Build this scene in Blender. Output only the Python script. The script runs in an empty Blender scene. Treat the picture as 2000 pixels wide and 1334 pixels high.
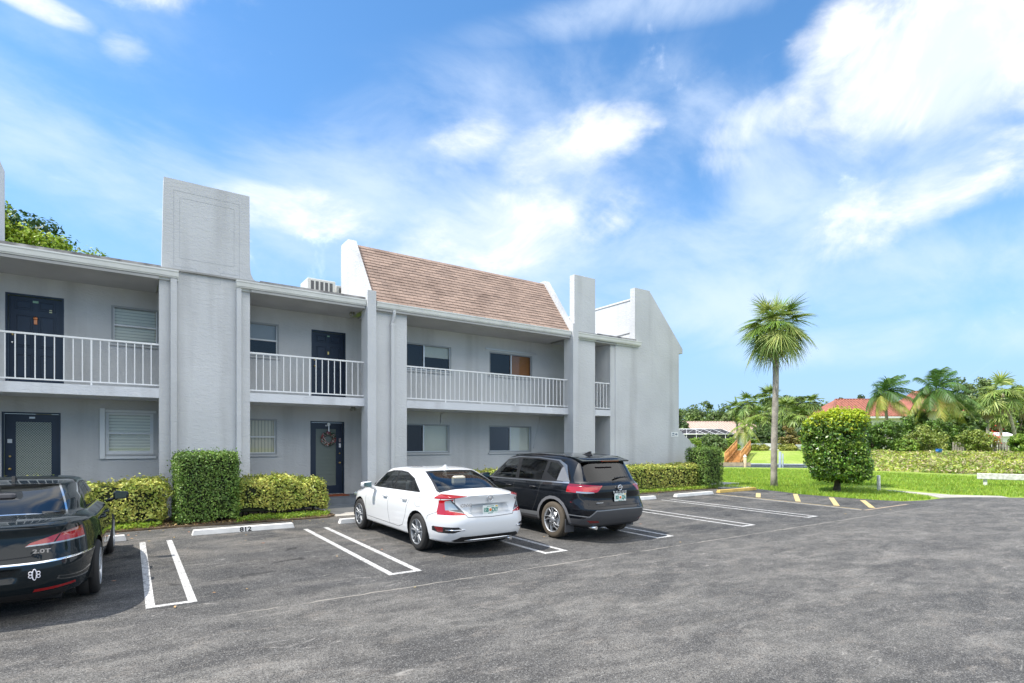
import bpy, bmesh, math, random
import numpy as np
from mathutils import Vector, Matrix
random.seed(7); rng = np.random.default_rng(11)
PI = math.pi
scene = bpy.context.scene
C = scene.collection

# ------------------------------------------------------------------ camera
HC = 1.85
YAW = math.atan(1560/1080)             # angle between view axis and the facade direction (+X)
cy_, sy_ = math.cos(YAW), math.sin(YAW)
cd = bpy.data.cameras.new('camera'); cam = bpy.data.objects.new('camera', cd); C.objects.link(cam)
cd.sensor_width = 36; cd.lens = 36*1080/2000; cd.shift_y = (868-667)/2000
cd.clip_start = 0.05; cd.clip_end = 3000
cam.location = (0, 0, HC)
cam.rotation_euler = (PI/2, 0, YAW-PI/2+0.0)
scene.camera = cam
cam.rotation_euler = (PI/2, 0, math.atan2(-cy_, sy_))

def P(px, d, z=0.0):
    """survey point: bearing px, distance d along the axis"""
    l = (px-1000)/1080*d
    return Vector((cy_*d+sy_*l, sy_*d-cy_*l, z))
def Zat(py, d): return HC+(868-py)*d/1080

def gz(Y): return min(.12, max(0., .0125*(Y-5)))

# ------------------------------------------------------------------ object helpers
def tag(o, label=None, cat=None, group=None, kind=None):
    if label: o['label'] = label
    if cat: o['category'] = cat
    if group: o['group'] = group
    if kind: o['kind'] = kind
    return o
def empty(name, loc=(0,0,0), rz=0):
    o = bpy.data.objects.new(name, None); C.objects.link(o)
    o.location = loc; o.rotation_euler = (0,0,rz); o.empty_display_size = .2
    return o
def link(name, me, parent=None):
    o = bpy.data.objects.new(name, me); C.objects.link(o)
    if parent is not None: o.parent = parent
    return o
def obj(name, bm, mats, parent=None, smooth=False, recalc=True):
    if recalc: bmesh.ops.recalc_face_normals(bm, faces=bm.faces)
    me = bpy.data.meshes.new(name); bm.to_mesh(me); bm.free()
    if not isinstance(mats, (list, tuple)): mats = [mats]
    for m in mats: me.materials.append(m)
    if smooth: me.shade_smooth()
    return link(name, me, parent)
def copy_tree(o, parent=None):
    c = o.copy(); C.objects.link(c); c.parent = parent
    for ch in [x for x in bpy.data.objects if x.parent == o]: copy_tree(ch, c)
    return c
def B(): return bmesh.new()
def box(bm, x0, x1, y0, y1, z0, z1, mi=0, bev=0):
    r = bmesh.ops.create_cube(bm, size=1)
    vs = r['verts']
    for v in vs:
        v.co = Vector((x0+(v.co.x+.5)*(x1-x0), y0+(v.co.y+.5)*(y1-y0), z0+(v.co.z+.5)*(z1-z0)))
    fs = set(f for v in vs for f in v.link_faces)
    for f in fs: f.material_index = mi
    if bev:
        es = set(e for v in vs for e in v.link_edges)
        r2 = bmesh.ops.bevel(bm, geom=list(es), offset=bev, segments=2, profile=.5, affect='EDGES')
        for f in r2['faces']: f.material_index = mi
    return vs
def prism(bm, pts, axis, a0, a1, mi=0):
    """extrude polygon pts (2-D) along axis from a0 to a1"""
    def mk(p, a):
        if axis == 'x': return (a, p[0], p[1])
        if axis == 'y': return (p[0], a, p[1])
        return (p[0], p[1], a)
    A = [bm.verts.new(mk(p, a0)) for p in pts]; Bv = [bm.verts.new(mk(p, a1)) for p in pts]
    n = len(pts); fs = []
    fs.append(bm.faces.new(A[::-1])); fs.append(bm.faces.new(Bv))
    for i in range(n): fs.append(bm.faces.new((A[i], A[(i+1)%n], Bv[(i+1)%n], Bv[i])))
    for f in fs: f.material_index = mi
    return A+Bv
def tube(bm, pts, r, n=8, mi=0, cap=True):
    """swept tube through pts, r float or list"""
    pts = [Vector(p) for p in pts]; rs = [float(x) for x in r] if isinstance(r, (list, tuple)) else [float(r)]*len(pts)
    rings = []
    for i, p in enumerate(pts):
        t = (pts[min(i+1, len(pts)-1)]-pts[max(i-1, 0)]).normalized()
        up = Vector((0,0,1)) if abs(t.z) < .95 else Vector((1,0,0))
        a = t.cross(up).normalized(); b = t.cross(a).normalized()
        rings.append([bm.verts.new(p+rs[i]*(a*math.cos(2*PI*k/n)+b*math.sin(2*PI*k/n))) for k in range(n)])
    for i in range(len(rings)-1):
        for k in range(n):
            f = bm.faces.new((rings[i][k], rings[i][(k+1)%n], rings[i+1][(k+1)%n], rings[i+1][k])); f.material_index = mi; f.smooth = True
    if cap:
        for rg in (rings[0], rings[-1]):
            f = bm.faces.new(rg); f.material_index = mi
def lathe(bm, prof, n=32, axis='y', mi=0, c=(0,0,0)):
    """prof: list of (r, a) about axis"""
    rings = []
    for r, a in prof:
        rg = []
        for k in range(n):
            u, w = r*math.cos(2*PI*k/n), r*math.sin(2*PI*k/n)
            co = (c[0]+u, c[1]+a, c[2]+w) if axis == 'y' else ((c[0]+u, c[1]+w, c[2]+a) if axis == 'z' else (c[0]+a, c[1]+u, c[2]+w))
            rg.append(bm.verts.new(co))
        rings.append(rg)
    for i in range(len(rings)-1):
        for k in range(n):
            f = bm.faces.new((rings[i][k], rings[i][(k+1)%n], rings[i+1][(k+1)%n], rings[i+1][k])); f.material_index = mi; f.smooth = True
    return rings
def mesh_np(name, verts, faces_k, mats, parent=None, uv=None):
    """verts (n,3) array, faces_k (m,k) int array -> object"""
    verts = np.asarray(verts, dtype=np.float32); f = np.asarray(faces_k, dtype=np.int32)
    me = bpy.data.meshes.new(name); n, k = f.shape
    me.vertices.add(len(verts)); me.vertices.foreach_set('co', verts.ravel())
    me.loops.add(n*k); me.loops.foreach_set('vertex_index', f.ravel())
    me.polygons.add(n); me.polygons.foreach_set('loop_start', np.arange(0, n*k, k, dtype=np.int32))
    me.polygons.foreach_set('loop_total', np.full(n, k, dtype=np.int32))
    me.update(calc_edges=True)
    if not isinstance(mats, (list, tuple)): mats = [mats]
    for m in mats: me.materials.append(m)
    return link(name, me, parent)
def text(name, body, size, mat_, parent=None, depth=.002, loc=(0,0,0), rot=(PI/2,0,0), sx=1.0, bold=0.0, sy=1.0):
    cu = bpy.data.curves.new('t', 'FONT'); cu.body = body; cu.size = size; cu.extrude = depth; cu.align_x = 'CENTER'; cu.align_y = 'CENTER'; cu.offset = bold; cu.resolution_u = 3
    to = bpy.data.objects.new('t', cu); C.objects.link(to)
    bpy.context.view_layer.update()
    me = bpy.data.meshes.new_from_object(to.evaluated_get(bpy.context.evaluated_depsgraph_get()))
    bpy.data.objects.remove(to); bpy.data.curves.remove(cu)
    me.name = name; me.materials.clear(); me.materials.append(mat_)
    o = link(name, me, parent); o.location = loc; o.rotation_euler = rot; o.scale = (sx, sy, 1)
    return o

# ------------------------------------------------------------------ materials
MATS = {}
def mat(name, col, rough=.6, metal=0., coat=0., noise=None, bump=None, spec=.5, emit=None, backcol=None, rpi=None, transl=0., col2=None, streak=None):
    """noise=(scale, amount, detail)  bump=(scale, strength, distance)  rpi=(hue spread, value spread)"""
    if name in MATS: return MATS[name]
    m = bpy.data.materials.new(name); m.use_nodes = True; nt = m.node_tree; N, L = nt.nodes, nt.links
    p = N['Principled BSDF']; out = N['Material Output']
    p.inputs['Roughness'].default_value = rough; p.inputs['Metallic'].default_value = metal
    p.inputs['Coat Weight'].default_value = coat; p.inputs['Coat Roughness'].default_value = .03
    p.inputs['Specular IOR Level'].default_value = spec
    p.inputs['Base Color'].default_value = (*col, 1)
    tc = N.new('ShaderNodeTexCoord')
    src = None
    if noise:
        nz = N.new('ShaderNodeTexNoise'); nz.inputs['Scale'].default_value = noise[0]; nz.inputs['Detail'].default_value = noise[2] if len(noise) > 2 else 4
        L.new(tc.outputs['Object'], nz.inputs['Vector'])
        rp = N.new('ShaderNodeValToRGB'); c2 = col2 if col2 else tuple(x*(1-noise[1]) for x in col)
        rp.color_ramp.elements[0].position = .32; rp.color_ramp.elements[1].position = .68
        rp.color_ramp.elements[0].color = (*c2, 1); rp.color_ramp.elements[1].color = (*col, 1)
        L.new(nz.outputs['Fac'], rp.inputs['Fac']); src = rp.outputs['Color']
    if streak:                                  # vertical dirt runs, (scale, amount)
        mp = N.new('ShaderNodeMapping'); mp.inputs['Scale'].default_value = (streak[0], streak[0], streak[0]*.08)
        n2 = N.new('ShaderNodeTexNoise'); n2.inputs['Scale'].default_value = 1; n2.inputs['Detail'].default_value = 5
        L.new(tc.outputs['Object'], mp.inputs['Vector']); L.new(mp.outputs['Vector'], n2.inputs['Vector'])
        r2 = N.new('ShaderNodeMapRange'); r2.inputs['From Min'].default_value = .52; r2.inputs['From Max'].default_value = .75; r2.inputs['To Max'].default_value = streak[1]
        L.new(n2.outputs['Fac'], r2.inputs['Value'])
        mx = N.new('ShaderNodeMix'); mx.data_type = 'RGBA'; mx.inputs['B'].default_value = (.12,.11,.10,1)
        L.new(r2.outputs['Result'], mx.inputs['Factor'])
        if src: L.new(src, mx.inputs['A'])
        else: mx.inputs['A'].default_value = (*col, 1)
        src = mx.outputs['Result']
    if rpi:
        ge = N.new('ShaderNodeNewGeometry'); hs = N.new('ShaderNodeHueSaturation')
        if src: L.new(src, hs.inputs['Color'])
        else: hs.inputs['Color'].default_value = (*col, 1)
        m1 = N.new('ShaderNodeMapRange'); m1.inputs['To Min'].default_value = .5-rpi[0]; m1.inputs['To Max'].default_value = .5+rpi[0]
        m2 = N.new('ShaderNodeMapRange'); m2.inputs['To Min'].default_value = 1-rpi[1]; m2.inputs['To Max'].default_value = 1+rpi[1]
        fr = N.new('ShaderNodeMath'); fr.operation = 'MULTIPLY'; fr.inputs[1].default_value = 17.3
        f2 = N.new('ShaderNodeMath'); f2.operation = 'FRACT'
        L.new(ge.outputs['Random Per Island'], m1.inputs['Value']); L.new(ge.outputs['Random Per Island'], fr.inputs[0]); L.new(fr.outputs[0], f2.inputs[0]); L.new(f2.outputs[0], m2.inputs['Value'])
        L.new(m1.outputs['Result'], hs.inputs['Hue']); L.new(m2.outputs['Result'], hs.inputs['Value']); src = hs.outputs['Color']
    if backcol:
        ge = N.new('ShaderNodeNewGeometry'); mx = N.new('ShaderNodeMix'); mx.data_type = 'RGBA'
        mx.inputs['B'].default_value = (*backcol, 1)
        if src: L.new(src, mx.inputs['A'])
        else: mx.inputs['A'].default_value = (*col, 1)
        L.new(ge.outputs['Backfacing'], mx.inputs['Factor']); src = mx.outputs['Result']
    if src: L.new(src, p.inputs['Base Color'])
    if bump:
        nb = N.new('ShaderNodeTexNoise'); nb.inputs['Scale'].default_value = bump[0]; nb.inputs['Detail'].default_value = 6; nb.inputs['Roughness'].default_value = .62
        L.new(tc.outputs['Object'], nb.inputs['Vector'])
        bp = N.new('ShaderNodeBump'); bp.inputs['Strength'].default_value = bump[1]; bp.inputs['Distance'].default_value = bump[2]
        L.new(nb.outputs['Fac'], bp.inputs['Height']); L.new(bp.outputs['Normal'], p.inputs['Normal'])
    if emit:
        p.inputs['Emission Color'].default_value = (*emit[0], 1); p.inputs['Emission Strength'].default_value = emit[1]
    if transl:
        tr = N.new('ShaderNodeBsdfTranslucent'); ms = N.new('ShaderNodeMixShader'); ms.inputs[0].default_value = transl
        if src: L.new(src, tr.inputs['Color'])
        else: tr.inputs['Color'].default_value = (*col, 1)
        L.new(p.outputs[0], ms.inputs[1]); L.new(tr.outputs[0], ms.inputs[2]); L.new(ms.outputs[0], out.inputs['Surface'])
    MATS[name] = m
    return m

def stucco(name, col, amt=.06):
    """painted stucco: trowelled relief, faint blotches, a little dirt"""
    m = mat(name, col, .85, noise=(.7, amt, 8), streak=(1.8, .26))
    nt = m.node_tree; N, L = nt.nodes, nt.links; p = N['Principled BSDF']
    tc = N.new('ShaderNodeTexCoord'); a = N.new('ShaderNodeTexNoise'); a.inputs['Scale'].default_value = 5.5; a.inputs['Detail'].default_value = 8; a.inputs['Roughness'].default_value = .6; a.inputs['Distortion'].default_value = 1.2
    mpz = N.new('ShaderNodeMapping'); mpz.inputs['Scale'].default_value = (1,1,2.2); L.new(tc.outputs['Object'], mpz.inputs[0])
    v = N.new('ShaderNodeTexNoise'); v.inputs['Scale'].default_value = 45; v.inputs['Detail'].default_value = 3
    L.new(mpz.outputs[0], a.inputs['Vector']); L.new(tc.outputs['Object'], v.inputs['Vector'])
    ad = N.new('ShaderNodeMath'); ad.operation = 'MULTIPLY_ADD'; ad.inputs[1].default_value = .16
    L.new(v.outputs['Fac'], ad.inputs[0]); L.new(a.outputs['Fac'], ad.inputs[2])
    bp = N.new('ShaderNodeBump'); bp.inputs['Strength'].default_value = .5; bp.inputs['Distance'].default_value = .03
    L.new(ad.outputs[0], bp.inputs['Height']); L.new(bp.outputs['Normal'], p.inputs['Normal'])
    return m
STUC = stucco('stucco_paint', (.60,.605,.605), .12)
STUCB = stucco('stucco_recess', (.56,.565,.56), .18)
TRIM = mat('gutter_paint', (.74,.74,.70), .45, noise=(2.5,.12,5), streak=(2.,.12))
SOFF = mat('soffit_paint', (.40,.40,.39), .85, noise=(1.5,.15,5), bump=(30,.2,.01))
SLAB = stucco('slab_edge_paint', (.68,.69,.71), .1)
SLABTOP = mat('walkway_paint', (.30,.31,.33), .7, noise=(3,.2,4))
NAVY = mat('navy_door_paint', (.011,.022,.046), .38, noise=(2,.15,3))
RAILW = mat('white_railing_paint', (.80,.80,.79), .4, noise=(6,.06,3))
ALU = mat('mill_aluminium', (.55,.56,.57), .4, .6)
BRONZE = mat('window_frame_grey', (.30,.31,.31), .5, .2)
WFRAME = mat('window_frame_white', (.70,.71,.71), .45)
BRASS = mat('brass', (.75,.52,.18), .3, 1.)
CHROME = mat('chrome', (.85,.86,.88), .12, 1.)
BLACKP = mat('black_plastic', (.012,.012,.013), .45)
DARKF = mat('flashing_dark', (.45,.43,.41), .8, noise=(3.5,.7,8), col2=(.10,.095,.10))
ROOFM = mat('roof_membrane', (.42,.41,.39), .9, noise=(1.,.3,5))
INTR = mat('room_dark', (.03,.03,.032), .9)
WHITEP = mat('white_plastic', (.78,.78,.77), .4)
BLIND = mat('blind_slats', (.62,.60,.52), .7)
WOODB = mat('wood_blind', (.42,.17,.05), .6, noise=(8,.4,4))
MATRED = mat('door_mat', (.30,.07,.02), .9, noise=(20,.5,3))
CONC = mat('concrete', (.46,.43,.38), .9, noise=(2.,.3,7), bump=(60,.3,.006))
RISER = mat('step_grey_paint', (.15,.17,.19), .7, noise=(3,.3,5))

def glassmat(name, tint, refl=1.0, rough=.02, alpha=.5):
    m = bpy.data.materials.new(name); m.use_nodes = True; nt = m.node_tree; N, L = nt.nodes, nt.links
    N.remove(N['Principled BSDF']); out = N['Material Output']
    tr = N.new('ShaderNodeBsdfTransparent'); tr.inputs[0].default_value = (*tint, 1)
    gl = N.new('ShaderNodeBsdfGlossy'); gl.inputs['Roughness'].default_value = rough; gl.inputs[0].default_value = (refl,)*3+(1,)
    fr = N.new('ShaderNodeFresnel'); fr.inputs[0].default_value = 1.5
    ms = N.new('ShaderNodeMixShader'); L.new(fr.outputs[0], ms.inputs[0]); L.new(tr.outputs[0], ms.inputs[1]); L.new(gl.outputs[0], ms.inputs[2])
    L.new(ms.outputs[0], out.inputs['Surface'])
    MATS[name] = m; return m
GLASS = glassmat('window_glass', (.90,.92,.90))
GLASSC = glassmat('car_glass_clear', (.84,.90,.88))
GLASSD = glassmat('car_glass_dark', (.07,.08,.09))
GLASSM = glassmat('car_glass_mid', (.25,.28,.28))

def blind_material(name, col, period, vertical=False, dark=.55):
    """slatted blind: real slats are too fine to model, their gaps are a colour pattern of the blind"""
    m = mat(name, col, .7); nt = m.node_tree; N, L = nt.nodes, nt.links; p = N['Principled BSDF']
    tc = N.new('ShaderNodeTexCoord'); sp = N.new('ShaderNodeSeparateXYZ'); L.new(tc.outputs['Object'], sp.inputs[0])
    a = N.new('ShaderNodeMath'); a.operation = 'MULTIPLY'; a.inputs[1].default_value = 1/period
    L.new(sp.outputs['X' if vertical else 'Z'], a.inputs[0])
    b = N.new('ShaderNodeMath'); b.operation = 'FRACT'; L.new(a.outputs[0], b.inputs[0])
    r = N.new('ShaderNodeValToRGB'); e = r.color_ramp.elements; e[0].position = .0; e[0].color = (*[c*dark for c in col], 1); e[1].position = .35; e[1].color = (*col, 1)
    L.new(b.outputs[0], r.inputs['Fac']); L.new(r.outputs[0], p.inputs['Base Color'])
    bp = N.new('ShaderNodeBump'); bp.inputs['Strength'].default_value = .5; bp.inputs['Distance'].default_value = .01
    L.new(b.outputs[0], bp.inputs['Height']); L.new(bp.outputs['Normal'], p.inputs['Normal'])
    return m
BL_H = blind_material('mini_blind', (.84,.83,.74), .028)
BL_W = blind_material('wide_blind', (.84,.83,.74), .075, dark=.45)
BL_V = blind_material('vertical_blind', (.84,.77,.62), .085, True, .35)
BL_WD = blind_material('bamboo_shade', (.50,.20,.05), .045, dark=.4)

# ------------------------------------------------------------------ world and sun
SUN = Vector((-.60, .20, 1.0)).normalized()      # towards the sun
w = bpy.data.worlds.new('World'); scene.world = w; w.use_nodes = True
def build_world():
    nt = w.node_tree; N, L = nt.nodes, nt.links; N.clear()
    out = N.new('ShaderNodeOutputWorld'); bg = N.new('ShaderNodeBackground')
    sky = N.new('ShaderNodeTexSky'); sky.sky_type = 'NISHITA'; sky.sun_disc = False
    sky.sun_elevation = math.asin(SUN.z); sky.sun_rotation = math.atan2(SUN.x, SUN.y)
    sky.air_density = 1.0; sky.dust_density = .25; sky.ozone_density = 2.6; sky.altitude = 5
    hs = N.new('ShaderNodeHueSaturation'); hs.inputs['Saturation'].default_value = 1.2; hs.inputs['Hue'].default_value = .497
    hs.inputs['Value'].default_value = 2.25
    L.new(sky.outputs[0], hs.inputs['Color'])
    tc = N.new('ShaderNodeTexCoord'); D = tc.outputs['Generated']
    def math_(op, a, b=None, clamp=False, c=None):
        n = N.new('ShaderNodeMath'); n.operation = op; n.use_clamp = clamp
        for i, x in enumerate((a, b, c)):
            if x is None: continue
            if isinstance(x, (int, float)): n.inputs[i].default_value = x
            else: L.new(x, n.inputs[i])
        return n.outputs[0]
    def dot(vec):
        n = N.new('ShaderNodeVectorMath'); n.operation = 'DOT_PRODUCT'; L.new(D, n.inputs[0]); n.inputs[1].default_value = vec; return n.outputs['Value']
    def dirn(px, py): return (P(px, 1, 0)-Vector((0,0,0))+Vector((0,0,(868-py)/1080))).normalized()
    def noise(scale, sc, det=6, rough=.6, dist=.3, off=(0,0,0)):
        mp = N.new('ShaderNodeMapping'); mp.inputs['Scale'].default_value = sc; mp.inputs['Location'].default_value = off; L.new(D, mp.inputs[0])
        n = N.new('ShaderNodeTexNoise'); n.inputs['Scale'].default_value = scale; n.inputs['Detail'].default_value = det; n.inputs['Roughness'].default_value = rough; n.inputs['Distortion'].default_value = dist
        L.new(mp.outputs[0], n.inputs['Vector']); return n.outputs['Fac']
    def blob(c, a, b, tilt=0, gain=1.):
        c = Vector(c).normalized(); r = c.cross(Vector((0,0,1))).normalized(); u = r.cross(c).normalized()
        r2 = r*math.cos(tilt)+u*math.sin(tilt); u2 = -r*math.sin(tilt)+u*math.cos(tilt)
        x = math_('DIVIDE', dot(r2), a); y = math_('DIVIDE', dot(u2), b)
        q = math_('SUBTRACT', 1., math_('ADD', math_('MULTIPLY', x, x), math_('MULTIPLY', y, y)), clamp=True)
        return math_('MULTIPLY', math_('MULTIPLY', q, gain), math_('GREATER_THAN', dot(c), 0.))
    def pb(px, py, rx, ry, tilt=0, gain=1.):      # cloud placed by bearing
        c = dirn(px, py); f = c.dot(P(1000,1).normalized())
        return blob(c, rx/1080*f, ry/1080*f, tilt, gain)
    dense = [pb(1880,70,360,230,0,1.05), pb(1700,70,230,130,.5,.75), pb(1590,170,130,90,.5,.62), pb(1470,235,130,55,.35,.62), pb(1860,365,330,90,.30,.72), pb(1690,420,170,60,.45,.5), pb(1395,325,80,60,0,.5),
             pb(1110,295,210,80,.25,.82), pb(900,290,140,80,.3,.6), pb(1020,440,320,120,.3,.72), pb(100,-330,520,260,0,.8), pb(900,-420,500,260,0,.7), pb(248,105,70,50,.3,.60), pb(60,2,150,30,-.1,.5), pb(590,412,220,60,0,.5)]
    thin = [pb(950,400,760,300,.15,.80), pb(150,280,560,160,-.15,.62), pb(1600,560,900,130,0,.80), pb(600,470,520,180,0,.72), pb(1900,640,600,90,0,.75), pb(1650,330,650,270,.3,.70), pb(300,120,500,160,0,.35), pb(1250,20,500,60,0,.5)]
    back = [blob((.2,-1,1.15), 1.0, .52, 0, 1.7), blob((-1,-.7,.7), .7, .30, 0, 1.1), blob((.9,-1,.6), .5, .22, 0, 1.1)]   # cloud banks behind the camera, mirrored in car windows; added to light the facade
    def mx(l):
        s = l[0]
        for q in l[1:]: s = math_('MAXIMUM', s, q)
        return s
    n1 = noise(5.5, (1,1,1.5), 9, .60, .5, (3,1,0))
    mp = N.new('ShaderNodeMapping'); mp.inputs['Rotation'].default_value = (.35,.2,.6); mp.inputs['Scale'].default_value = (1,1.9,2.6); mp.inputs['Location'].default_value = (7.3,2,5); L.new(D, mp.inputs[0])
    nn = N.new('ShaderNodeTexNoise'); nn.inputs['Scale'].default_value = 2.7; nn.inputs['Detail'].default_value = 9; nn.inputs['Roughness'].default_value = .58; nn.inputs['Distortion'].default_value = .35; L.new(mp.outputs[0], nn.inputs['Vector']); n2 = nn.outputs['Fac']
    def ramp(x, a, b):
        m = N.new('ShaderNodeMapRange'); m.interpolation_type = 'SMOOTHSTEP'; m.inputs['From Min'].default_value = a; m.inputs['From Max'].default_value = b; L.new(x, m.inputs['Value']); return m.outputs['Result']
    ns = math_('MULTIPLY', math_('ADD', math_('MULTIPLY', math_('SUBTRACT', n1, .5), 1.5), math_('MULTIPLY', math_('SUBTRACT', n2, .5), 1.2)), 1.0)
    bd = mx(dense)
    md = math_('MULTIPLY', ramp(math_('ADD', bd, ns), .12, .95), ramp(bd, .0, .30))
    bt_ = mx(thin)
    mt = math_('MULTIPLY', math_('MULTIPLY', ramp(math_('ADD', bt_, math_('MULTIPLY', math_('SUBTRACT', n2, .5), 2.3)), .05, 1.25), ramp(bt_, .0, .5)), .72)
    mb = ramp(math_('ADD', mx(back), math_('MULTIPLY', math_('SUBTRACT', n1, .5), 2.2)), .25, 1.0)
    elev = N.new('ShaderNodeSeparateXYZ'); L.new(D, elev.inputs[0])
    haze = math_('MULTIPLY', ramp(elev.outputs['Z'], .48, -.02), .90)
    base = N.new('ShaderNodeMix'); base.data_type = 'RGBA'; L.new(haze, base.inputs['Factor']); L.new(hs.outputs[0], base.inputs['A']); base.inputs['B'].default_value = (3.5,5.7,9.3,1)
    shade = N.new('ShaderNodeMix'); shade.data_type = 'RGBA'; shade.inputs['A'].default_value = (8.2,9.2,10.6,1); shade.inputs['B'].default_value = (11,11.2,11.5,1)
    L.new(ramp(n1, .42, .62), shade.inputs['Factor'])
    def over(a, fac, b):
        m = N.new('ShaderNodeMix'); m.data_type = 'RGBA'; m.clamp_factor = True; L.new(fac, m.inputs['Factor']); L.new(a, m.inputs['A'])
        if isinstance(b, tuple): m.inputs['B'].default_value = b
        else: L.new(b, m.inputs['B'])
        return m.outputs['Result']
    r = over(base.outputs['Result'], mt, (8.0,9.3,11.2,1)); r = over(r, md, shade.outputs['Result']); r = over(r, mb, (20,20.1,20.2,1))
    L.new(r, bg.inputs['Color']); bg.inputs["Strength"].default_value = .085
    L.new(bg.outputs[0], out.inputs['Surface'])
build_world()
sl = bpy.data.lights.new('sun', 'SUN'); sl.energy = 5.0; sl.angle = math.radians(.5); sl.color = (1., .955, .88)
so = bpy.data.objects.new('sun', sl); C.objects.link(so); so.rotation_euler = (-SUN).to_track_quat('-Z', 'Y').to_euler()
vs = scene.view_settings; vs.view_transform = 'Standard'; vs.look = 'None'; vs.gamma = 1; vs.exposure = 0.40
# ================================================================== GROUND
def sheet(name, pts, dz, m, label=None, thick=0, slope=True):
    """flat polygon following the gentle rise of the lot"""
    bm = B(); f = bm.faces.new([bm.verts.new((p[0], p[1], 0)) for p in pts])
    if slope:
        for yy in (5., 14.6):
            bmesh.ops.bisect_plane(bm, geom=bm.verts[:]+bm.edges[:]+bm.faces[:], plane_co=(0,yy,0), plane_no=(0,1,0))
    bmesh.ops.triangulate(bm, faces=bm.faces)
    if thick:
        r = bmesh.ops.extrude_face_region(bm, geom=bm.faces[:])
        top = set(v for v in r['geom'] if isinstance(v, bmesh.types.BMVert))
        for v in bm.verts: v.co.z = gz(v.co.y)+(dz if v in top else dz-thick)
    else:
        for v in bm.verts: v.co.z = (gz(v.co.y) if slope else 0)+dz
    o = obj(name, bm, m); tag(o, label, kind='structure'); return o

def grass_mat(name, c1, c2, c3, sc=1.2):
    m = mat(name, c1, .9); nt = m.node_tree; N, L = nt.nodes, nt.links; p = N['Principled BSDF']
    tc = N.new('ShaderNodeTexCoord')
    def nz(s, d, dist=0):
        n = N.new('ShaderNodeTexNoise'); n.inputs['Scale'].default_value = s; n.inputs['Detail'].default_value = d; n.inputs['Distortion'].default_value = dist; L.new(tc.outputs['Object'], n.inputs['Vector']); return n.outputs['Fac']
    def mixc(f, a, b, lo=.4, hi=.6):
        r = N.new('ShaderNodeMapRange'); r.inputs['From Min'].default_value = lo; r.inputs['From Max'].default_value = hi; L.new(f, r.inputs['Value'])
        x = N.new('ShaderNodeMix'); x.data_type = 'RGBA'; L.new(r.outputs['Result'], x.inputs['Factor'])
        for s, v in (('A', a), ('B', b)):
            if isinstance(v, tuple): x.inputs[s].default_value = (*v, 1)
            else: L.new(v, x.inputs[s])
        return x.outputs['Result']
    k = mixc(nz(sc, 5, .4), c1, c2); k = mixc(nz(sc*14, 3), k, c3, .45, .75)
    L.new(k, p.inputs['Base Color'])
    bp = N.new('ShaderNodeBump'); bp.inputs['Strength'].default_value = 1; bp.inputs['Distance'].default_value = .06
    L.new(nz(35, 4), bp.inputs['Height']); L.new(bp.outputs['Normal'], p.inputs['Normal'])
    return m
LAWN = grass_mat('lawn_grass', (.26,.37,.035), (.34,.44,.05), (.16,.26,.022))
WILD = grass_mat('bank_grass', (.30,.33,.06), (.42,.38,.17), (.16,.23,.03), .7)
BANKG = grass_mat('slope_grass', (.28,.40,.04), (.38,.45,.09), (.17,.27,.03), .6)

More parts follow.
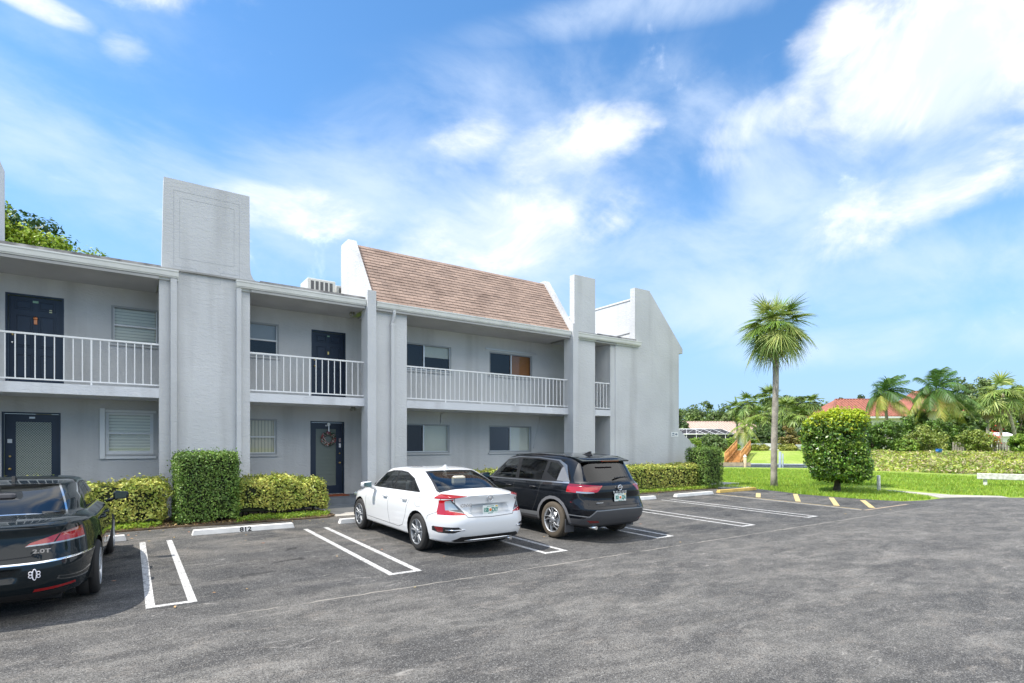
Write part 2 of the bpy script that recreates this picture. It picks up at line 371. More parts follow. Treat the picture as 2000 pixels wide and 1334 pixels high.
def asphalt():
    m = mat('asphalt', (.07,.07,.072), .82, spec=.35); nt = m.node_tree; N, L = nt.nodes, nt.links; p = N['Principled BSDF']
    tc = N.new('ShaderNodeTexCoord'); O = tc.outputs['Object']
    def nz(s, d=4, dist=0., rough=.55, scale=(1,1,1), out='Fac', loc=(0,0,0)):
        mp = N.new('ShaderNodeMapping'); mp.inputs['Scale'].default_value = scale; mp.inputs['Location'].default_value = loc; L.new(O, mp.inputs[0])
        n = N.new('ShaderNodeTexNoise'); n.inputs['Scale'].default_value = s; n.inputs['Detail'].default_value = d; n.inputs['Distortion'].default_value = dist; n.inputs['Roughness'].default_value = rough; L.new(mp.outputs[0], n.inputs['Vector']); return n.outputs[out]
    def rng_(f, a, b, c=0., d=1.):
        r = N.new('ShaderNodeMapRange'); r.inputs['From Min'].default_value = a; r.inputs['From Max'].default_value = b; r.inputs['To Min'].default_value = c; r.inputs['To Max'].default_value = d; L.new(f, r.inputs['Value']); return r.outputs['Result']
    def M(op, a, b=None):
        n = N.new('ShaderNodeMath'); n.operation = op
        for i, x in enumerate((a, b)):
            if x is None: continue
            if isinstance(x, (int, float)): n.inputs[i].default_value = x
            else: L.new(x, n.inputs[i])
        return n.outputs[0]
    def mixc(f, a, b):
        x = N.new('ShaderNodeMix'); x.data_type = 'RGBA'; x.clamp_factor = True
        if isinstance(f, (int, float)): x.inputs['Factor'].default_value = f
        else: L.new(f, x.inputs['Factor'])
        for s, v in (('A', a), ('B', b)):
            if isinstance(v, tuple): x.inputs[s].default_value = (*v, 1)
            else: L.new(v, x.inputs[s])
        return x.outputs['Result']
    sp = N.new('ShaderNodeSeparateXYZ'); L.new(O, sp.inputs[0]); X, Y = sp.outputs['X'], sp.outputs['Y']
    # sealed stalls are darker, the worn drive is lighter and browner
    wob = M('MULTIPLY', M('SUBTRACT', nz(.8, 3), .5), .5)
    seamY = M('ADD', M('ADD', Y, M('MULTIPLY', X, .018)), wob)
    drive = rng_(M('ADD', seamY, M('MULTIPLY', M('SUBTRACT', nz(.45, 5), .5), 3.0)), 7.4, 5.9)
    base = mixc(rng_(nz(.55, 7, .6), .36, .64), (.038,.038,.038), (.092,.089,.084))
    base = mixc(M('MULTIPLY', rng_(nz(.42, 8, 1.2, .62, (1,2.6,1), 'Fac', (5,2,0)), .46, .62), .75), base, (.15,.14,.125))
    dr = mixc(rng_(nz(.7, 8, .9, .62, (1,2.4,1)), .38, .62), (.078,.074,.068), (.185,.173,.153))
    dr = mixc(M('MULTIPLY', rng_(nz(2.4, 8, .6, .7, (1,2,1), 'Fac', (9,2,1)), .52, .66), .65), dr, (.225,.20,.17))
    col = mixc(M('MULTIPLY', drive, .85), base, dr)
    fm = rng_(nz(3.4, 7, .6, .68, (1,1.6,1), 'Fac', (1,9,4)), .40, .62); mfx = N.new('ShaderNodeMix'); mfx.data_type = 'RGBA'; mfx.blend_type = 'MULTIPLY'; mfx.inputs['Factor'].default_value = .8; L.new(col, mfx.inputs['A']); gcm = N.new('ShaderNodeCombineColor'); gv = M('ADD', M('MULTIPLY', fm, .55), .70)
    for q_ in range(3): L.new(gv, gcm.inputs[q_])
    L.new(gcm.outputs[0], mfx.inputs['B']); col = mfx.outputs['Result']
    # pale sandy wear near the wheel stops
    wear = M('MULTIPLY', M('MULTIPLY', rng_(Y, 8.2, 11.3), rng_(nz(1.1, 7, .9, .65), .5, .68)), .55)
    col = mixc(wear, col, (.26,.23,.19))
    # aggregate
    v = N.new('ShaderNodeTexVoronoi'); v.inputs['Scale'].default_value = 125; L.new(O, v.inputs['Vector'])
    sc = N.new('ShaderNodeSeparateColor'); L.new(v.outputs['Color'], sc.inputs[0])
    col = mixc(M('MULTIPLY', rng_(sc.outputs[0], .76, .94), .5), col, (.36,.35,.325))
    col = mixc(M('MULTIPLY', rng_(sc.outputs[1], .58, .86), .72), col, (.016,.016,.018))
    # scuffs and hairlines
    col = mixc(M('MULTIPLY', rng_(nz(1.5, 10, 2.2, .75, (1,3.2,1), 'Fac', (2,7,3)), .60, .67), .75), col, (.32,.30,.27))
    # oil drips in the stalls and fine cracks
    col = mixc(M('MULTIPLY', M('MULTIPLY', rng_(nz(1.9, 5, .5, .5, (1,1,1), 'Fac', (4,4,1)), .64, .70), rng_(Y, 7.5, 8.5)), .75), col, (.016,.015,.015))
    vc = N.new('ShaderNodeTexVoronoi'); vc.feature = 'DISTANCE_TO_EDGE'; vc.inputs['Scale'].default_value = .42
    va = N.new('ShaderNodeVectorMath'); va.operation = 'ADD'; L.new(O, va.inputs[0]); L.new(nz(1.6, 8, 0, .7, (1,1,1), 'Color'), va.inputs[1]); L.new(va.outputs[0], vc.inputs['Vector'])
    col = mixc(M('MULTIPLY', M('MULTIPLY', rng_(vc.outputs['Distance'], .006, .002), rng_(nz(.5, 2, 0, .5, (1,1,1), 'Fac', (8,1,1)), .52, .60)), .35), col, (.020,.020,.020))
    # the paving seam
    d1 = M('ABSOLUTE', M('SUBTRACT', M('ADD', M('ADD', Y, M('MULTIPLY', X, .012)), M('MULTIPLY', M('SUBTRACT', nz(5, 4), .5), .09)), 6.62))
    seam = M('MULTIPLY', M('MULTIPLY', rng_(d1, .022, .006), rng_(nz(2.2, 4), .34, .5)), rng_(X, .5, 1.8))
    seam = M('MULTIPLY', seam, rng_(X, 22, 15))
    col = mixc(M('MULTIPLY', seam, .75), col, (.36,.33,.28))
    L.new(col, p.inputs['Base Color'])
    bp = N.new('ShaderNodeBump'); bp.inputs['Strength'].default_value = .55; bp.inputs['Distance'].default_value = .012
    L.new(M('ADD', nz(110, 4), M('MULTIPLY', v.outputs['Distance'], .6)), bp.inputs['Height']); L.new(bp.outputs['Normal'], p.inputs['Normal'])
    return m
ASPH = asphalt()
def paint(name, col, wear=.35):
    m = mat(name, col, .75); nt = m.node_tree; N, L = nt.nodes, nt.links; p = N['Principled BSDF']
    tc = N.new('ShaderNodeTexCoord'); n = N.new('ShaderNodeTexNoise'); n.inputs['Scale'].default_value = 28; n.inputs['Detail'].default_value = 8; n.inputs['Roughness'].default_value = .7
    L.new(tc.outputs['Object'], n.inputs['Vector'])
    r = N.new('ShaderNodeValToRGB'); e = r.color_ramp.elements; e[0].position = .36; e[0].color = (.13,.13,.125,1); e[1].position = .36+wear*.3; e[1].color = (*col, 1)
    L.new(n.outputs['Fac'], r.inputs['Fac']); L.new(r.outputs[0], p.inputs['Base Color']); return m
LINEW = paint('white_line_paint', (.60,.59,.565), .7); LINEY = paint('yellow_line_paint', (.62,.47,.20), .5); LINEO = paint('orange_line_paint', (.50,.36,.22), .9)
MULCH = mat('mulch_litter', (.20,.14,.08), .95, noise=(7,.75,9), bump=(40,1,.04), col2=(.045,.032,.02))

# lawn: everything this side of the canal; a far line closes it
canal = [P(1100,47), P(1330,44), P(1450,42.5), P(1560,41.5), P(1640,40.5), P(1700,37.2), P(1850,33.9), P(2000,32.1), P(2300,29.5), P(3500,24)]
lawn_pts = [(-300,-300), (60,-300), (60,-80), (48,-20)]+[(p.x, p.y) for p in canal[::-1]]+[(28,60), (10,300), (-300,300)]
sheet('ground', lawn_pts, -.03, LAWN, 'green lawn and ground around the lot')
lot = [(-60,-80), (30,-80), (27.5,-10), (26,3), (25.4,5.65), (24.2,6.6), (23.5,6.85), (22.4,7.12), (21.4,7.15), (20.35,7.45), (20.0,8.2), (19.85,9.2), (19.8,10.4), (20.15,11.4), (20.4,12.4), (19.6,13.2), (19.3,13.3),
       (17,13.35), (14.5,13.4), (8,13.45), (4.6,13.45), (2,13.45), (.5,13.6), (-.3,13.6), (-3,13.75), (-60,13.9)]
sheet('parking_lot', lot, 0., ASPH, 'worn grey asphalt parking lot')
sheet('mulch_bed', [(-20,13.7), (-3,13.6), (-.2,13.42), (.9,13.5), (2.4,13.32), (3.9,13.3), (4.15,13.6), (4.05,15.2), (-20,15.2)], .035, MULCH, 'brown mulch bed under the hedges', .06)
sheet('mulch_bed', [(5.9,13.45), (19.0,13.3), (19.4,14.2), (19.2,15.2), (5.9,15.2)], .03, MULCH, 'brown mulch bed along the right part of the facade', .06)
sheet('concrete_path', [(4.12,13.35), (5.95,13.35), (5.9,15.25), (4.05,15.25)], .02, CONC, 'concrete walk from the lot to the wreath door', .05)
sheet('sidewalk', [(19.35,13.28), (20.5,12.6), (22.6,14.6), (22.2,16.5), (20.9,20), (19.6,20), (20.8,15.4)], .0, CONC, 'pale concrete walk past the end of the hedge', .05)
sheet('sidewalk', [(25.0,5.9), (24.0,6.8), (22.9,7.25), (23.6,7.75), (24.1,8.6), (24.25,9.8), (24.0,11.2), (24.4,11.3), (24.7,9.8), (24.55,8.4), (24.5,7.4), (25.6,6.3)], -.004, CONC, 'narrow concrete path behind the grass island', .05)

def strip(name, a, b, wd, m, dz=.004, label=None):
    a = Vector(a); b = Vector(b); t = (b-a).normalized(); n = Vector((-t.y, t.x))*wd/2
    return sheet(name, [a+n, a-n, b-n, b+n], dz, m, label)
LW = .09
stall = [(.40,.0), (3.22,.0), (5.93,.0), (8.66,.0), (11.42,.0), (14.12,.0)]
for i, (x, _) in enumerate(stall):
    y0, y1 = 7.12, 11.95-(i*.04)
    y0 = 7.33-.045*i
    sheet('parking_line', [(x-.25,y0), (x-.25+LW,y0), (x-.25+LW,y1), (x-.25,y1)], .004, LINEW)
    sheet('parking_line', [(x+.25-LW,y0), (x+.25,y0), (x+.25,y1), (x+.25-LW,y1)], .004, LINEW)
    sheet('parking_line', [(x-.25+LW,y0), (x+.25-LW,y0), (x+.25-LW,y0+.09), (x-.25+LW,y0+.09)], .004, LINEW)
# yellow hatched bay at the end
yx = 16.9
for a, b, wd, m in (((16.70,7.1), (16.98,12.0), .07, LINEW), ((16.86,7.15), (17.16,12.0), .06, LINEY), ((16.75,7.03), (19.5,7.0), .09, LINEO),
                    ((17.08,8.5), (19.9,8.5), .001, LINEY)):
    if wd > .01: strip('parking_line', a, b, wd, m, .004)
for a, b in (((17.35,10.55), (18.75,11.4)), ((17.25,9.15), (19.6,10.5)), ((17.15,7.95), (19.45,9.2)), ((17.5,7.15), (19.5,8.25))):
    strip('parking_line', a, b, .15, LINEY, .008)

# scattered leaves blown onto the asphalt
def leaf_scatter():
    k = 420; x = rng.uniform(-4, 20, k); y = np.where(rng.random(k) < .75, 13.3-rng.exponential(.5, k), rng.uniform(6.5, 13, k)); z = np.clip(.0125*(y-5), 0, .12)+.010
    a = rng.random(k)*6.28; s = rng.uniform(.018, .038, k); ca, sa = np.cos(a)*s, np.sin(a)*s; u = rng.uniform(0, .012, k)
    V = np.stack([np.stack([x-ca, y-sa, z], 1), np.stack([x+sa*.45, y-ca*.45, z+u], 1), np.stack([x+ca, y+sa, z+u*.5], 1), np.stack([x-sa*.45, y+ca*.45, z], 1)], 1).reshape(-1,3)
    tag(mesh_np('fallen_leaves', V, np.arange(k*4).reshape(-1,4), mat('dead_leaf', (.34,.22,.10), .8, rpi=(.04,.5))), 'small dry leaves scattered on the asphalt', kind='stuff')
leaf_scatter()
# wheel stops
STOPW = mat('wheel_stop_white', (.74,.73,.70), .8, noise=(5,.18,6), bump=(50,.4,.006)); STOPY = mat('wheel_stop_yellow', (.66,.45,.12), .8, noise=(5,.3,6), bump=(50,.4,.006))
def wheel_stop(xc, yc, ln, m, label, rz=0.):
    z0 = gz(yc); bm = B()
    prism(bm, [(-.085,0), (.085,0), (.06,.105), (-.06,.105)], 'x', -ln/2, ln/2)
    for v in bm.verts:
        if v.co.z > .05: v.co.x *= (ln/2-.03)/(ln/2)
    bmesh.ops.bevel(bm, geom=bm.edges[:], offset=.008, segments=1, affect='EDGES')
    o = obj('wheel_stop', bm, m); o.location = (xc, yc, z0); o.rotation_euler = (0,0,rz)
    tag(o, label, 'wheel stop', 'wheel stops at the head of the stalls'); return o
w1 = wheel_stop(1.93, 12.28, 1.88, STOPW, 'white wheel stop with black 812, in the empty stall', -.02)
STEN = mat('stencil_black', (.03,.03,.03), .8)
text('number', '812', .125, STEN, w1, .001, (.0,-.0745,.052), (math.atan2(.105,.025),0,0), 1.15, .004)
wheel_stop(-.98, 12.35, 1.88, STOPW, 'white wheel stop beyond the front of the dark sedan')
wheel_stop(4.76, 12.26, 1.88, STOPW, 'white wheel stop just in front of the white sedan')
wheel_stop(7.6, 12.2, 1.88, STOPW, 'white wheel stop hidden in front of the black suv')
wheel_stop(13.05, 12.08, 1.88, STOPW, 'white wheel stop beside the rear right corner of the suv')
wheel_stop(15.98, 12.08, 2.0, STOPW, 'white wheel stop before the low hedge, left of the yellow one')
wheel_stop(10.35, 12.15, 1.88, STOPW, 'white wheel stop behind the black suv')
wheel_stop(18.75, 12.25, 2.35, STOPY, 'yellow wheel stop at the hatched end bay')

# canal, bank and the raised land behind it
WATER = mat('canal_water', (.04,.07,.06), .08, bump=(6,.2,.02)); SEAW = mat('seawall_concrete', (.52,.55,.57), .8, noise=(3,.2,5))
def ribbon(name, A, Bp, m, label, sub=1, jit=0.):
    bm = B(); rows = []
    n = len(A)
    for i in range(n):
        rows.append([bm.verts.new(Vector(A[i]).lerp(Vector(Bp[i]), k/sub)+Vector((0,0,random.uniform(-jit,jit) if 0 < k < sub else 0))) for k in range(sub+1)])
    for i in range(n-1):
        for k in range(sub): bm.faces.new((rows[i][k], rows[i+1][k], rows[i+1][k+1], rows[i][k+1]))
    return tag(obj(name, bm, m, smooth=sub > 1), label, kind='structure')
ribbon('canal_water', [P(1000,40,-.45), P(1450,39,-.45), P(1650,37,-.45), P(1740,36,-.45)], [P(1000,60,-.45), P(1450,56,-.45), P(1650,50,-.45), P(1740,46,-.45)], WATER, 'strip of canal water')
botl = [(900,50,.0), (1200,49,.0), (1330,48,.05), (1450,47,.05), (1570,45.5,.05), (1640,43,.05), (1700,37.2,.07), (1850,33.9,.07), (2000,32.1,.05), (2300,29.5,.05), (3500,24,.0)]
topl = [(900,60,1.25), (1200,58,1.25), (1330,57,1.25), (1450,56,1.22), (1570,55,1.2), (1640,54,1.2), (1700,51,1.22), (1850,46,1.20), (2000,43,1.18), (2300,40,1.15), (3500,33,1.1)]
def dens(l, k=6):
    out = []
    for i in range(len(l)-1):
        for j in range(k):
            t = j/k; out.append(P(*(l[i][q]*(1-t)+l[i+1][q]*t for q in range(3))))
    out.append(P(*l[-1])); return out
bt, tp = dens(botl), dens(topl)
def cut(l, a, b): return l[a:b]
ribbon('hill_bank', bt[:37], tp[:37], BANKG, 'mown green canal slope', 6, .05)
ribbon('hill_bank', bt[36:], tp[36:], WILD, 'rough dry grass bank', 8, .10)
ribbon('far_ground', tp, [P(900,900,1.2)+Vector((0,300,0))]*12+[p*12*Vector((1,1,0)).length/1.4142 if False else Vector((p.x*14, p.y*14, 1.2)) for p in tp[12:]], BANKG, 'raised land beyond the canal')
# near edge and far seawall
bm = B()
for i in range(0, 33):
    a, b = bt[i], bt[i+1]; 
    v = [bm.verts.new(x) for x in (Vector((a.x,a.y,-.6)), Vector((b.x,b.y,-.6)), Vector((b.x,b.y,.16)), Vector((a.x,a.y,.16)))]
    bm.faces.new(v)
    t = (b-a).normalized(); n = Vector((t.y,-t.x,0)); n = n if n.dot(a) < 0 else -n
    q = [a+n*.12, b+n*.12]
    bm.faces.new([bm.verts.new((q[0].x,q[0].y,.05)), bm.verts.new((q[1].x,q[1].y,.05)), bm.verts.new((q[1].x,q[1].y,.24)), bm.verts.new((q[0].x,q[0].y,.24))])
    bm.faces.new([bm.verts.new((q[0].x,q[0].y,.24)), bm.verts.new((q[1].x,q[1].y,.24)), bm.verts.new((b.x,b.y,.25)), bm.verts.new((a.x,a.y,.25))])
tag(obj('seawall', bm, SEAW), 'pale grey concrete seawall along the far canal edge', 'seawall')
# ================================================================== APARTMENT BUILDING
YF, YW, YB, YFN = 15.20, 15.45, 16.55, 14.95       # wall front, wall inner face, back wall, fin front
ZS0, ZS1, ZE, ZG0, ZG1 = 2.93, 3.15, 5.72, 5.72, 5.90
BLD = empty('apartment_building', (6,15.2,0)); 
tag(BLD, 'two storey light grey stucco apartment building with open walkways and brown shingle roof', 'building')
OX = Vector((6,15.2,0))
def bo(name, bm, m, parent=None, **k):
    """link a mesh made in world coordinates under the building (or a part of it)"""
    for v in bm.verts: v.co -= OX
    o = obj(name, bm, m, parent or BLD, **k)
    return o
def boxes(name, lst, m, parent=None, bev=0, **k):
    bm = B()
    for b in lst: box(bm, *b, bev=bev)
    return bo(name, bm, m, parent, **k)

def holed(bm, x0, x1, z0, z1, y0, y1, holes):
    xs = sorted(set([x0,x1]+[h[0] for h in holes]+[h[1] for h in holes])); zs = sorted(set([z0,z1]+[h[2] for h in holes]+[h[3] for h in holes]))
    xs = [x for x in xs if x0 <= x <= x1]; zs = [z for z in zs if z0 <= z <= z1]
    def solid(i, j):
        if i < 0 or j < 0 or i >= len(xs)-1 or j >= len(zs)-1: return False
        cx, cz = (xs[i]+xs[i+1])/2, (zs[j]+zs[j+1])/2
        return not any(h[0] < cx < h[1] and h[2] < cz < h[3] for h in holes)
    V = {}
    def vt(i, j, s):
        k = (i,j,s)
        if k not in V: V[k] = bm.verts.new((xs[i], (y0,y1)[s], zs[j]))
        return V[k]
    for i in range(len(xs)-1):
        for j in range(len(zs)-1):
            if not solid(i,j): continue
            bm.faces.new((vt(i,j,0), vt(i+1,j,0), vt(i+1,j+1,0), vt(i,j+1,0))); bm.faces.new((vt(i,j,1), vt(i,j+1,1), vt(i+1,j+1,1), vt(i+1,j,1)))
            if not solid(i-1,j): bm.faces.new((vt(i,j,0), vt(i,j+1,0), vt(i,j+1,1), vt(i,j,1)))
            if not solid(i+1,j): bm.faces.new((vt(i+1,j,0), vt(i+1,j,1), vt(i+1,j+1,1), vt(i+1,j+1,0)))
            if not solid(i,j-1): bm.faces.new((vt(i,j,0), vt(i,j,1), vt(i+1,j,1), vt(i+1,j,0)))
            if not solid(i,j+1): bm.faces.new((vt(i,j+1,0), vt(i+1,j+1,0), vt(i+1,j+1,1), vt(i,j+1,1)))

doors = [(-2.27,-1.25,3.17,5.25), (-2.33,-1.31,.38,2.58), (4.36,5.36,3.17,5.20), (4.33,5.32,.38,2.53), (15.45,16.37,.38,2.48)]
wins = [(-.36,.62,4.30,5.23), (-.47,.50,1.62,2.62), (2.52,3.47,4.28,5.23), (2.50,3.42,1.56,2.56), (6.95,8.96,4.25,5.14), (6.98,8.90,1.56,2.52), (10.48,12.38,4.30,5.14), (10.46,12.34,1.56,2.52)]
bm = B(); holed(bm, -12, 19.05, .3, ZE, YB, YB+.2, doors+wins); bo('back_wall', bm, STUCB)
# front plane: solid piers with the openings between them
def pier(name, x0, x1, z1, z0=.0):
    return boxes(name, [(x0,x1,YF,YW,z0,z1)], STUC, bev=.012)
bm = B(); holed(bm, .57, 2.50, 0, ZG1+.04, YF, YW, []); bo('wall_pier', bm, STUC)
# pier with tall chimney slab and its flared foot, recessed panel lines
bm = B()
zt = 8.09; flare = [(2.50,6.35), (2.52,6.15), (2.58,6.02), (2.68,5.955)]
prism(bm, [(.62,5.945), (2.7,5.945)]+flare[::-1]+[(2.49,zt), (.66,zt)], 'y', YF+.002, YW)
bo('chimney', bm, STUC)
SCORE = mat('score_line', (.47,.48,.49), .9)
def score(x0, z0, x1, z1, wd=.012):
    if abs(x1-x0) > abs(z1-z0): return (x0,x1,YF-.0015,YF+.01,z0-wd/2,z0+wd/2)
    return (x0-wd/2,x0+wd/2,YF-.0015,YF+.01,z0,z1)
boxes('panel_lines', [score(.86,7.83,2.26,7.83), score(.86,6.02,.86,7.824), score(2.26,5.98,2.26,7.824), score(.98,7.68,2.14,7.68,.009), score(.98,6.26,.98,7.675,.009), score(2.14,6.26,2.14,7.675,.009), score(.98,6.255,2.14,6.255,.009),
      score(.88,6.05,1.32,6.05), score(1.84,6.05,2.24,6.05), score(1.32,5.76,1.32,6.044), score(1.84,5.76,1.84,6.044), score(1.32,5.755,1.84,5.755)], SCORE)
pier('wall_pier', 5.715, 6.75, ZG0)
pier('wall_pier', 13.26, 14.30, ZG1)
boxes('chimney', [(13.28,14.31,YF+.003,YW+.02,ZG1-.02,8.03)], STUC, bev=.01)
# projecting fin walls with the mansard profile above
def fin(x0, x1, top=8.08):
    bm = B()
    prism(bm, [(YFN,0), (YFN,6.16), (YFN+.28,6.16), (YW+1.17,top), (17.3,top), (17.3,5.93), (YW,5.93), (YW,0)], 'x', x0, x1)
    return bo('fin_wall', bm, STUC)
fin(5.46, 5.71); fin(13.0, 13.25); fin(-2.66, -2.38, 8.2)
# the stair bay and end wall with the sloped shoulder
bm = B()
prism(bm, [(15.35,0), (19.1,0), (19.1,5.70), (19.34,5.70), (19.34,5.90), (17.27,8.05), (16.43,8.05), (16.43,5.90), (15.35,5.90)], 'y', YF, YW)
bo('end_wall', bm, STUC)
boxes('wall_return', [(15.10,15.35,YF+.02,YB,0,5.70)], STUC)
boxes('end_wall_side', [(18.86,19.1,YW,27,0,5.75)], STUC)
boxes('stair_wall', [(15.35,15.6,YB+.2,22,.3,5.7)], STUC)
# white parapet running back over the stair
bm = B(); prism(bm, [(YW,5.9), (YW,7.60), (25,7.60), (25,5.9)], 'x', 16.45, 16.68); bo('parapet', bm, STUC)
boxes('parapet_cap', [(16.42,16.71,YW,25.03,7.602,7.66)], TRIM)
bm = B(); tube(bm, [(16.44,15.5,6.30), (16.43,18,6.24), (16.43,21,6.30)], .018, 6); bo('roof_cable', bm, mat('cable_grey', (.25,.25,.25), .6))
# right slope of the end wing (brown shingles, facing away)
# ---- slabs
boxes('floor_slab', [(.571-12.5,.569,YF,YB,ZS0,ZS1), (2.501,5.459,YF,YB,ZS0,ZS1), (6.751,12.999,YF,YB,ZS0,ZS1), (14.301,15.099,YF,YB,ZS0,ZS1),
      (.58,2.49,YW,YB,ZS0,ZS1), (5.47,6.74,YW,YB,ZS0,ZS1), (13.0,14.29,YW,YB,ZS0,ZS1)], SLAB)
boxes('ground_slab', [(-12,15.3,YF+.03,YB,-.1,.36)], RISER)
boxes('door_step', [(4.15,5.44,YF-.32,YF+.03,-.1,.20)], RISER)
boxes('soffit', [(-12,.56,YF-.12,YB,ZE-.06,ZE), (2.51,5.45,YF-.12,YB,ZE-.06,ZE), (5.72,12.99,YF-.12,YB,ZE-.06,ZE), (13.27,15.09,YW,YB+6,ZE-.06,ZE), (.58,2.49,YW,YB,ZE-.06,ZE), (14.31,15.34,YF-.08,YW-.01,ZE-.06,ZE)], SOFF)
# ---- gutters (K profile) and downspouts
def gutter(x0, x1, yb=YF-.06, zt=ZG1, slope=0.):
    bm = B()
    pr = [(yb,zt-.17), (yb-.075,zt-.17), (yb-.085,zt-.15), (yb-.10,zt-.135), (yb-.115,zt-.05), (yb-.13,zt-.03), (yb-.13,zt), (yb-.118,zt), (yb-.118,zt-.022), (yb-.095,zt-.06), (yb-.085,zt-.14), (yb-.01,zt-.15), (yb,zt-.15)]
    prism(bm, pr, 'x', x0, x1)
    prism(bm, [(yb,zt-.15), (yb-.09,zt-.15), (yb-.118,zt-.02), (yb,zt-.02)], 'x', x0, x0+.004); prism(bm, [(yb,zt-.15), (yb-.09,zt-.15), (yb-.118,zt-.02), (yb,zt-.02)], 'x', x1-.004, x1)
    box(bm, x0, x1, yb+.001, yb+.06, zt-.22, zt+.02)
    return bo('gutter', bm, TRIM)
gutter(-12, .95); gutter(2.17, 5.455); gutter(5.76, 12.995); gutter(13.27, 16.62)
def spout(x, w_, elbow=False, zt=5.70):
    bm = B(); d = .06
    if elbow:
        tube(bm, [(x+.03,YF-.13,zt+.02), (x+.03,YF-.13,zt-.12), (x,YF-.05,zt-.30), (x,YF-.045,zt-.42)], .05, 4)
        box(bm, x-w_/2, x+w_/2, YF-.10, YF-.012, .15, zt-.34, bev=.012)
        box(bm, x-w_/2-.01, x+w_/2+.01, YF-.105, YF-.01, zt-.42, zt-.36)
    else:
        box(bm, x-w_/2, x+w_/2, YF-.12, YF-.012, .15, zt+.03, bev=.012)
        for zz in (2.4,): box(bm, x-w_/2-.004, x+w_/2+.004, YF-.124, YF-.01, zz, zz+.03)
    return bo('downspout', bm, STUC)
spout(.855, .13); spout(2.235, .11); spout(6.27, .10, True)
# ---- flat roof, flashing, mansard
boxes('flat_roof', [(-2.38,5.46,YF-.07,26,5.925,5.965), (13.25,16.43,YF-.07,26,5.925,5.965), (5.71,13.0,YF+1.6,26,5.915,5.955), (16.7,18.86,YW,26,5.7,5.75)], ROOFM)
for q in ((-12,.6), (2.72,5.455), (14.33,16.42)): boxes('roof_flashing', [(q[0],q[1],YF-.085,YF-.072,5.905,5.985)], DARKF)
def shingle_mat():
    m = mat('roof_shingles', (.33,.20,.14), .9); nt = m.node_tree; N, L = nt.nodes, nt.links; p = N['Principled BSDF']
    at = N.new('ShaderNodeUVMap'); 
    tc = N.new('ShaderNodeTexCoord')
    br = N.new('ShaderNodeTexBrick'); L.new(tc.outputs['UV'], br.inputs['Vector']); br.inputs['Scale'].default_value = 1; br.inputs['Brick Width'].default_value = .30; br.inputs['Row Height'].default_value = .135; br.offset = .5
    br.inputs['Color1'].default_value = (.36,.255,.20,1); br.inputs['Color2'].default_value = (.25,.178,.142,1); br.inputs['Mortar'].default_value = (.09,.05,.035,1); br.inputs['Mortar Size'].default_value = .004; br.inputs['Bias'].default_value = -.2
    nz = N.new('ShaderNodeTexNoise'); nz.inputs['Scale'].default_value = 1.3; nz.inputs['Detail'].default_value = 8; L.new(tc.outputs['UV'], nz.inputs['Vector'])
    r = N.new('ShaderNodeMapRange'); r.inputs['From Min'].default_value = .5; r.inputs['From Max'].default_value = .72; r.inputs['To Max'].default_value = .55; L.new(nz.outputs['Fac'], r.inputs['Value'])
    x = N.new('ShaderNodeMix'); x.data_type = 'RGBA'; L.new(r.outputs['Result'], x.inputs['Factor']); L.new(br.outputs['Color'], x.inputs['A']); x.inputs['B'].default_value = (.13,.085,.065,1)
    L.new(x.outputs['Result'], p.inputs['Base Color'])
    b2 = N.new('ShaderNodeTexNoise'); b2.inputs['Scale'].default_value = 60; L.new(tc.outputs['UV'], b2.inputs['Vector'])
    bp = N.new('ShaderNodeBump'); bp.inputs['Strength'].default_value = .5; bp.inputs['Distance'].default_value = .01; L.new(b2.outputs['Fac'], bp.inputs['Height']); L.new(bp.outputs['Normal'], p.inputs['Normal'])
    return m
SHIN = shingle_mat()
def mansard(x0, x1):
    """courses really overlap: each course is a slightly raised strip"""
    bm = B(); uvl = bm.loops.layers.uv.new('UVMap'); ya, za, yb, zb = YF-.06, 5.915, 16.66, 7.97
    ln = math.hypot(yb-ya, zb-za); n = int(ln/.135); t = Vector((0,(yb-ya)/ln,(zb-za)/ln)); nn = Vector((0,-t.z,t.y))
    def quad(pts, uvs):
        f = bm.faces.new([bm.verts.new(p) for p in pts])
        for l, u in zip(f.loops, uvs): l[uvl].uv = u
    for i in range(n+1):
        s0, s1 = i*.135, min((i+1)*.135+.0, ln)
        if s1-s0 < .01: continue
        x = x0
        k = 0
        while x < x1-1e-4:                     # tabs of uneven exposure
            w_ = .30 if k else (.15 if i % 2 else .30); xe = min(x+w_, x1); e = random.choice((0,0,0,.010,-.006)); h = .012+random.uniform(0,.006)
            a = Vector((0,ya,za))+t*(s0+e)+nn*h; b = Vector((0,ya,za))+t*(s1+.01)+nn*.002; c = Vector((0,ya,za))+t*(s0+e)+nn*-.002
            quad([(x,a.y,a.z), (xe,a.y,a.z), (xe,b.y,b.z), (x,b.y,b.z)], [(x,s0+.002), (xe,s0+.002), (xe,s1), (x,s1)])
            quad([(x,c.y,c.z), (xe,c.y,c.z), (xe,a.y,a.z), (x,a.y,a.z)], [(x,s0), (xe,s0), (xe,s0+.001), (x,s0+.001)])
            x = xe; k += 1
    o = bo('shingle_roof', bm, SHIN, recalc=False)
    bm = B(); prism(bm, [(ya+.02,za-.01), (yb,zb-.02), (yb+.03,zb), (yb+.10,zb-.02), (yb+.10,5.9)], 'x', x0, x1); bo('roof_deck', bm, DARKF)
mansard(5.712, 12.998); mansard(-8, -2.662)

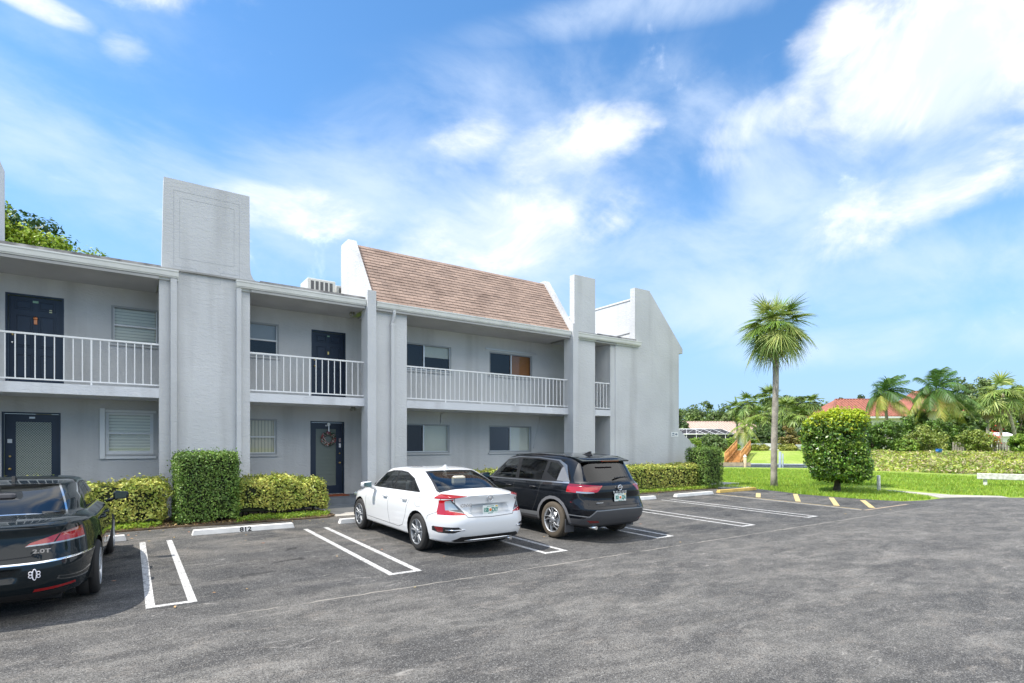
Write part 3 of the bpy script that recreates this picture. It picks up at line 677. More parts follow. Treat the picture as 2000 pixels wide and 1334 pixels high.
# ---- railings
bal = bpy.data.meshes.new('baluster'); b_ = B(); box(b_, -.010,.010,-.010,.010,3.24,4.15); b_.to_mesh(bal); b_.free(); bal.materials.append(RAILW)
pst = bpy.data.meshes.new('post'); b_ = B(); box(b_, -.016,.016,-.016,.016,3.15,4.15); b_.to_mesh(pst); b_.free(); pst.materials.append(RAILW)
def railing(x0, x1, n, posts=()):
    y = YF+.07; bm = B(); box(bm, x0, x1, y-.024, y+.024, 4.15, 4.19, bev=.005); box(bm, x0, x1, y-.015, y+.015, 3.21, 3.24)
    r = bo('railing', bm, RAILW)
    for i in range(1, n):
        x = x0+(x1-x0)*i/n
        o = link('rail_post' if i in posts else 'baluster', pst if i in posts else bal, r); o.location = (x-OX.x, y-OX.y, 0)
railing(-4.3, .575, 31, (8,23)); railing(2.495, 5.46, 18, (9,)); railing(6.745, 13.0, 38, (8,16,24,32)); railing(14.295, 15.11, 5)

# ---- doors
def six_panel(x0, x1, z0, z1, num, knob_left=True):
    y = YB+.07; bm = B(); box(bm, x0+.045, x1-.045, y, y+.045, z0+.01, z1-.045)
    w_ = x1-x0-.09; h = z1-z0-.05
    for (a, b) in ((.12,.44), (.56,.88)):
        for (c, d) in ((.09,.36), (.44,.80), (.86,.965)):
            pa, pb, pc, pd = x0+.045+a*w_, x0+.045+b*w_, z0+c*h, z0+d*h
            prism_ring = [(pa,pb,pc,pc+.018), (pa,pb,pd-.018,pd), (pa,pa+.018,pc+.018,pd-.018), (pb-.018,pb,pc+.018,pd-.018)]
            for q in prism_ring: box(bm, q[0], q[1], y-.018, y, q[2], q[3])
            box(bm, pa+.04, pb-.04, y-.014, y, pc+.04, pd-.04, bev=.006)
    d = bo('door', bm, NAVY)
    bm = B()
    for q in ((x0,x0+.04,z0,z1), (x1-.04,x1,z0,z1), (x0+.04,x1-.04,z1-.04,z1)): box(bm, q[0], q[1], YB-.004, YB+.12, q[2], q[3])
    bo('door_frame', bm, NAVY, d)
    xk = x0+.11 if knob_left else x1-.11
    bm = B(); lathe(bm, [(.001,-.055), (.022,-.05), (.027,-.035), (.018,-.02), (.012,-.012), (.028,-.004), (.03,0)], 14, 'y', c=(xk,y,z0+.98)); bo('door_knob', bm, BRASS if num == '2' else CHROME, d)
    bm = B(); lathe(bm, [(.001,-.02), (.02,-.018), (.024,0)], 12, 'y', c=(xk,y,z0+1.16)); bo('deadbolt', bm, BRASS, d)
    xc = (x0+x1)/2
    if num == '1':
        boxes('number_plate', [(xc-.05,xc+.05,y-.014,y-.0105,z1-.17,z1-.12)], mat('green_plate', (.25,.42,.30), .5), d)
        bm = B(); lathe(bm, [(.001,-.03), (.035,-.03), (.045,-.015), (.045,0)], 16, 'y', c=(xc,y-.010,z1-.52)); box(bm, xc-.03, xc+.03, y-.03, y-.010, z1-.66, z1-.53, bev=.006); bo('door_knocker', bm, mat('copper', (.62,.22,.10), .3, 1.), d)
        boxes('sticker', [(x1-.27,x1-.22,y-.012,y-.0102,z1-.36,z1-.28)], mat('pale_sticker', (.65,.66,.4), .5), d)
    else:
        boxes('number_plate', [(xc-.03,xc+.04,y-.014,y-.0105,z1-.16,z1-.12)], mat('green_plate', (.25,.42,.30), .5), d)
        boxes('peephole', [(xc-.02,xc+.02,y-.02,y-.0102,z1-.68,z1-.60)], BRASS, d)
    return d
six_panel(*doors[0], '1'); six_panel(*doors[2], '2'); six_panel(*doors[4], '5')
MESH_S = mat('jalousie_glass', (.13,.15,.12), .35)
def jalousie(x0, x1, z0, z1, lattice, lock_left):
    """screen door: navy stiles around a tall louvred panel"""
    y = YB+.06; s = .20; st = .19
    xa, xb = x0+.04+(st if lock_left else .13), x1-.04-(.13 if lock_left else st)
    za, zb = z0+.25, z1-.22
    bm = B()
    box(bm, x0+.04, xa, y, y+.04, z0+.01, z1-.04); box(bm, xb, x1-.04, y, y+.04, z0+.01, z1-.04); box(bm, xa, xb, y, y+.04, zb, z1-.04); box(bm, xa, xb, y, y+.04, z0+.01, za)
    d = bo('door', bm, NAVY)
    bm = B()
    for q in ((x0,x0+.035,z0,z1), (x1-.035,x1,z0,z1), (x0+.035,x1-.035,z1-.035,z1)): box(bm, q[0], q[1], YB-.004, YB+.12, q[2], q[3])
    bo('door_frame', bm, NAVY, d)
    bm = B(); n = 15
    for i in range(n):
        a = za+(zb-za)*i/n; b = za+(zb-za)*(i+1)/n
        prism(bm, [(y+.012,a), (y+.018,a), (y+.034,b+.01), (y+.028,b+.01)], 'x', xa, xb)
    bo('louvre_panes', bm, MESH_S, d)
    if lattice:
        bm = B(); n = 26; m_ = 62; wx = (xb-xa)/n; hz = (zb-za)/m_; r = .0035
        for j in range(m_):                     # expanded-metal guard, zigzag wires
            for i in range(n):
                a = (xa+wx*i, za+hz*j); b = (xa+wx*(i+1), za+hz*(j+1)); c_ = (xa+wx*i, za+hz*(j+1)); d_ = (xa+wx*(i+1), za+hz*j)
                p, q = (a, b) if (i+j) % 2 else (c_, d_)
                v = [bm.verts.new((p[0],y+.002,p[1]-r)), bm.verts.new((q[0],y+.002,q[1]-r)), bm.verts.new((q[0],y+.002,q[1]+r)), bm.verts.new((p[0],y+.002,p[1]+r))]
                bm.faces.new(v)
        bo('guard_lattice', bm, mat('lattice_paint', (.62,.66,.58), .5), d)
    xk = x0+.13 if lock_left else x1-.12
    bm = B(); lathe(bm, [(.001,-.055), (.022,-.05), (.027,-.035), (.018,-.02), (.012,-.012), (.028,-.004), (.03,0)], 14, 'y', c=(xk,y,z0+.92)); bo('door_knob', bm, BRASS, d)
    bm = B(); lathe(bm, [(.001,-.02), (.02,-.018), (.024,0)], 12, 'y', c=(xk,y,z0+1.20)); bo('deadbolt', bm, BRASS, d)
    if lock_left: boxes('keypad', [(xk-.04,xk+.04,y-.025,y,z0+1.50,z0+1.59)], ALU, d, bev=.004)
    else:
        boxes('keypad', [(xk-.03,xk+.03,y-.02,y,z0+1.38,z0+1.50)], WHITEP, d, bev=.004)
        boxes('keypad', [(xk-.03,xk+.03,y-.02,y,z0+1.54,z0+1.66)], mat('sticker_mix', (.45,.35,.35), .5, noise=(40,.6,2)), d, bev=.004)
    boxes('number_plate', [((x0+x1)/2-.05,(x0+x1)/2+.05,y-.006,y,z1-.14,z1-.10)], ALU, d)
    return d
jalousie(*doors[1], True, True); jalousie(*doors[3], False, False)
# ---- windows
def window(x0, x1, z0, z1, style, blind, white=False, split=.5, right=None, covered=1.0):
    y = YB+.02; fm = WFRAME if white else BRONZE
    bm = B(); t = .045
    for q in ((x0,x0+t,z0,z1), (x1-t,x1,z0,z1), (x0+t,x1-t,z1-t,z1), (x0+t,x1-t,z0,z0+t)): box(bm, q[0], q[1], y-.015, y+.06, q[2], q[3])
    f = bo('window', bm, fm)
    bm = B(); zm = z0+(z1-z0)*split; xm = x0+(x1-x0)*split
    if style == 'hung':
        box(bm, x0+t, x1-t, y-.006, y+.04, zm-.02, zm+.02)
        for q in ((x0+t,x0+t+.022,z0+t,z1-t), (x1-t-.022,x1-t,z0+t,z1-t), (x0+t+.022,x1-t-.022,z0+t,z0+t+.025)): box(bm, q[0], q[1], y, y+.03, q[2], q[3])
    else:
        box(bm, xm-.022, xm+.022, y-.006, y+.04, z0+t, z1-t)
        for q in ((x0+t,xm-.022,z0+t,z0+t+.025), (xm+.022,x1-t,z0+t,z0+t+.02), (x1-t-.02,x1-t,z0+t+.025,z1-t)): box(bm, q[0], q[1], y, y+.03, q[2], q[3])
    bo('sash', bm, WFRAME if (white or style == 'hung') else ALU, f)
    bm = B(); v = [bm.verts.new(c) for c in ((x0+t,y+.034,z0+t), (x1-t,y+.034,z0+t), (x1-t,y+.034,z1-t), (x0+t,y+.034,z1-t))]; bm.faces.new(v); bo('pane', bm, GLASS, f)
    zb = z0 if covered >= 1 else z1-(z1-z0)*covered
    if blind is not None:
        if style == 'hung': boxes('blind', [(x0+.03,x1-.03,y+.085,y+.09,zb,z1)], blind, f)
        else:
            if right is not None: boxes('blind', [(xm,x1-.03,y+.085,y+.09,zb,z1)], right, f)
            if blind is not False: boxes('blind', [(x0+.03,xm,y+.085,y+.09,zb,z1)], blind, f)
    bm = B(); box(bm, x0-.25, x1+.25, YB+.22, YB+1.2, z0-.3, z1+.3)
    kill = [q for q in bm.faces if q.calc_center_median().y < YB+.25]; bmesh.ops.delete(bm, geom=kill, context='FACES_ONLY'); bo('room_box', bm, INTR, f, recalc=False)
    bm = B(); box(bm, x0-.02, x1+.02, YB-.05, YB-.002, z0-.045, z0-.003); bo('sill', bm, STUCB, f)
    return f
window(*wins[0], 'hung', BL_W); 
w1g = window(*wins[1], 'hung', BL_W, True)
window(*wins[2], 'hung', mat('pale_shade', (.35,.37,.40), .7), False, covered=.5)
window(*wins[3], 'hung', BL_V)
window(*wins[4], 'slide', False, False, .5, BL_H, covered=.45)
window(*wins[5], 'slide', False, False, .5, BL_H)
window(*wins[6], 'slide', False, False, .5, BL_WD, covered=.9)
window(*wins[7], 'slide', False, False, .5, BL_H)
# white shutter casing around the lower left window, and the awning track over one upstairs
bm = B(); x0, x1, z0, z1 = wins[1]
box(bm, x0-.11, x0-.005, YB-.075, YB-.003, z0-.12, z1+.10, bev=.01); box(bm, x0-.005, x1+.06, YB-.05, YB-.003, z1+.012, z1+.07); box(bm, x0-.005, x1+.06, YB-.05, YB-.003, z0-.12, z0-.055)
bo('shutter_casing', bm, WFRAME)
boxes('shutter_track', [(10.32,12.55,YB-.05,YB-.003,5.21,5.25)], ALU)
# ceiling lamps by the fins
def lamp(x, y, z):
    bm = B(); box(bm, x-.05, x+.05, y-.05, y+.05, z-.02, z); 
    for s in (-1, 1): tube(bm, [(x+s*.03,y,z-.02), (x+s*.07,y-.03,z-.10)], [.028,.045], 10)
    bo('floodlight', bm, mat('lamp_grey', (.22,.22,.18), .5))
lamp(5.28, 15.7, ZE-.06); lamp(5.30, 15.7, ZS0)
# conduit lines on the lower wall
bm = B(); tube(bm, [(8.55,YB-.012,2.55), (8.55,YB-.012,2.86), (8.75,YB-.05,2.92)], .013, 6); bo('conduit', bm, STUC); bm = B(); tube(bm, [(12.42,YB-.012,1.7), (12.75,YB-.012,2.92)], .015, 6); bo('conduit', bm, STUC)
# garden wall curving down past the end wall
bm = B(); top = [(19.1,2.52), (19.35,2.34), (19.6,2.16), (19.85,2.02), (20.1,1.93), (20.4,1.88), (20.95,1.86)]
GW = empty('garden_wall', (19.1,15.3,0)); tag(GW, 'low grey stucco wall sweeping down from the end of the building', 'wall')
def seg(name, pts, y0, y1, z0=0):
    bm = B(); vs = []
    prism(bm, [(pts[0][0],z0)]+[(pts[-1][0],z0)]+pts[::-1], 'y', y0, y1)
    for v in bm.verts: v.co -= Vector((19.1,15.3,0))
    return bm
b1 = seg('wall', top[:4], YF+.01, YW-.01); obj('wall_body', b1, STUC, GW)
b2 = B()                                         # outer part turns a little toward the sun
pts = top[3:]; n = len(pts)
for i in range(n-1):
    (xa, za), (xb, zb) = pts[i], pts[i+1]; ya, yb2 = YF+.01-(xa-19.85)*-.55, YF+.01-(xb-19.85)*-.55
    q = [Vector((xa,ya,0)), Vector((xb,yb2,0)), Vector((xb,yb2,zb)), Vector((xa,ya,za))]; r = [c_+Vector((.10,.22,0)) for c_ in q]
    a = [b2.verts.new(c_-Vector((19.1,15.3,0))) for c_ in q]; b = [b2.verts.new(c_-Vector((19.1,15.3,0))) for c_ in r]
    b2.faces.new(a); b2.faces.new(b[::-1]); b2.faces.new((a[3],a[2],b[2],b[3]))
    if i == n-2: b2.faces.new((a[1],b[1],b[2],a[2]))
obj('wall_body', b2, STUC, GW)

# ---- things on or at the building
def ac_unit(px, Y, z, label, w_=.85):
    l = (px-1000)/1080; d = Y/(sy_-cy_*l); X = d*(cy_+sy_*l)
    t = empty('air_conditioner', (X,Y,z)); tag(t, label, 'air conditioner', 'air conditioners on the flat roof')
    bm = B(); box(bm, -w_/2,w_/2,-w_/2,w_/2,.05,.92, bev=.03); 
    obj('housing', bm, mat('ac_beige', (.62,.61,.56), .5), t)
    bm = B()
    for k in range(5): box(bm, -w_/2+.10+k*.14, -w_/2+.19+k*.14, -w_/2-.006, -w_/2+.02, .12, .84)
    obj('grille', bm, mat('ac_dark', (.10,.10,.10), .6), t)
    bm = B(); lathe(bm, [(.30,.921), (.30,.95), (.28,.95), (.28,.93)], 24, 'z'); obj('fan_ring', bm, BLACKP, t)
ac_unit(621, 17.6, 5.965, 'beige louvred air conditioner standing clear on the flat roof'); ac_unit(672, 17.9, 5.965, 'grey air conditioner half behind the white roof fin', .75)
# wreath
def leafcloud(name, pts, nrm, size, m, parent=None, aspect=.5, sv=.4, fold=False, up=None):
    n = len(pts); pts = np.asarray(pts); nrm = np.asarray(nrm); nrm = nrm/np.linalg.norm(nrm, axis=1, keepdims=True)
    rv = rng.normal(size=(n,3)) if up is None else np.asarray(up)+rng.normal(size=(n,3))*.35
    a = np.cross(nrm, rv); a /= np.linalg.norm(a, axis=1, keepdims=True)+1e-9; b = np.cross(nrm, a)
    s = (size*(1+sv*(rng.random(n)*2-1)))[:, None] if np.isscalar(size) else np.asarray(size)[:, None]
    w_ = s*aspect*.5
    V = np.stack([pts-b*s*.5, pts+a*w_-b*s*.05+nrm*s*.06, pts+b*s*.5-nrm*s*.08, pts-a*w_-b*s*.05+nrm*s*.06], axis=1).reshape(-1,3)
    F = np.arange(n*4).reshape(-1,4)
    return mesh_np(name, V, F, m, parent)
WX, WZ = 4.86, 2.02
wr = empty('wreath', (WX, YB+.035, WZ)); tag(wr, 'round flower wreath hanging on the navy ground floor door', 'wreath')
th = rng.random(700)*2*PI; ph = rng.random(700)*2*PI
rr = .165+.045*np.cos(ph); pts = np.stack([rr*np.cos(th), -.02-.035*np.abs(np.sin(ph)), rr*np.sin(th)], 1); nn = np.stack([np.cos(ph)*np.cos(th), -np.abs(np.sin(ph))-.3, np.cos(ph)*np.sin(th)], 1)+rng.normal(size=(700,3))*.4
leafcloud('foliage', pts[:430], nn[:430], .05, mat('wreath_green', (.03,.07,.03), .7, rpi=(.03,.5)), wr)
leafcloud('blossoms', pts[430:560], nn[430:560], .045, mat('wreath_red', (.42,.05,.08), .6, rpi=(.03,.4)), wr, .9)
leafcloud('white_blossoms', pts[560:], nn[560:], .04, mat('wreath_white', (.7,.66,.62), .6, rpi=(.02,.3)), wr, .9)
bm = B(); box(bm, -.02,.02,-.035,-.03,.17,.50); lathe(bm, [(.001,-.035), (.05,-.034), (.05,-.028), (.001,-.027)], 14, 'y', c=(0,0,.42)); obj('hanger', bm, WHITEP, wr)
bm = B(); box(bm, 4.30, 5.28, YB-.62, YB-.08, .361, .385, bev=.004); tag(obj('door_mat', bm, MATRED), 'rust brown door mat in front of the wreath door', 'door mat')
# exit sign, door notice, wall arrow sign
ex = empty('exit_sign', (15.30,16.2,5.36)); tag(ex, 'red and white EXIT sign hanging under the walkway ceiling', 'sign')
bm = B(); box(bm, -.19,.19,-.02,.02,-.13,.13, bev=.008); box(bm, -.02,.02,-.02,.02,.131,.30); obj('housing', bm, mat('exit_housing', (.62,.55,.42), .5), ex)
text('lettering', 'EXIT', .21, mat('exit_red', (.62,.02,.02), .5, emit=((.9,.03,.02), .35)), ex, .002, (0,-.023,0), sx=.85, bold=.006)
ex.rotation_euler = (0,0,-.55)
nt_ = empty('notice_sign', (15.78,YB+.055,2.10)); tag(nt_, 'white notice fixed on the navy stair door', 'sign')
bm = B(); box(bm, -.21,.21,-.006,0,-.13,.13); obj('plate', bm, WHITEP, nt_)
bm = B()
for z_, a in ((.07,.14), (.03,.17), (-.02,.15), (-.06,.17)): box(bm, -a, a, -.0085, -.0062, z_-.009, z_+.009)
obj('printed_lines', bm, mat('sign_grey', (.25,.25,.27), .6), nt_)
asg = empty('arrow_sign', (18.82,YF,2.27)); tag(asg, 'small white sign with dark arrow on the end wall', 'sign')
bm = B(); box(bm, -.22,.22,-.012,-.001,-.10,.10); obj('plate', bm, WHITEP, asg)
bm = B(); prism(bm, [(-.18,-.05), (-.02,-.05), (-.02,-.02), (-.18,-.02)], 'y', -.0145, -.0122); prism(bm, [(.02,-.02), (.10,-.02), (.10,-.05), (.18,.01), (.10,.06), (.10,.03), (.02,.03)], 'y', -.0145, -.0122); prism(bm, [(-.15,.01), (-.03,.01), (-.03,.06), (-.15,.06)], 'y', -.0145, -.0122)
obj('arrow', bm, mat('sign_blue_grey', (.18,.22,.28), .6), asg)
# ================================================================== VEGETATION
def leafmat(name, col, hue=.02, val=.35, tr=.25, col2=None, sc=1.5, rough=.5):
    return mat(name, col, rough, rpi=(hue, val), transl=tr, noise=(sc, .4, 4) if col2 is None else (sc, .4, 4), col2=col2)
YH = leafmat('golden_hedge_leaf', (.70,.68,.16), .03, .40, .3, (.30,.38,.06), 3.2)
GH = leafmat('green_hedge_leaf', (.20,.32,.055), .02, .5, .2, (.10,.18,.03), 3)
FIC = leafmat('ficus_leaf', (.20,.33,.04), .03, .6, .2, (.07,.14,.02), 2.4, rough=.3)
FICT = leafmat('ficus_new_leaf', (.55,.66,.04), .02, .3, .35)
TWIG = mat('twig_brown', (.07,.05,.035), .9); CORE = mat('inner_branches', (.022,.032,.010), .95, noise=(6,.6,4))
BARKP = mat('palm_bark', (.46,.41,.34), .9, noise=(3.5,.5,8), bump=(26,.9,.04)); BARK = mat('tree_bark', (.13,.10,.07), .9, noise=(5,.5,6), bump=(20,.8,.03))

def bumpy(p, s=3., a=1.): 
    return a*(np.sin(p[:,0]*s+1.3)*np.cos(p[:,1]*s*1.1+.4)+.6*np.sin(p[:,2]*s*1.7+p[:,0]*s*.8)+.5*np.cos(p[:,0]*s*2.3-p[:,2]*s*2.1+p[:,1]*1.7*s))/2
def hedge(name, c, dims, n, size, m, label, cat, group=None, rz=0., r=.16, rough=.05, skirt=0.1, aspect=.5, stems=5, ragged=0.):
    lx, ly, lz = dims; t = empty(name, c, rz); tag(t, label, cat, group)
    # points on a box surface, corners rounded, then jittered inwards
    areas = np.array([ly*lz, ly*lz, lx*lz, lx*lz, lx*ly*1.15]); k = rng.choice(5, n, p=areas/areas.sum())
    u, v = rng.random(n)*2-1, rng.random(n)*2-1
    q = np.zeros((n,3)); nn = np.zeros((n,3))
    for i, (ax, sg) in enumerate(((0,-1),(0,1),(1,-1),(1,1),(2,1))):
        s = k == i; o = [a for a in range(3) if a != ax]
        q[s,ax] = sg; q[s,o[0]] = u[s]; q[s,o[1]] = v[s]
    h = np.array([lx/2, ly/2, lz/2]); p = q*h
    inner = np.clip(p, -(h-r), h-r); d = p-inner; dl = np.linalg.norm(d, axis=1, keepdims=True)+1e-9
    nn = d/dl; p = inner+nn*r
    p += nn*(bumpy(p, 3.4)*rough+bumpy(p+5, 11)*rough*.5)[:,None]; p -= nn*(rng.exponential(.05, n)-rng.exponential(.022,n))[:,None]
    # ragged foot
    low = p[:,2] < -h[2]+skirt+.08*bumpy(p, 5)+ragged*bumpy(p+9, 2.1)
    p = p[~low]; nn = nn[~low]; n = len(p)
    p[:,2] += h[2]
    nr = nn+rng.normal(size=(n,3))*.75+np.array([0,0,.35])
    if isinstance(m, (list, tuple)):
        top = (p[:,2] > lz*.62+rng.normal(size=n)*.12*lz)
        leafcloud('foliage', p[~top], nr[~top], size, m[0], t, aspect); leafcloud('new_growth', p[top], nr[top], size, m[1], t, aspect)
    else: leafcloud('foliage', p, nr, size, m, t, aspect)
    ks = max(14, int(n/900)); sp0 = np.stack([rng.uniform(-h[0], h[0], ks), rng.uniform(-h[1], h[1]*.6, ks), np.full(ks, lz-.04)], 1); sp = np.repeat(sp0, 9, axis=0); tt = np.tile(np.linspace(0, 1, 9), ks); hh_ = np.repeat(rng.uniform(.04, .15, ks), 9)
    sp[:,2] += tt*hh_; sp[:,:2] += rng.normal(size=(len(sp),2))*.022; so_ = leafcloud('shoots', sp, rng.normal(size=(len(sp),3))+np.array([0,0,.5]), size*.9, m[1] if isinstance(m, (list, tuple)) else m, t, aspect); so_['kind'] = 'stuff'
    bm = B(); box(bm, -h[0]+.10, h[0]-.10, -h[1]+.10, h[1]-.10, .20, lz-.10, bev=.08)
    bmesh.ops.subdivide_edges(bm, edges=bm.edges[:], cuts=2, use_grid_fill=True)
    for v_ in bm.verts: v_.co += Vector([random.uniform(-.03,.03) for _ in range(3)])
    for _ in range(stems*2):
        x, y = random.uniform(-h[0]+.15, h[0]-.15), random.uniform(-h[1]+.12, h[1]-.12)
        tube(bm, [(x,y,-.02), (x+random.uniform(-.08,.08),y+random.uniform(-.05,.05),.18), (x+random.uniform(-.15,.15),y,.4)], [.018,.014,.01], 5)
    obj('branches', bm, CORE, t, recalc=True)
    return t
hedge('golden_hedge', (-1.35,14.22,.10), (3.95,.86,.96), 24000, .062, YH, 'yellow green hedge at the front of the dark sedan, left of the tall clipped bush', 'hedge', rough=.14, ragged=.14, skirt=.22, r=.22)
hedge('clipped_bush', (1.42,14.10,.10), (1.22,.98,1.56), 19000, .05, GH, 'tall square clipped green bush before the chimney pier', 'bush', rough=.035, r=.15, skirt=.08, ragged=.05)
hedge('golden_hedge', (3.02,14.28,.10), (2.15,.92,.92), 16000, .062, YH, 'yellow green hedge between the square bush and the wreath door', 'hedge', rough=.13, ragged=.16, skirt=.2, r=.2)
hedge('golden_hedge', (9.15,14.30,.10), (6.5,.85,.93), 20000, .066, YH, 'long yellow hedge behind the white sedan and the suv', 'hedge', rough=.07)
hedge('golden_hedge', (16.0,14.15,.10), (5.2,.9,.96), 15000, .068, YH, 'yellow green hedge along the end wall, right of the suv', 'hedge', rough=.05, skirt=.10)
hedge('clipped_bush', (18.98,13.85,.10), (1.15,1.0,1.60), 11000, .056, GH, 'square clipped dark green bush at the right end of the facade', 'bush', rough=.035, r=.13, skirt=.05)
# a few twigs that escaped the shears, low ground cover in front of hedges
def ground_tufts(name, poly_pts, n, size, m, label, zo=.03, upl=.10, cat='ground cover'):
    xs = [p[0] for p in poly_pts]; ys = [p[1] for p in poly_pts]; out = []
    def inside(x, y):
        c = False; j = len(poly_pts)-1
        for i in range(len(poly_pts)):
            xi, yi = poly_pts[i][:2]; xj, yj = poly_pts[j][:2]
            if (yi > y) != (yj > y) and x < (xj-xi)*(y-yi)/(yj-yi)+xi: c = not c
            j = i
        return c
    while len(out) < n:
        x, y = random.uniform(min(xs), max(xs)), random.uniform(min(ys), max(ys))
        if inside(x, y): out.append((x, y, gz(y)+zo+random.random()*upl))
    p = np.array(out); nn = rng.normal(size=(n,3)); nn[:,2] = np.abs(nn[:,2])*.6+.1
    o = leafcloud(name, p, nn, size, m, None, .35); tag(o, label, kind='stuff'); return o
GRS = leafmat('grass_blade', (.36,.49,.06), .025, .35, .4, (.25,.38,.04), .8)
DRY = leafmat('dry_litter', (.38,.26,.11), .03, .5, .0, (.20,.12,.05), 3)
ground_tufts('weeds', [(-3,13.68), (-.2,13.47), (.5,13.55), (.6,13.95), (-3,14.0)], 2600, .07, GRS, 'green weeds at the foot of the left hedge')
ground_tufts('weeds', [(1.9,13.42), (3.9,13.38), (4.1,13.8), (2.3,14.0)], 1500, .07, GRS, 'green and straw coloured weeds in front of the middle hedge')
ground_tufts('weeds', [(13.2,13.42), (19.0,13.32), (19.1,13.75), (13.2,13.8)], 3000, .07, GRS, 'grass strip in front of the right hedge')
ground_tufts('leaf_litter', [(-3,13.62), (-.2,13.44), (.9,13.5), (4.0,13.33), (4.1,14.4), (-3,14.4)], 3000, .06, DRY, 'dry fallen leaves and mulch along the bed', .03, .03)
# lawn blades: dense near the lot, thinning out with distance
def blades(name, pts_poly, n, h, label, near=None):
    tri = []
    xs = [p[0] for p in pts_poly]; ys = [p[1] for p in pts_poly]
    P2 = np.array([(p[0], p[1]) for p in pts_poly])
    x = rng.uniform(min(xs), max(xs), n*4); y = rng.uniform(min(ys), max(ys), n*4)
    ins = np.zeros(len(x), bool); j = len(P2)-1
    for i in range(len(P2)):
        xi, yi = P2[i]; xj, yj = P2[j]
        c = ((yi > y) != (yj > y)) & (x < (xj-xi)*(y-yi)/(yj-yi+1e-12)+xi); ins ^= c; j = i
    x, y = x[ins], y[ins]; d = np.hypot(x, y)
    keep = rng.random(len(x)) < np.clip((17/d)**2.0, 0, 1); x, y, d = x[keep][:n], y[keep][:n], d[keep][:n]; k = len(x)
    z = np.clip(.0125*(y-5), 0, .12)-.03; a = rng.random(k)*2*PI; w_ = .012*d/17; hh = h*(.6+.8*rng.random(k))*(d/17)**.35; ln = rng.normal(size=(k,2))*.35*hh[:,None]
    ca, sa = np.cos(a)*w_, np.sin(a)*w_
    V = np.stack([np.stack([x-ca, y-sa, z], 1), np.stack([x+ca, y+sa, z], 1), np.stack([x+ln[:,0], y+ln[:,1], z+hh], 1)], 1).reshape(-1,3)
    o = mesh_np(name, V, np.arange(k*3).reshape(-1,3), GRS); tag(o, label, kind='stuff')
blades('lawn_grass', [(19.5,14.0), (20.5,12.9), (20.25,11.4), (19.95,10.2), (20.0,8.6), (20.5,7.55), (22.3,7.3), (22.9,7.6), (24.5,9.8), (25,11.4), (27,11), (26,9.5), (25,7.6), (26,5.9), (32,4.5), (38,9), (37,20), (33,26), (24,19), (22.8,14.5)], 90000, .085, 'bright green mown lawn around the palm and the round tree')
bk = [(p.x,p.y) for p in bt[30:48]]
# tussocks on the dry bank
def bank_tufts():
    n = 26000; i = rng.integers(34, 52, n); s = rng.random(n); v = rng.random(n)
    A = np.array([tuple(q) for q in bt]); T = np.array([tuple(q) for q in tp])
    a = A[i]*(1-s[:,None])+A[i+1]*s[:,None]; b = T[i]*(1-s[:,None])+T[i+1]*s[:,None]; p = a*(1-v[:,None])+b*v[:,None]
    keep = (np.sin(p[:,0]*1.3+p[:,1]*.9)+np.cos(p[:,1]*2.1-p[:,0]*.5)+rng.normal(size=n)*1.3) > -.4; p = p[keep]; k = len(p); p[:,2] += rng.random(k)*.16
    nn = rng.normal(size=(k,3)); nn[:,2] = np.abs(nn[:,2])+.2
    h = k*2//3
    tag(leafcloud('bank_weeds', p[:h], nn[:h], .28, leafmat('bank_weed_leaf', (.40,.46,.07), .03, .5, .25, (.22,.30,.04), .4), None, .4), 'green weeds scattered over the rough bank', kind='stuff')
    tag(leafcloud('dry_grass', p[h:], nn[h:], .26, leafmat('dry_grass_leaf', (.58,.50,.28), .03, .45, .2, (.42,.33,.20), .4), None, .3), 'dry straw grass on the rough bank', kind='stuff')
bank_tufts()

# ------------------------------------------------ trees
def clumps(c, rx, ry, rz, n, rr, per, flat=1., seed=0, low=-.35):
    """leaf positions in many small clumps spread over a crown"""
    r_ = np.random.default_rng(seed); cen = []
    while len(cen) < n:
        v = r_.normal(size=3); v /= np.linalg.norm(v)
        if v[2] < low: continue
        q = r_.uniform(.55, 1.0)**.6; cen.append(v*q*np.array([rx,ry,rz])*(1+.18*np.sin(v[0]*5+seed)+.14*np.cos(v[1]*7+v[2]*4)))
    cen = np.array(cen); k = n*per; ci = np.repeat(np.arange(n), per)
    v = r_.normal(size=(k,3)); v /= np.linalg.norm(v, axis=1, keepdims=True)
    rad = rr*(.65+.7*r_.random(n))[ci]
    p = cen[ci]+v*(rad*(r_.random(k)**.4))[:,None]*np.array([1,1,.8*flat])
    return p+np.array(c), v+r_.normal(size=(k,3))*.5+np.array([0,0,.4]), cen+np.array(c)
def tree(name, loc, h_trunk, crown_c, R, n, rr, per, leaf, m, label, cat='tree', group=None, seed=0, tr=.18, limbs=6, low=-.35, m2=None):
    t = empty(name, loc); tag(t, label, cat, group)
    p, nn, cen = clumps(crown_c, *R, n, rr, per, seed=seed, low=low)
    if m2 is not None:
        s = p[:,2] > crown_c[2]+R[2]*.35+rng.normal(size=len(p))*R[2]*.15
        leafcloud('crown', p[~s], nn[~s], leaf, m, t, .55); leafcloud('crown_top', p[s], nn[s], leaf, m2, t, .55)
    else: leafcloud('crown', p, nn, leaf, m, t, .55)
    bm = B(); c = Vector(crown_c); fork = Vector((c.x*.3, c.y*.3, h_trunk))
    tube(bm, [(0,0,-.1), (0,0,h_trunk*.3), fork], [tr*1.25, tr, tr*.85], 9)
    r_ = random.Random(seed)
    for i in range(limbs):
        e = Vector(cen[r_.randrange(len(cen))]); mid = fork.lerp(e, .5)+Vector((0,0,.1*R[2]))
        tube(bm, [fork, mid, e], [tr*.55, tr*.3, tr*.1], 6)
    obj('trunk', bm, BARK, t); return t
def DK(n, c, c2, **k): return leafmat(n, c, .02, .45, .2, c2, .35)
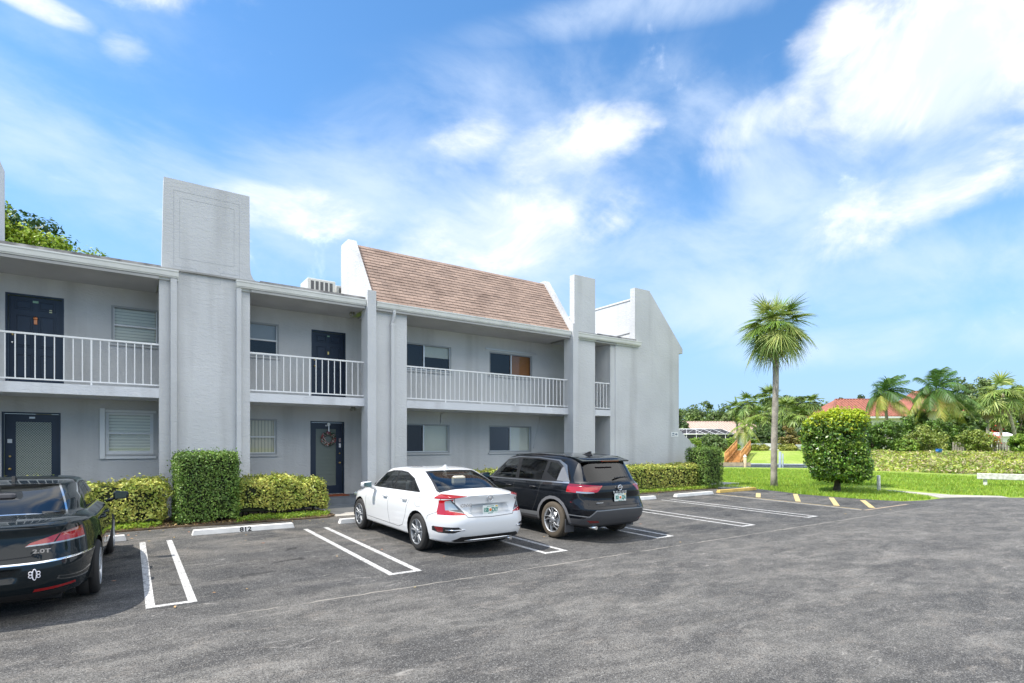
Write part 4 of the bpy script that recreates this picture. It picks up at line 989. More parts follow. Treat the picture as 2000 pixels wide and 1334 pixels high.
T1 = DK('oak_leaf', (.17,.25,.045), (.07,.12,.025)); T2 = DK('pine_green_leaf', (.18,.25,.07), (.09,.14,.045)); T3 = DK('bright_tree_leaf', (.24,.36,.03), (.09,.18,.02)); T4 = DK('dark_tree_leaf', (.10,.16,.035), (.045,.08,.02))
# big bright tree behind the building on the left
q = P(92, 30); tree('broadleaf_tree', (q.x, q.y, .1), 6, (-1.3,0,9.4), (4.1,4.0,4.0), 420, .75, 160, .21, T3, 'bright green tree rising behind the flat roof on the left', seed=3, tr=.35, low=-.2, m2=DK('yellow_green_leaf', (.40,.48,.035), (.2,.32,.03)))  # crown top gets a lighter, yellower leaf colour than the rest
q = P(-120, 29); tree('broadleaf_tree', (q.x, q.y, .1), 7, (.6,0,10.0), (4.8,4.5,4.4), 240, 1.0, 130, .25, DK('deep_green_leaf', (.07,.16,.03), (.03,.07,.015)), 'darker green tree at the left edge behind the roof fin', seed=5, tr=.35, low=-.2)
# clipped ficus tree on the lawn
def ficus():
    q = P(1634, 20.94); t = empty('ficus_tree', (q.x, q.y, gz(q.y)-.03), math.atan2(q.y, q.x)-PI/2); tag(t, 'big round clipped ficus tree with bright top leaves on the lawn', 'tree')
    n = 34000; v = rng.random((n,3))*2-1; fa = rng.choice(3, n, p=[.35,.35,.30]); sg_ = np.where(rng.random(n) < .5, -1., 1.); v[np.arange(n), fa] = sg_
    # squarish crown: superellipsoid
    e = 5.0; s = (np.abs(v[:,0])**e+np.abs(v[:,1])**e+np.abs(v[:,2])**e)**(-1/e); p = v*s[:,None]; v = np.sign(p)*np.abs(p)**3; v /= np.linalg.norm(v, axis=1, keepdims=True); p = p*np.array([1.0,1.0,1.28])
    p *= (1+.07*bumpy(p, 3.2)+.06*bumpy(p+3, 8.))[:,None]; p -= v*(rng.exponential(.10, n)-rng.exponential(.035, n))[:,None]
    p[:,2] += 1.74; p[:,0] += .12*np.sin(p[:,2]*2.3)
    a = np.arctan2(p[:,1], p[:,0]); low = .40+.16*np.sin(a*3+1)+.10*np.cos(a*5)+ .10*rng.random(n)
    k = p[:,2] > low; gap = (bumpy(p+7, 5.2) < -.62) & (p[:,2] < 2.5); k &= ~gap; p, v = p[k], v[k]; n = len(p)
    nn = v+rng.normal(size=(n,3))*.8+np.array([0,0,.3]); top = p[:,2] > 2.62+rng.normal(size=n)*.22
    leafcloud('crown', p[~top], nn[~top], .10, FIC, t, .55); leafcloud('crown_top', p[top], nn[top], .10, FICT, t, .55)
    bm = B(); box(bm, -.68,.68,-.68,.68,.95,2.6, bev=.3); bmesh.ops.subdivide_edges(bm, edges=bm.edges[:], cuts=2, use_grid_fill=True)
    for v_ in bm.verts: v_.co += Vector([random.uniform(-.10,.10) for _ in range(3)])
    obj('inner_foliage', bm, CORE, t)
    bm = B(); tube(bm, [(0,0,-.05), (.02,0,.25), (.05,.02,.6), (.0,0,1.2)], [.15,.115,.10,.08], 9)
    for k_ in range(6): a = k_*PI/3+.3; tube(bm, [(.04,0,.45+.04*k_), (.35*math.cos(a),.35*math.sin(a),.8), (.75*math.cos(a),.75*math.sin(a),1.25)], [.06,.045,.02], 6)
    obj('trunk', bm, BARK, t)
ficus()

def ribbonleaf(V, F, pts, wd, nrm):
    """flat tapering blade as quads along pts"""
    b = len(V); n = len(pts)
    for i, p in enumerate(pts):
        t = pts[min(i+1,n-1)]-pts[max(i-1,0)]; s = np.cross(t, nrm); s /= np.linalg.norm(s)+1e-9; w_ = wd*(1-.93*(i/(n-1))**1.6)*.5
        V.append(p-s*w_); V.append(p+s*w_)
    for i in range(n-1): F.append((b+2*i, b+2*i+1, b+2*i+3, b+2*i+2))
def fan_frond(V, F, PV, PF, base, az, el, pet, bl, nl=26, droop=.5, wd=.035, r_=rng, seg=4):
    """costapalmate leaf: petiole then a fan of long leaflets, tips hanging"""
    d = np.array([math.cos(az)*math.cos(el), math.sin(az)*math.cos(el), math.sin(el)])
    up = np.array([0,0,1.]); side = np.cross(d, up); side /= np.linalg.norm(side)+1e-9
    sag = np.array([0,0,-1.])
    tip = base+d*pet+sag*pet*pet*.10
    ribbonleaf(PV, PF, [base, base+d*pet*.5+sag*pet*.02, tip], .05, np.cross(d, side))
    d2 = d*.75+sag*(.30+.75*max(0., .9-el)/1.9); d2 /= np.linalg.norm(d2); n2 = np.cross(side, d2)
    for k in range(nl):
        a = (k/(nl-1)-.5)*2*1.95+r_.normal()*.05
        u = d2*math.cos(a)+side*math.sin(a); L_ = bl*(.78+.22*math.cos(a*.6))*(1+.08*r_.normal())
        o = tip+d2*.10*bl*(math.cos(a)*.5); pts = []
        for j in range(seg):
            q = j/(seg-1); pts.append(o+u*L_*q*(1-.10*droop*q)+sag*L_*droop*q*q*(1.0)+n2*.07*L_*math.cos(a*2)*q*(1-q))
        ribbonleaf(V, F, pts, wd, n2+side*.5*math.sin(k*2.1)+r_.normal(size=3)*.25)
def sabal(name, loc, h, R, nf, label, group=None, m=None, m2=None, lean=(0,0), tr=.15, nl=26, seed=1, wd=.035, dead=6, seg=4, boots=False, cat='palm tree'):
    t = empty(name, loc); tag(t, label, cat, group); r_ = np.random.default_rng(seed)
    top = np.array([lean[0], lean[1], h]); V, F, V2, F2, PV, PF = [], [], [], [], [], []
    for i in range(nf):
        az = i*2.39996+r_.normal()*.1; q = (i+.5)/nf; el = 1.25-2.0*q**.9+r_.normal()*.22
        pet = R*(.30+.32*r_.random()); tgt = (V, F) if (i*7 % 10) < 6 else (V2, F2)
        fan_frond(tgt[0], tgt[1], PV, PF, top+np.array([0,0,.15*(1-q)]), az, el, pet, R*.52, nl, .10+.22*q, wd, r_, seg)
    mesh_np('fronds', np.array(V), np.array(F), m, t); mesh_np('fronds_pale', np.array(V2), np.array(F2), m2 or m, t)
    mesh_np('petioles', np.array(PV), np.array(PF), mat('palm_petiole', (.30,.34,.08), .5), t)
    bm = B(); k = 12; pts = []; rs = []
    for i in range(k+1):
        q = i/k; pts.append((lean[0]*q**1.5+.05*math.sin(q*5+seed)*h/6, lean[1]*q**1.5, -.1+(h+.1)*q)); rs.append(tr*(1.18 if i == 0 else 1-.12*q+.05*math.sin(i*2.7+seed)))
    pts[-1] = (top[0], top[1], h); tube(bm, pts, rs, 12); obj('trunk', bm, BARKP, t)
    if dead:
        V, F, PV2, PF2 = [], [], [], []
        for i in range(dead): fan_frond(V, F, PV2, PF2, top-np.array([0,0,.1]), r_.random()*6.28, -1.15+r_.normal()*.1, R*.35, R*.45, 14, .5, wd, r_, 3)
        mesh_np('dead_fronds', np.array(V+PV2), np.array(F+[tuple(len(V)+x for x in f) for f in PF2]), mat('dead_frond', (.30,.22,.13), .8), t)
    return t
SB1 = leafmat('sabal_leaf', (.20,.31,.045), .02, .4, .25, (.11,.19,.03), 1.); SB2 = leafmat('sabal_leaf_pale', (.46,.50,.15), .02, .3, .3, (.30,.40,.08), 1.)
q = P(1513, 23.0)
sabal('sabal_palm', (q.x, q.y, gz(q.y)-.03), 6.5, 1.68, 60, 'tall sabal palm with a round fan crown, alone on the lawn', None, SB1, SB2, lean=(.06,.0), tr=.128, nl=32, seed=4, wd=.042, dead=3, seg=5)

def coconut(name, loc, h, R, nf, label, lean=(0,0), seed=1, wind=(.25,-.2,0), group=None, m=None, m2=None, tr=.14, nl=46, wd=.055):
    t = empty(name, loc); tag(t, label, 'palm tree', group); r_ = np.random.default_rng(seed); top = np.array([lean[0], lean[1], h])
    sets = ([], [], [], []); wv = np.array(wind)
    for i in range(nf):
        az = i*2.39996; q = (i+.5)/nf; el = 1.35-1.95*q+r_.normal()*.1; L_ = R*(1.0+.1*r_.normal())
        d = np.array([math.cos(az)*math.cos(el), math.sin(az)*math.cos(el), math.sin(el)]); pts = []
        for j in range(9):
            s = j/8; pts.append(top+d*L_*s*(1-.12*s)+np.array([0,0,-1.])*L_*(.55+.25*q)*s*s*(.6 if el > .8 else 1)+wv*L_*s*s)
        V, F = (sets[0], sets[1]) if q < .68 else (sets[2], sets[3])
        ribbonleaf(V, F, pts, .07, np.array([0,0,1.])+d*.3)
        side = np.cross(d, [0,0,1.]); side /= np.linalg.norm(side)
        for k in range(nl):
            s = .12+.87*k/(nl-1); x = s*8; j = min(int(x), 7); f = x-j; p = pts[j]*(1-f)+pts[j+1]*f; tg = pts[j+1]-pts[j]; tg /= np.linalg.norm(tg)
            ll = R*.34*math.sin(PI*min(1,(s*.85+.12)))**.7
            for sg in (-1, 1):
                u = side*sg*.72+tg*.62+np.array([0,0,-.30-.25*r_.random()])+wv*.8; u /= np.linalg.norm(u)
                ribbonleaf(V, F, [p, p+u*ll*.5, p+u*ll+np.array([0,0,-.22*ll])], wd, np.cross(u, tg)+r_.normal(size=3)*.1)
    mesh_np('fronds', np.array(sets[0]), np.array(sets[1]), m, t); mesh_np('lower_fronds', np.array(sets[2]), np.array(sets[3]), m2, t)
    bm = B(); pts = [(lean[0]*s**1.6, lean[1]*s**1.6, -.1+(h+.1)*s) for s in np.linspace(0,1,9)]; tube(bm, pts, [tr*(1.3-.4*s) for s in np.linspace(0,1,9)], 9); obj('trunk', bm, BARKP, t)
    return t
CO1 = leafmat('coconut_leaf', (.10,.20,.035), .02, .3, .3, (.06,.13,.02), .8); CO2 = leafmat('coconut_leaf_yellow', (.38,.38,.06), .03, .3, .3, (.20,.26,.04), .8)
ZP = 1.2
q = P(1735, 60, ZP); coconut('coconut_palm', q, Zat(766,60)-ZP, 3.2, 24, 'wind blown coconut palm left of the larger one, before the red roof', seed=2, m=CO1, m2=CO2, lean=(-.3,.3), wind=(.25,-.25,.1))
q = P(1838, 57, ZP); coconut('coconut_palm', q, Zat(762,57)-ZP, 3.55, 28, 'large coconut palm with yellow lower fronds in front of the red tile roof', seed=6, m=CO1, m2=CO2, lean=(-.3,.3), wind=(.12,-.12,.05))
q = P(1455, 58, ZP); coconut('coconut_palm', q, Zat(832,58)-ZP, 1.9, 13, 'small pale young palm beside the pink roofed house', seed=9, m=leafmat('young_palm_leaf', (.30,.40,.06), .02, .3, .3), m2=CO2, wind=(.0,0,0), tr=.09, nl=24)
SB3 = leafmat('far_sabal_leaf', (.24,.33,.06), .02, .4, .2, (.11,.18,.035), .5)
gp = 'sabal palms beyond the canal'
for (px, d, py, R, lab, ln) in ((1503,80,776,2.7,'tallest sabal palm of the cluster left of the lawn palm trunk',(0,0)), (1462,76,790,2.5,'sabal palm left in the cluster above the pink roof',(0,0)), (1440,78,800,2.2,'leftmost sabal palm of the cluster behind the pink roof',(0,0)),
     (1535,74,800,2.6,'sabal palm just right of the lawn palm trunk, far off',(0,0)), (1582,82,788,2.3,'round topped sabal palm between the lawn palm and the ficus top',(0,0)), (1490,70,815,2.3,'low sabal palm in front of the tall cluster',(0,0)),
     (1560,70,815,2.2,'short sabal palm behind the white fence, left of the ficus',(0,0)),
     (1929,66,792,2.0,'small straight sabal palm over the wooden fence',(0,0)), (1975,60,768,2.9,'leaning sabal palm at the right edge',(-1.2,1.0)), (2010,62,778,2.7,'sabal palm cut by the right edge of the picture',(0,0)), (1955,72,812,2.0,'low sabal palm between the two right hand palms',(0,0)), (1905,74,796,1.9,'sabal palm right of the large coconut palm, in shade',(0,0))):
    q = P(px+(12 if ln[0] else 0), d, ZP); sabal('sabal_palm', q, Zat(py,d)-ZP, R*.9, 30, lab, gp, SB3, SB2 if px > 1900 else SB3, lean=ln, tr=.17, nl=15, seed=px, wd=.17, dead=5, seg=3)
# broadleaf masses
def far_tree(px, d, top, wpx, label, m, seed, low=None, name='broadleaf_tree', group='trees beyond the canal', nC=95, leaf=.42, base=None):
    zt = Zat(top, d); R = wpx/1080*d/2; zb = base if base is not None else .6; rz = (zt-zb)/2
    q = P(px, d, ZP); tree(name, q, (zb-ZP)+.3, (0,0,(zt+zb)/2-ZP), (R,R,rz), nC, R*.30, 90, leaf, m, label, 'tree', group, seed, .22, 5, -.9)
for i, a in enumerate(((1345,100,797,70,'dark tree just right of the building edge, over the pink roof',T2), (1395,102,793,60,'second dark tree from the building, over the pink roof',T1), (1432,104,799,55,'dark tree at the left of the sabal cluster',T1), (1320,90,806,50,'tree half hidden by the end wall above the pink roof',T2),
     (1542,92,772,60,'dense dark tree behind the sabal cluster',T4), (1605,96,790,70,'low tree right of the lawn palm, behind the ficus',T1), (1660,98,783,60,'dark tree above the left end of the red roof',T4), (1700,100,786,60,'small tree rising over the ridge of the red tile roof',T1),
     (1903,90,746,75,'big grey green tree right of the large coconut palm',T2), (1950,95,748,60,'grey green tree behind the leaning sabal palm',T2), (1990,92,756,60,'grey green tree at the right edge behind the palms',T4), (1870,96,757,50,'dark tree directly behind the large coconut crown',T4),
     (1365,98,800,70,'bright tree between the two dark trees over the pink roof',T1), (1415,96,806,60,'low green tree left of the sabal cluster base',T2), (1475,95,800,70,'green tree filling in behind the sabal cluster',T1), (1520,90,806,70,'broad tree behind the lawn palm trunk',T1), (1570,98,796,70,'green tree behind the round topped sabal palm',T1), (1630,92,797,70,'bushy tree above the ficus, left of the red roof',T2), (1640,70,822,50,'low green tree beside the left end of the red roofed house',T1), (1720,97,795,60,'tree showing just over the red roof ridge',T1), (1925,84,780,80,'dense tree behind the small straight sabal palm',T4), (1985,80,785,80,'dense tree behind the right edge palms',T1), (1668,66,806,56,'leafy tree just right of the ficus, against the red roof',T1), (1795,60,806,44,'small tree between the two coconut palms, under the tiles',T1), (1872,62,788,60,'leafy tree filling the gap right of the large coconut palm',T1), (1500,68,835,60,'dark shrubby tree below the sabal cluster',T4), (1590,66,830,60,'dark low tree behind the ficus top',T4))):
    far_tree(*a[:5], a[5], 20+i)
# shrubs on the raised bank
def shrub(px, d, top, wpx, label, m, seed, n=55, leaf=.22, bot=None, name='shrub', cat='shrub', z0=None, group='shrubs along the raised bank'):
    z0 = ZP if z0 is None else z0; zt = Zat(top, d); R = wpx/1080*d/2; h = zt-z0
    t = empty(name, P(px, d, z0)); tag(t, label, cat, group)
    p, nn, cen = clumps((0,0,h*.48), R*.85, R*.7, h*.5, n, R*.26, 75, seed=seed, low=-.95); k = p[:,2] > 0
    leafcloud('foliage', p[k], nn[k], leaf, m, t, .5)
    bm = B()
    for j in range(5): a = j*1.3; tube(bm, [(0,0,-.05), (R*.2*math.cos(a),R*.2*math.sin(a),h*.3), (R*.5*math.cos(a),R*.5*math.sin(a),h*.6)], [.05,.04,.015], 5)
    obj('stems', bm, TWIG, t)
S1 = DK('shrub_leaf_green', (.28,.42,.045), (.12,.20,.025)); S2 = DK('bougainvillea_leaf', (.34,.38,.07), (.14,.20,.03)); S3 = DK('areca_leaf', (.16,.28,.03), (.05,.10,.015)); S4 = DK('red_shrub_leaf', (.34,.22,.07), (.14,.16,.03)); S5 = DK('yellow_shrub_leaf', (.36,.36,.06), (.18,.22,.03))
for i, a in enumerate(((1395,51,851,58,'spiky pale green shrub before the screen enclosure',DK('grey_green_leaf', (.20,.28,.09), (.10,.16,.04))), (1700,53,830,56,'dark shrub mass just right of the ficus tree',S3), (1735,52,822,60,'dark feathery areca clump under the left coconut palm',S3), (1775,54,812,66,'tall areca clump between the coconut palms',S3), (1828,54,815,64,'dark areca clump under the large coconut palm',S3), (1868,55,822,50,'areca clump right of the large coconut palm trunk',S3),
     (1810,48,835,88,'bushy bougainvillea with a few red bracts above the bank',S2), (1772,48,860,50,'low green shrub at the foot of the areca clump',S1), (1908,50,840,68,'rounded orange tinged shrub in front of the wooden fence',S2), (1990,48,850,40,'green shrub at the right edge on the bank',S1),
     (1352,60,858,50,'green shrub in front of the pool enclosure, next to the end wall',S1), (1425,58,856,44,'green shrub between the pool enclosure and the wooden stairs',S1), (1545,58,838,46,'reddish shrub behind the white fence left of the ficus',S4), (1470,60,858,30,'small shrub at the top of the wooden stairs',S1))):
    shrub(*a[:5], a[5], 60+i)
for i, (px, wpx, lab) in enumerate(((1480,42,'yellow hedge on the far slope, left of the lawn palm trunk'), (1535,44,'yellow hedge on the far slope, right of the lawn palm trunk'))):
    shrub(px, 56.5, 870, wpx, lab, S5, 80+i, 40, .2, name='golden_hedge', cat='hedge', group='yellow hedges on the far slope')
# red blossoms
q = P(1945, 49, ZP+1.4); p = np.array(q)+rng.normal(size=(60,3))*np.array([.18,.18,.45]); o = leafcloud('red_flowers', p, rng.normal(size=(60,3)), .16, mat('red_petal', (.65,.04,.03), .5), None, .6); tag(o, 'spray of red flowers beside the orange tinged shrub', 'flowers')
# ================================================================== CARS
def carpaint(name, col, flake=0.):
    m = mat(name, col, .5, coat=1., spec=.08 if col[0] < .5 else .4, backcol=(.02,.02,.02))
    m.node_tree.nodes['Principled BSDF'].inputs['Coat IOR'].default_value = 1.40 if col[0] < .5 else 1.5; return m
PW = carpaint('white_car_paint', (.66,.665,.665)); PB = carpaint('black_car_paint', (.002,.003,.005)); PN = carpaint('dark_blue_car_paint', (.003,.008,.011))
SEAM = mat('panel_gap', (.015,.015,.015), .8); SEAMW = mat('panel_gap_white', (.07,.07,.07), .8); CLAD = mat('grey_cladding', (.055,.055,.058), .6, bump=(120,.2,.002)); CLADL = mat('silver_cladding', (.30,.31,.32), .35, .6)
TYRE = mat('tyre_rubber', (.022,.021,.020), .8, bump=(60,.3,.004)); TYREB = mat('tyre_rubber_dusty', (.085,.068,.048), .9, bump=(60,.3,.004)); RIMG = mat('rim_grey', (.24,.25,.26), .5, .5); RIMD = mat('rim_dark', (.03,.03,.032), .35, .6); RIMS = mat('rim_silver', (.50,.51,.52), .42, .8)
LRED = mat('lamp_red', (.36,.004,.006), .12, coat=1.); LRED2 = mat('lamp_red_deep', (.16,.003,.006), .12, coat=1.); LCLR = mat('lamp_clear', (.28,.33,.36), .15, .3, coat=1.); LDRK = mat('lamp_smoked', (.05,.055,.06), .12, coat=1.); AMB = mat('amber_marker', (.55,.14,.02), .25)
SEATM = mat('seat_cloth', (.05,.05,.055), .9); SEATB = mat('seat_headrest_beige', (.55,.50,.40), .85); INTM = mat('car_interior', (.025,.025,.028), .85); UNDER = mat('underbody', (.012,.012,.012), .9)

ZS = .955
def outline(xr, xf, w_, nr, nf, K, wt=None):
    """half plan outline (left side) from rear centre to front centre: K+1 points evenly spaced by length"""
    M = 900; ph = np.linspace(-PI/2, PI/2, M); s, c = np.sin(ph), np.cos(ph); n = np.where(s < 0, nr, nf)
    xm, a = (xr+xf)/2, (xf-xr)/2
    x = xm+a*np.sign(s)*np.abs(s)**(2/n); y = w_*np.abs(c)**(2/n)
    if wt is not None: y = y*np.interp(x, wt[0], wt[1])
    # weight so corners get more points
    ds = np.hypot(np.diff(x), np.diff(y)); cum = np.concatenate([[0], np.cumsum(ds)]); cum /= cum[-1]
    q = np.linspace(0, 1, K+1); return np.interp(q, cum, x), np.interp(q, cum, y)
def body_grid(rows, K=90, sub=5):
    R = []
    for r in rows:
        x, y = outline(r['xr'], r['xf'], r['w'], r.get('nr', 6), r.get('nf', 5), K, r.get('wt'))
        z = np.interp(x, r['z'][0], r['z'][1]) if isinstance(r['z'], tuple) else np.full(K+1, r['z'])
        if isinstance(r['z'], tuple):                      # soften the kinks of the height table
            for _ in range(6): z[1:-1] = .25*z[:-2]+.5*z[1:-1]+.25*z[2:]
        R.append(np.stack([x,y,z], 1))
    R = np.array(R); n = len(rows); out = []
    for i in range(n-1):
        def tang(j, side):
            if j == 0: return R[1]-R[0]
            if j == n-1: return R[n-1]-R[n-2]
            if rows[j].get('c'): return (R[j]-R[j-1]) if side == 0 else (R[j+1]-R[j])
            return (R[j+1]-R[j-1])/2
        ta, tb = tang(i, 1), tang(i+1, 0); L0 = np.linalg.norm(R[i+1]-R[i], axis=1, keepdims=True)
        for t_ in (ta, tb):                                 # limit overshoot
            l = np.linalg.norm(t_, axis=1, keepdims=True)+1e-9; t_ *= np.minimum(1, 1.3*L0/l)
        for k in range(sub):
            t = k/sub; out.append((2*t**3-3*t**2+1)*R[i]+(t**3-2*t**2+t)*ta+(-2*t**3+3*t**2)*R[i+1]+(t**3-t**2)*tb)
    out.append(R[-1]); return np.array(out)
def loose_parts(me):
    bm = B(); bm.from_mesh(me); seen = {}; res = []; k = 0
    for f in bm.faces:
        if f in seen: continue
        st = [f]; seen[f] = k
        while st:
            g = st.pop()
            for v in g.verts:
                for h in v.link_faces:
                    if h not in seen: seen[h] = k; st.append(h)
        k += 1
    cnt = [0]*k
    for f, i in seen.items(): cnt[i] += 1
    # merge slivers into the side they lie on
    grp = {}
    for f, i in seen.items(): grp.setdefault(i, []).append(f)
    key = {}
    for i, fs in grp.items():
        c = sum((f.calc_center_median() for f in fs), Vector())/len(fs); key.setdefault((c.y > 0, round(c.x/.7)) if cnt[i] > 3 else None, []).extend(fs)
    if None in key and len(key) > 1:
        sl = key.pop(None); key[next(iter(key))].extend(sl)
    for fs in key.values():
        vm = {}; vs_ = []; ff = []; ns = []
        for f in fs:
            l = []
            for v in f.verts:
                if v not in vm: vm[v] = len(vs_); vs_.append(tuple(v.co)); ns.append(tuple(v.normal))
                l.append(vm[v])
            ff.append(l)
        m2 = bpy.data.meshes.new(me.name); m2.from_pydata(vs_, [], ff); m2.materials.append(me.materials[0]); m2.shade_smooth(); res.append(m2)
    bm.free(); return res
class Car:
    def __init__(s, rows, paint, K=90, sub=5):
        G = body_grid(rows, K, sub); nr, nk = G.shape[:2]; bm = B(); s.bm = bm; V = []
        for i in range(nr):
            row = [bm.verts.new(G[i,k]) for k in range(nk)]
            mir = [row[0] if abs(G[i,0,1]) < 1e-6 else bm.verts.new((G[i,0,0],-G[i,0,1],G[i,0,2]))]
            mir += [bm.verts.new((G[i,k,0],-G[i,k,1],G[i,k,2])) for k in range(1, nk-1)]+[row[-1]]
            V.append((row, mir))
        s.pl = bm.faces.layers.int.new('part'); fs = []
        for i in range(nr-1):
            for k in range(nk-1):
                a, b = V[i][0], V[i+1][0]; fs.append(bm.faces.new((a[k], b[k], b[k+1], a[k+1])))
                a, b = V[i][1], V[i+1][1]; fs.append(bm.faces.new((a[k], a[k+1], b[k+1], b[k])))
        bmesh.ops.remove_doubles(bm, verts=bm.verts, dist=.0004)
        bmesh.ops.recalc_face_normals(bm, faces=bm.faces)
        s.parts = ['body']; s.mats = [paint]; s.paint = paint; s.under = {}; s.pp = {}
    def part(s, name, m, parent=None):
        s.parts.append(name); s.mats.append(m); s.pp[len(s.parts)-1] = parent; return len(s.parts)-1
    def cut(s, axes, poly, lo, hi, pid, only=(0,), test=None, bz=None):
        """mark the part of the shell inside a convex polygon seen along the third axis, between lo and hi on that axis"""
        bm = s.bm; ia, ib = 'xyz'.index(axes[0]), 'xyz'.index(axes[1]); ic = 3-ia-ib
        cx, cy2 = sum(p[0] for p in poly)/len(poly), sum(p[1] for p in poly)/len(poly); planes = []
        n = len(poly)
        for i in range(n):
            p, q = poly[i], poly[(i+1)%n]; d = (q[0]-p[0], q[1]-p[1]); l = math.hypot(*d)
            if l < 1e-6: continue
            nn = (d[1]/l, -d[0]/l)
            if (cx-p[0])*nn[0]+(cy2-p[1])*nn[1] > 0: nn = (-nn[0], -nn[1])
            co = [0,0,0]; no = [0,0,0]; co[ia], co[ib] = p; no[ia], no[ib] = nn; planes.append((Vector(co), Vector(no)))
        for v, sg in ((lo,-1), (hi,1)):
            if abs(v) < 5: co = [0,0,0]; no = [0,0,0]; co[ic] = v; no[ic] = sg; planes.append((Vector(co), Vector(no)))
        a0, a1 = min(p[0] for p in poly), max(p[0] for p in poly); b0, b1 = min(p[1] for p in poly), max(p[1] for p in poly)
        def near(f, m_=.0):
            vs_ = [v.co for v in f.verts]
            return max(c[ia] for c in vs_) >= a0-m_ and min(c[ia] for c in vs_) <= a1+m_ and max(c[ib] for c in vs_) >= b0-m_ and min(c[ib] for c in vs_) <= b1+m_ and max(c[ic] for c in vs_) >= lo and min(c[ic] for c in vs_) <= hi
        cand = [f for f in bm.faces if f[s.pl] in only and near(f)]
        for co, no in planes:
            g = set(cand)
            for f in cand: g.update(f.edges); g.update(f.verts)
            r = bmesh.ops.bisect_plane(bm, geom=list(g), dist=1e-5, plane_co=co, plane_no=no)
            nf = set(f for f in r['geom'] if isinstance(f, bmesh.types.BMFace)); nf.update(f for f in cand if f.is_valid)
            for e in r['geom_cut']:
                if isinstance(e, bmesh.types.BMEdge): nf.update(f for f in e.link_faces if f[s.pl] in only)
            cand = [f for f in nf if f.is_valid and not (f.calc_center_median()-co).dot(no) > 1e-6]
        got = []
        for f in cand:
            c = f.calc_center_median()
            if all((c-co).dot(no) < 1e-6 for co, no in planes) and f[s.pl] in only and (test is None or test(f, c)):
                f[s.pl] = pid; got.append(f)
        return got
    def both(s, poly, lo, hi, pids, **k):
        a = s.cut('xz', poly, lo, hi, pids[0], **k); b = s.cut('xz', poly, -hi, -lo, pids[1], **k); return a, b
    def line(s, axes, pts, wd, lo, hi, pid, only=(0,), mirror=False):
        for i in range(len(pts)-1):
            p, q = Vector(pts[i]), Vector(pts[i+1]); d = (q-p).normalized(); n = Vector((-d.y, d.x))*wd/2; e = d*wd*.3
            s.cut(axes, [tuple(p-n-e), tuple(q-n+e), tuple(q+n+e), tuple(p+n-e)], lo, hi, pid, only)
            if mirror:
                if axes == 'xz': s.cut(axes, [tuple(p-n-e), tuple(q-n+e), tuple(q+n+e), tuple(p+n-e)], -hi, -lo, pid, only)
                else: s.cut(axes, [(-x, y) for x, y in (p-n-e, q-n+e, q+n+e, p+n-e)], lo, hi, pid, only)
    def arch(s, xc, zc, r, ylo, n=22, clad=None, rc=0., cladid=None):
        poly = lambda R: [(xc+R*math.cos(2*PI*i/n), zc+R*math.sin(2*PI*i/n)) for i in range(n)]
        allp = tuple(range(len(s.parts)))
        for sg in (1, -1):
            lo, hi = (ylo, 9) if sg > 0 else (-9, -ylo)
            if clad is not None: s.cut('xz', poly(rc), lo, hi, clad, only=tuple(p for p in allp if p != clad))
            got = s.cut('xz', poly(r), lo, hi, 0, only=allp); bmesh.ops.delete(s.bm, geom=[f for f in got if f.is_valid], context='FACES')
    def build(s, root, seam_children=()):
        """split by part id into one object per part"""
        objs = {}; bm = s.bm
        for f in bm.faces: f.smooth = True
        full = bpy.data.meshes.new('t'); bm.to_mesh(full)
        nrm = {}
        bm.normal_update()
        for pid, name in enumerate(s.parts):
            fs = [f for f in bm.faces if f[s.pl] == pid]
            if not fs: continue
            vm = {}; vs_, ff, ns = [], [], []
            for f in fs:
                l = []
                for v in f.verts:
                    if v not in vm: vm[v] = len(vs_); vs_.append(tuple(v.co)); ns.append(tuple(v.normal))
                    l.append(vm[v])
                ff.append(l)
            me = bpy.data.meshes.new(name); me.from_pydata(vs_, [], ff); me.materials.append(s.mats[pid]); me.shade_smooth()
            me.normals_split_custom_set_from_vertices([Vector(n) for n in ns])
            objs[pid] = (me, name)
        out = {}
        for pid in sorted(objs):
            me, name = objs[pid]; par = s.pp.get(pid)
            if name in ('panel_gap','arch_cladding','reflector','window_trim','window_chrome','bumper_vent','marker_light','pillar_panel','rocker_chrome','sill_cladding','sill_strip'):
                ps = loose_parts(me); out[pid] = [link(name, q, root) for q in ps][0]; continue
            out[pid] = link(name, me, root if par is None else out.get(par, root))
        bpy.data.meshes.remove(full); bm.free(); return out

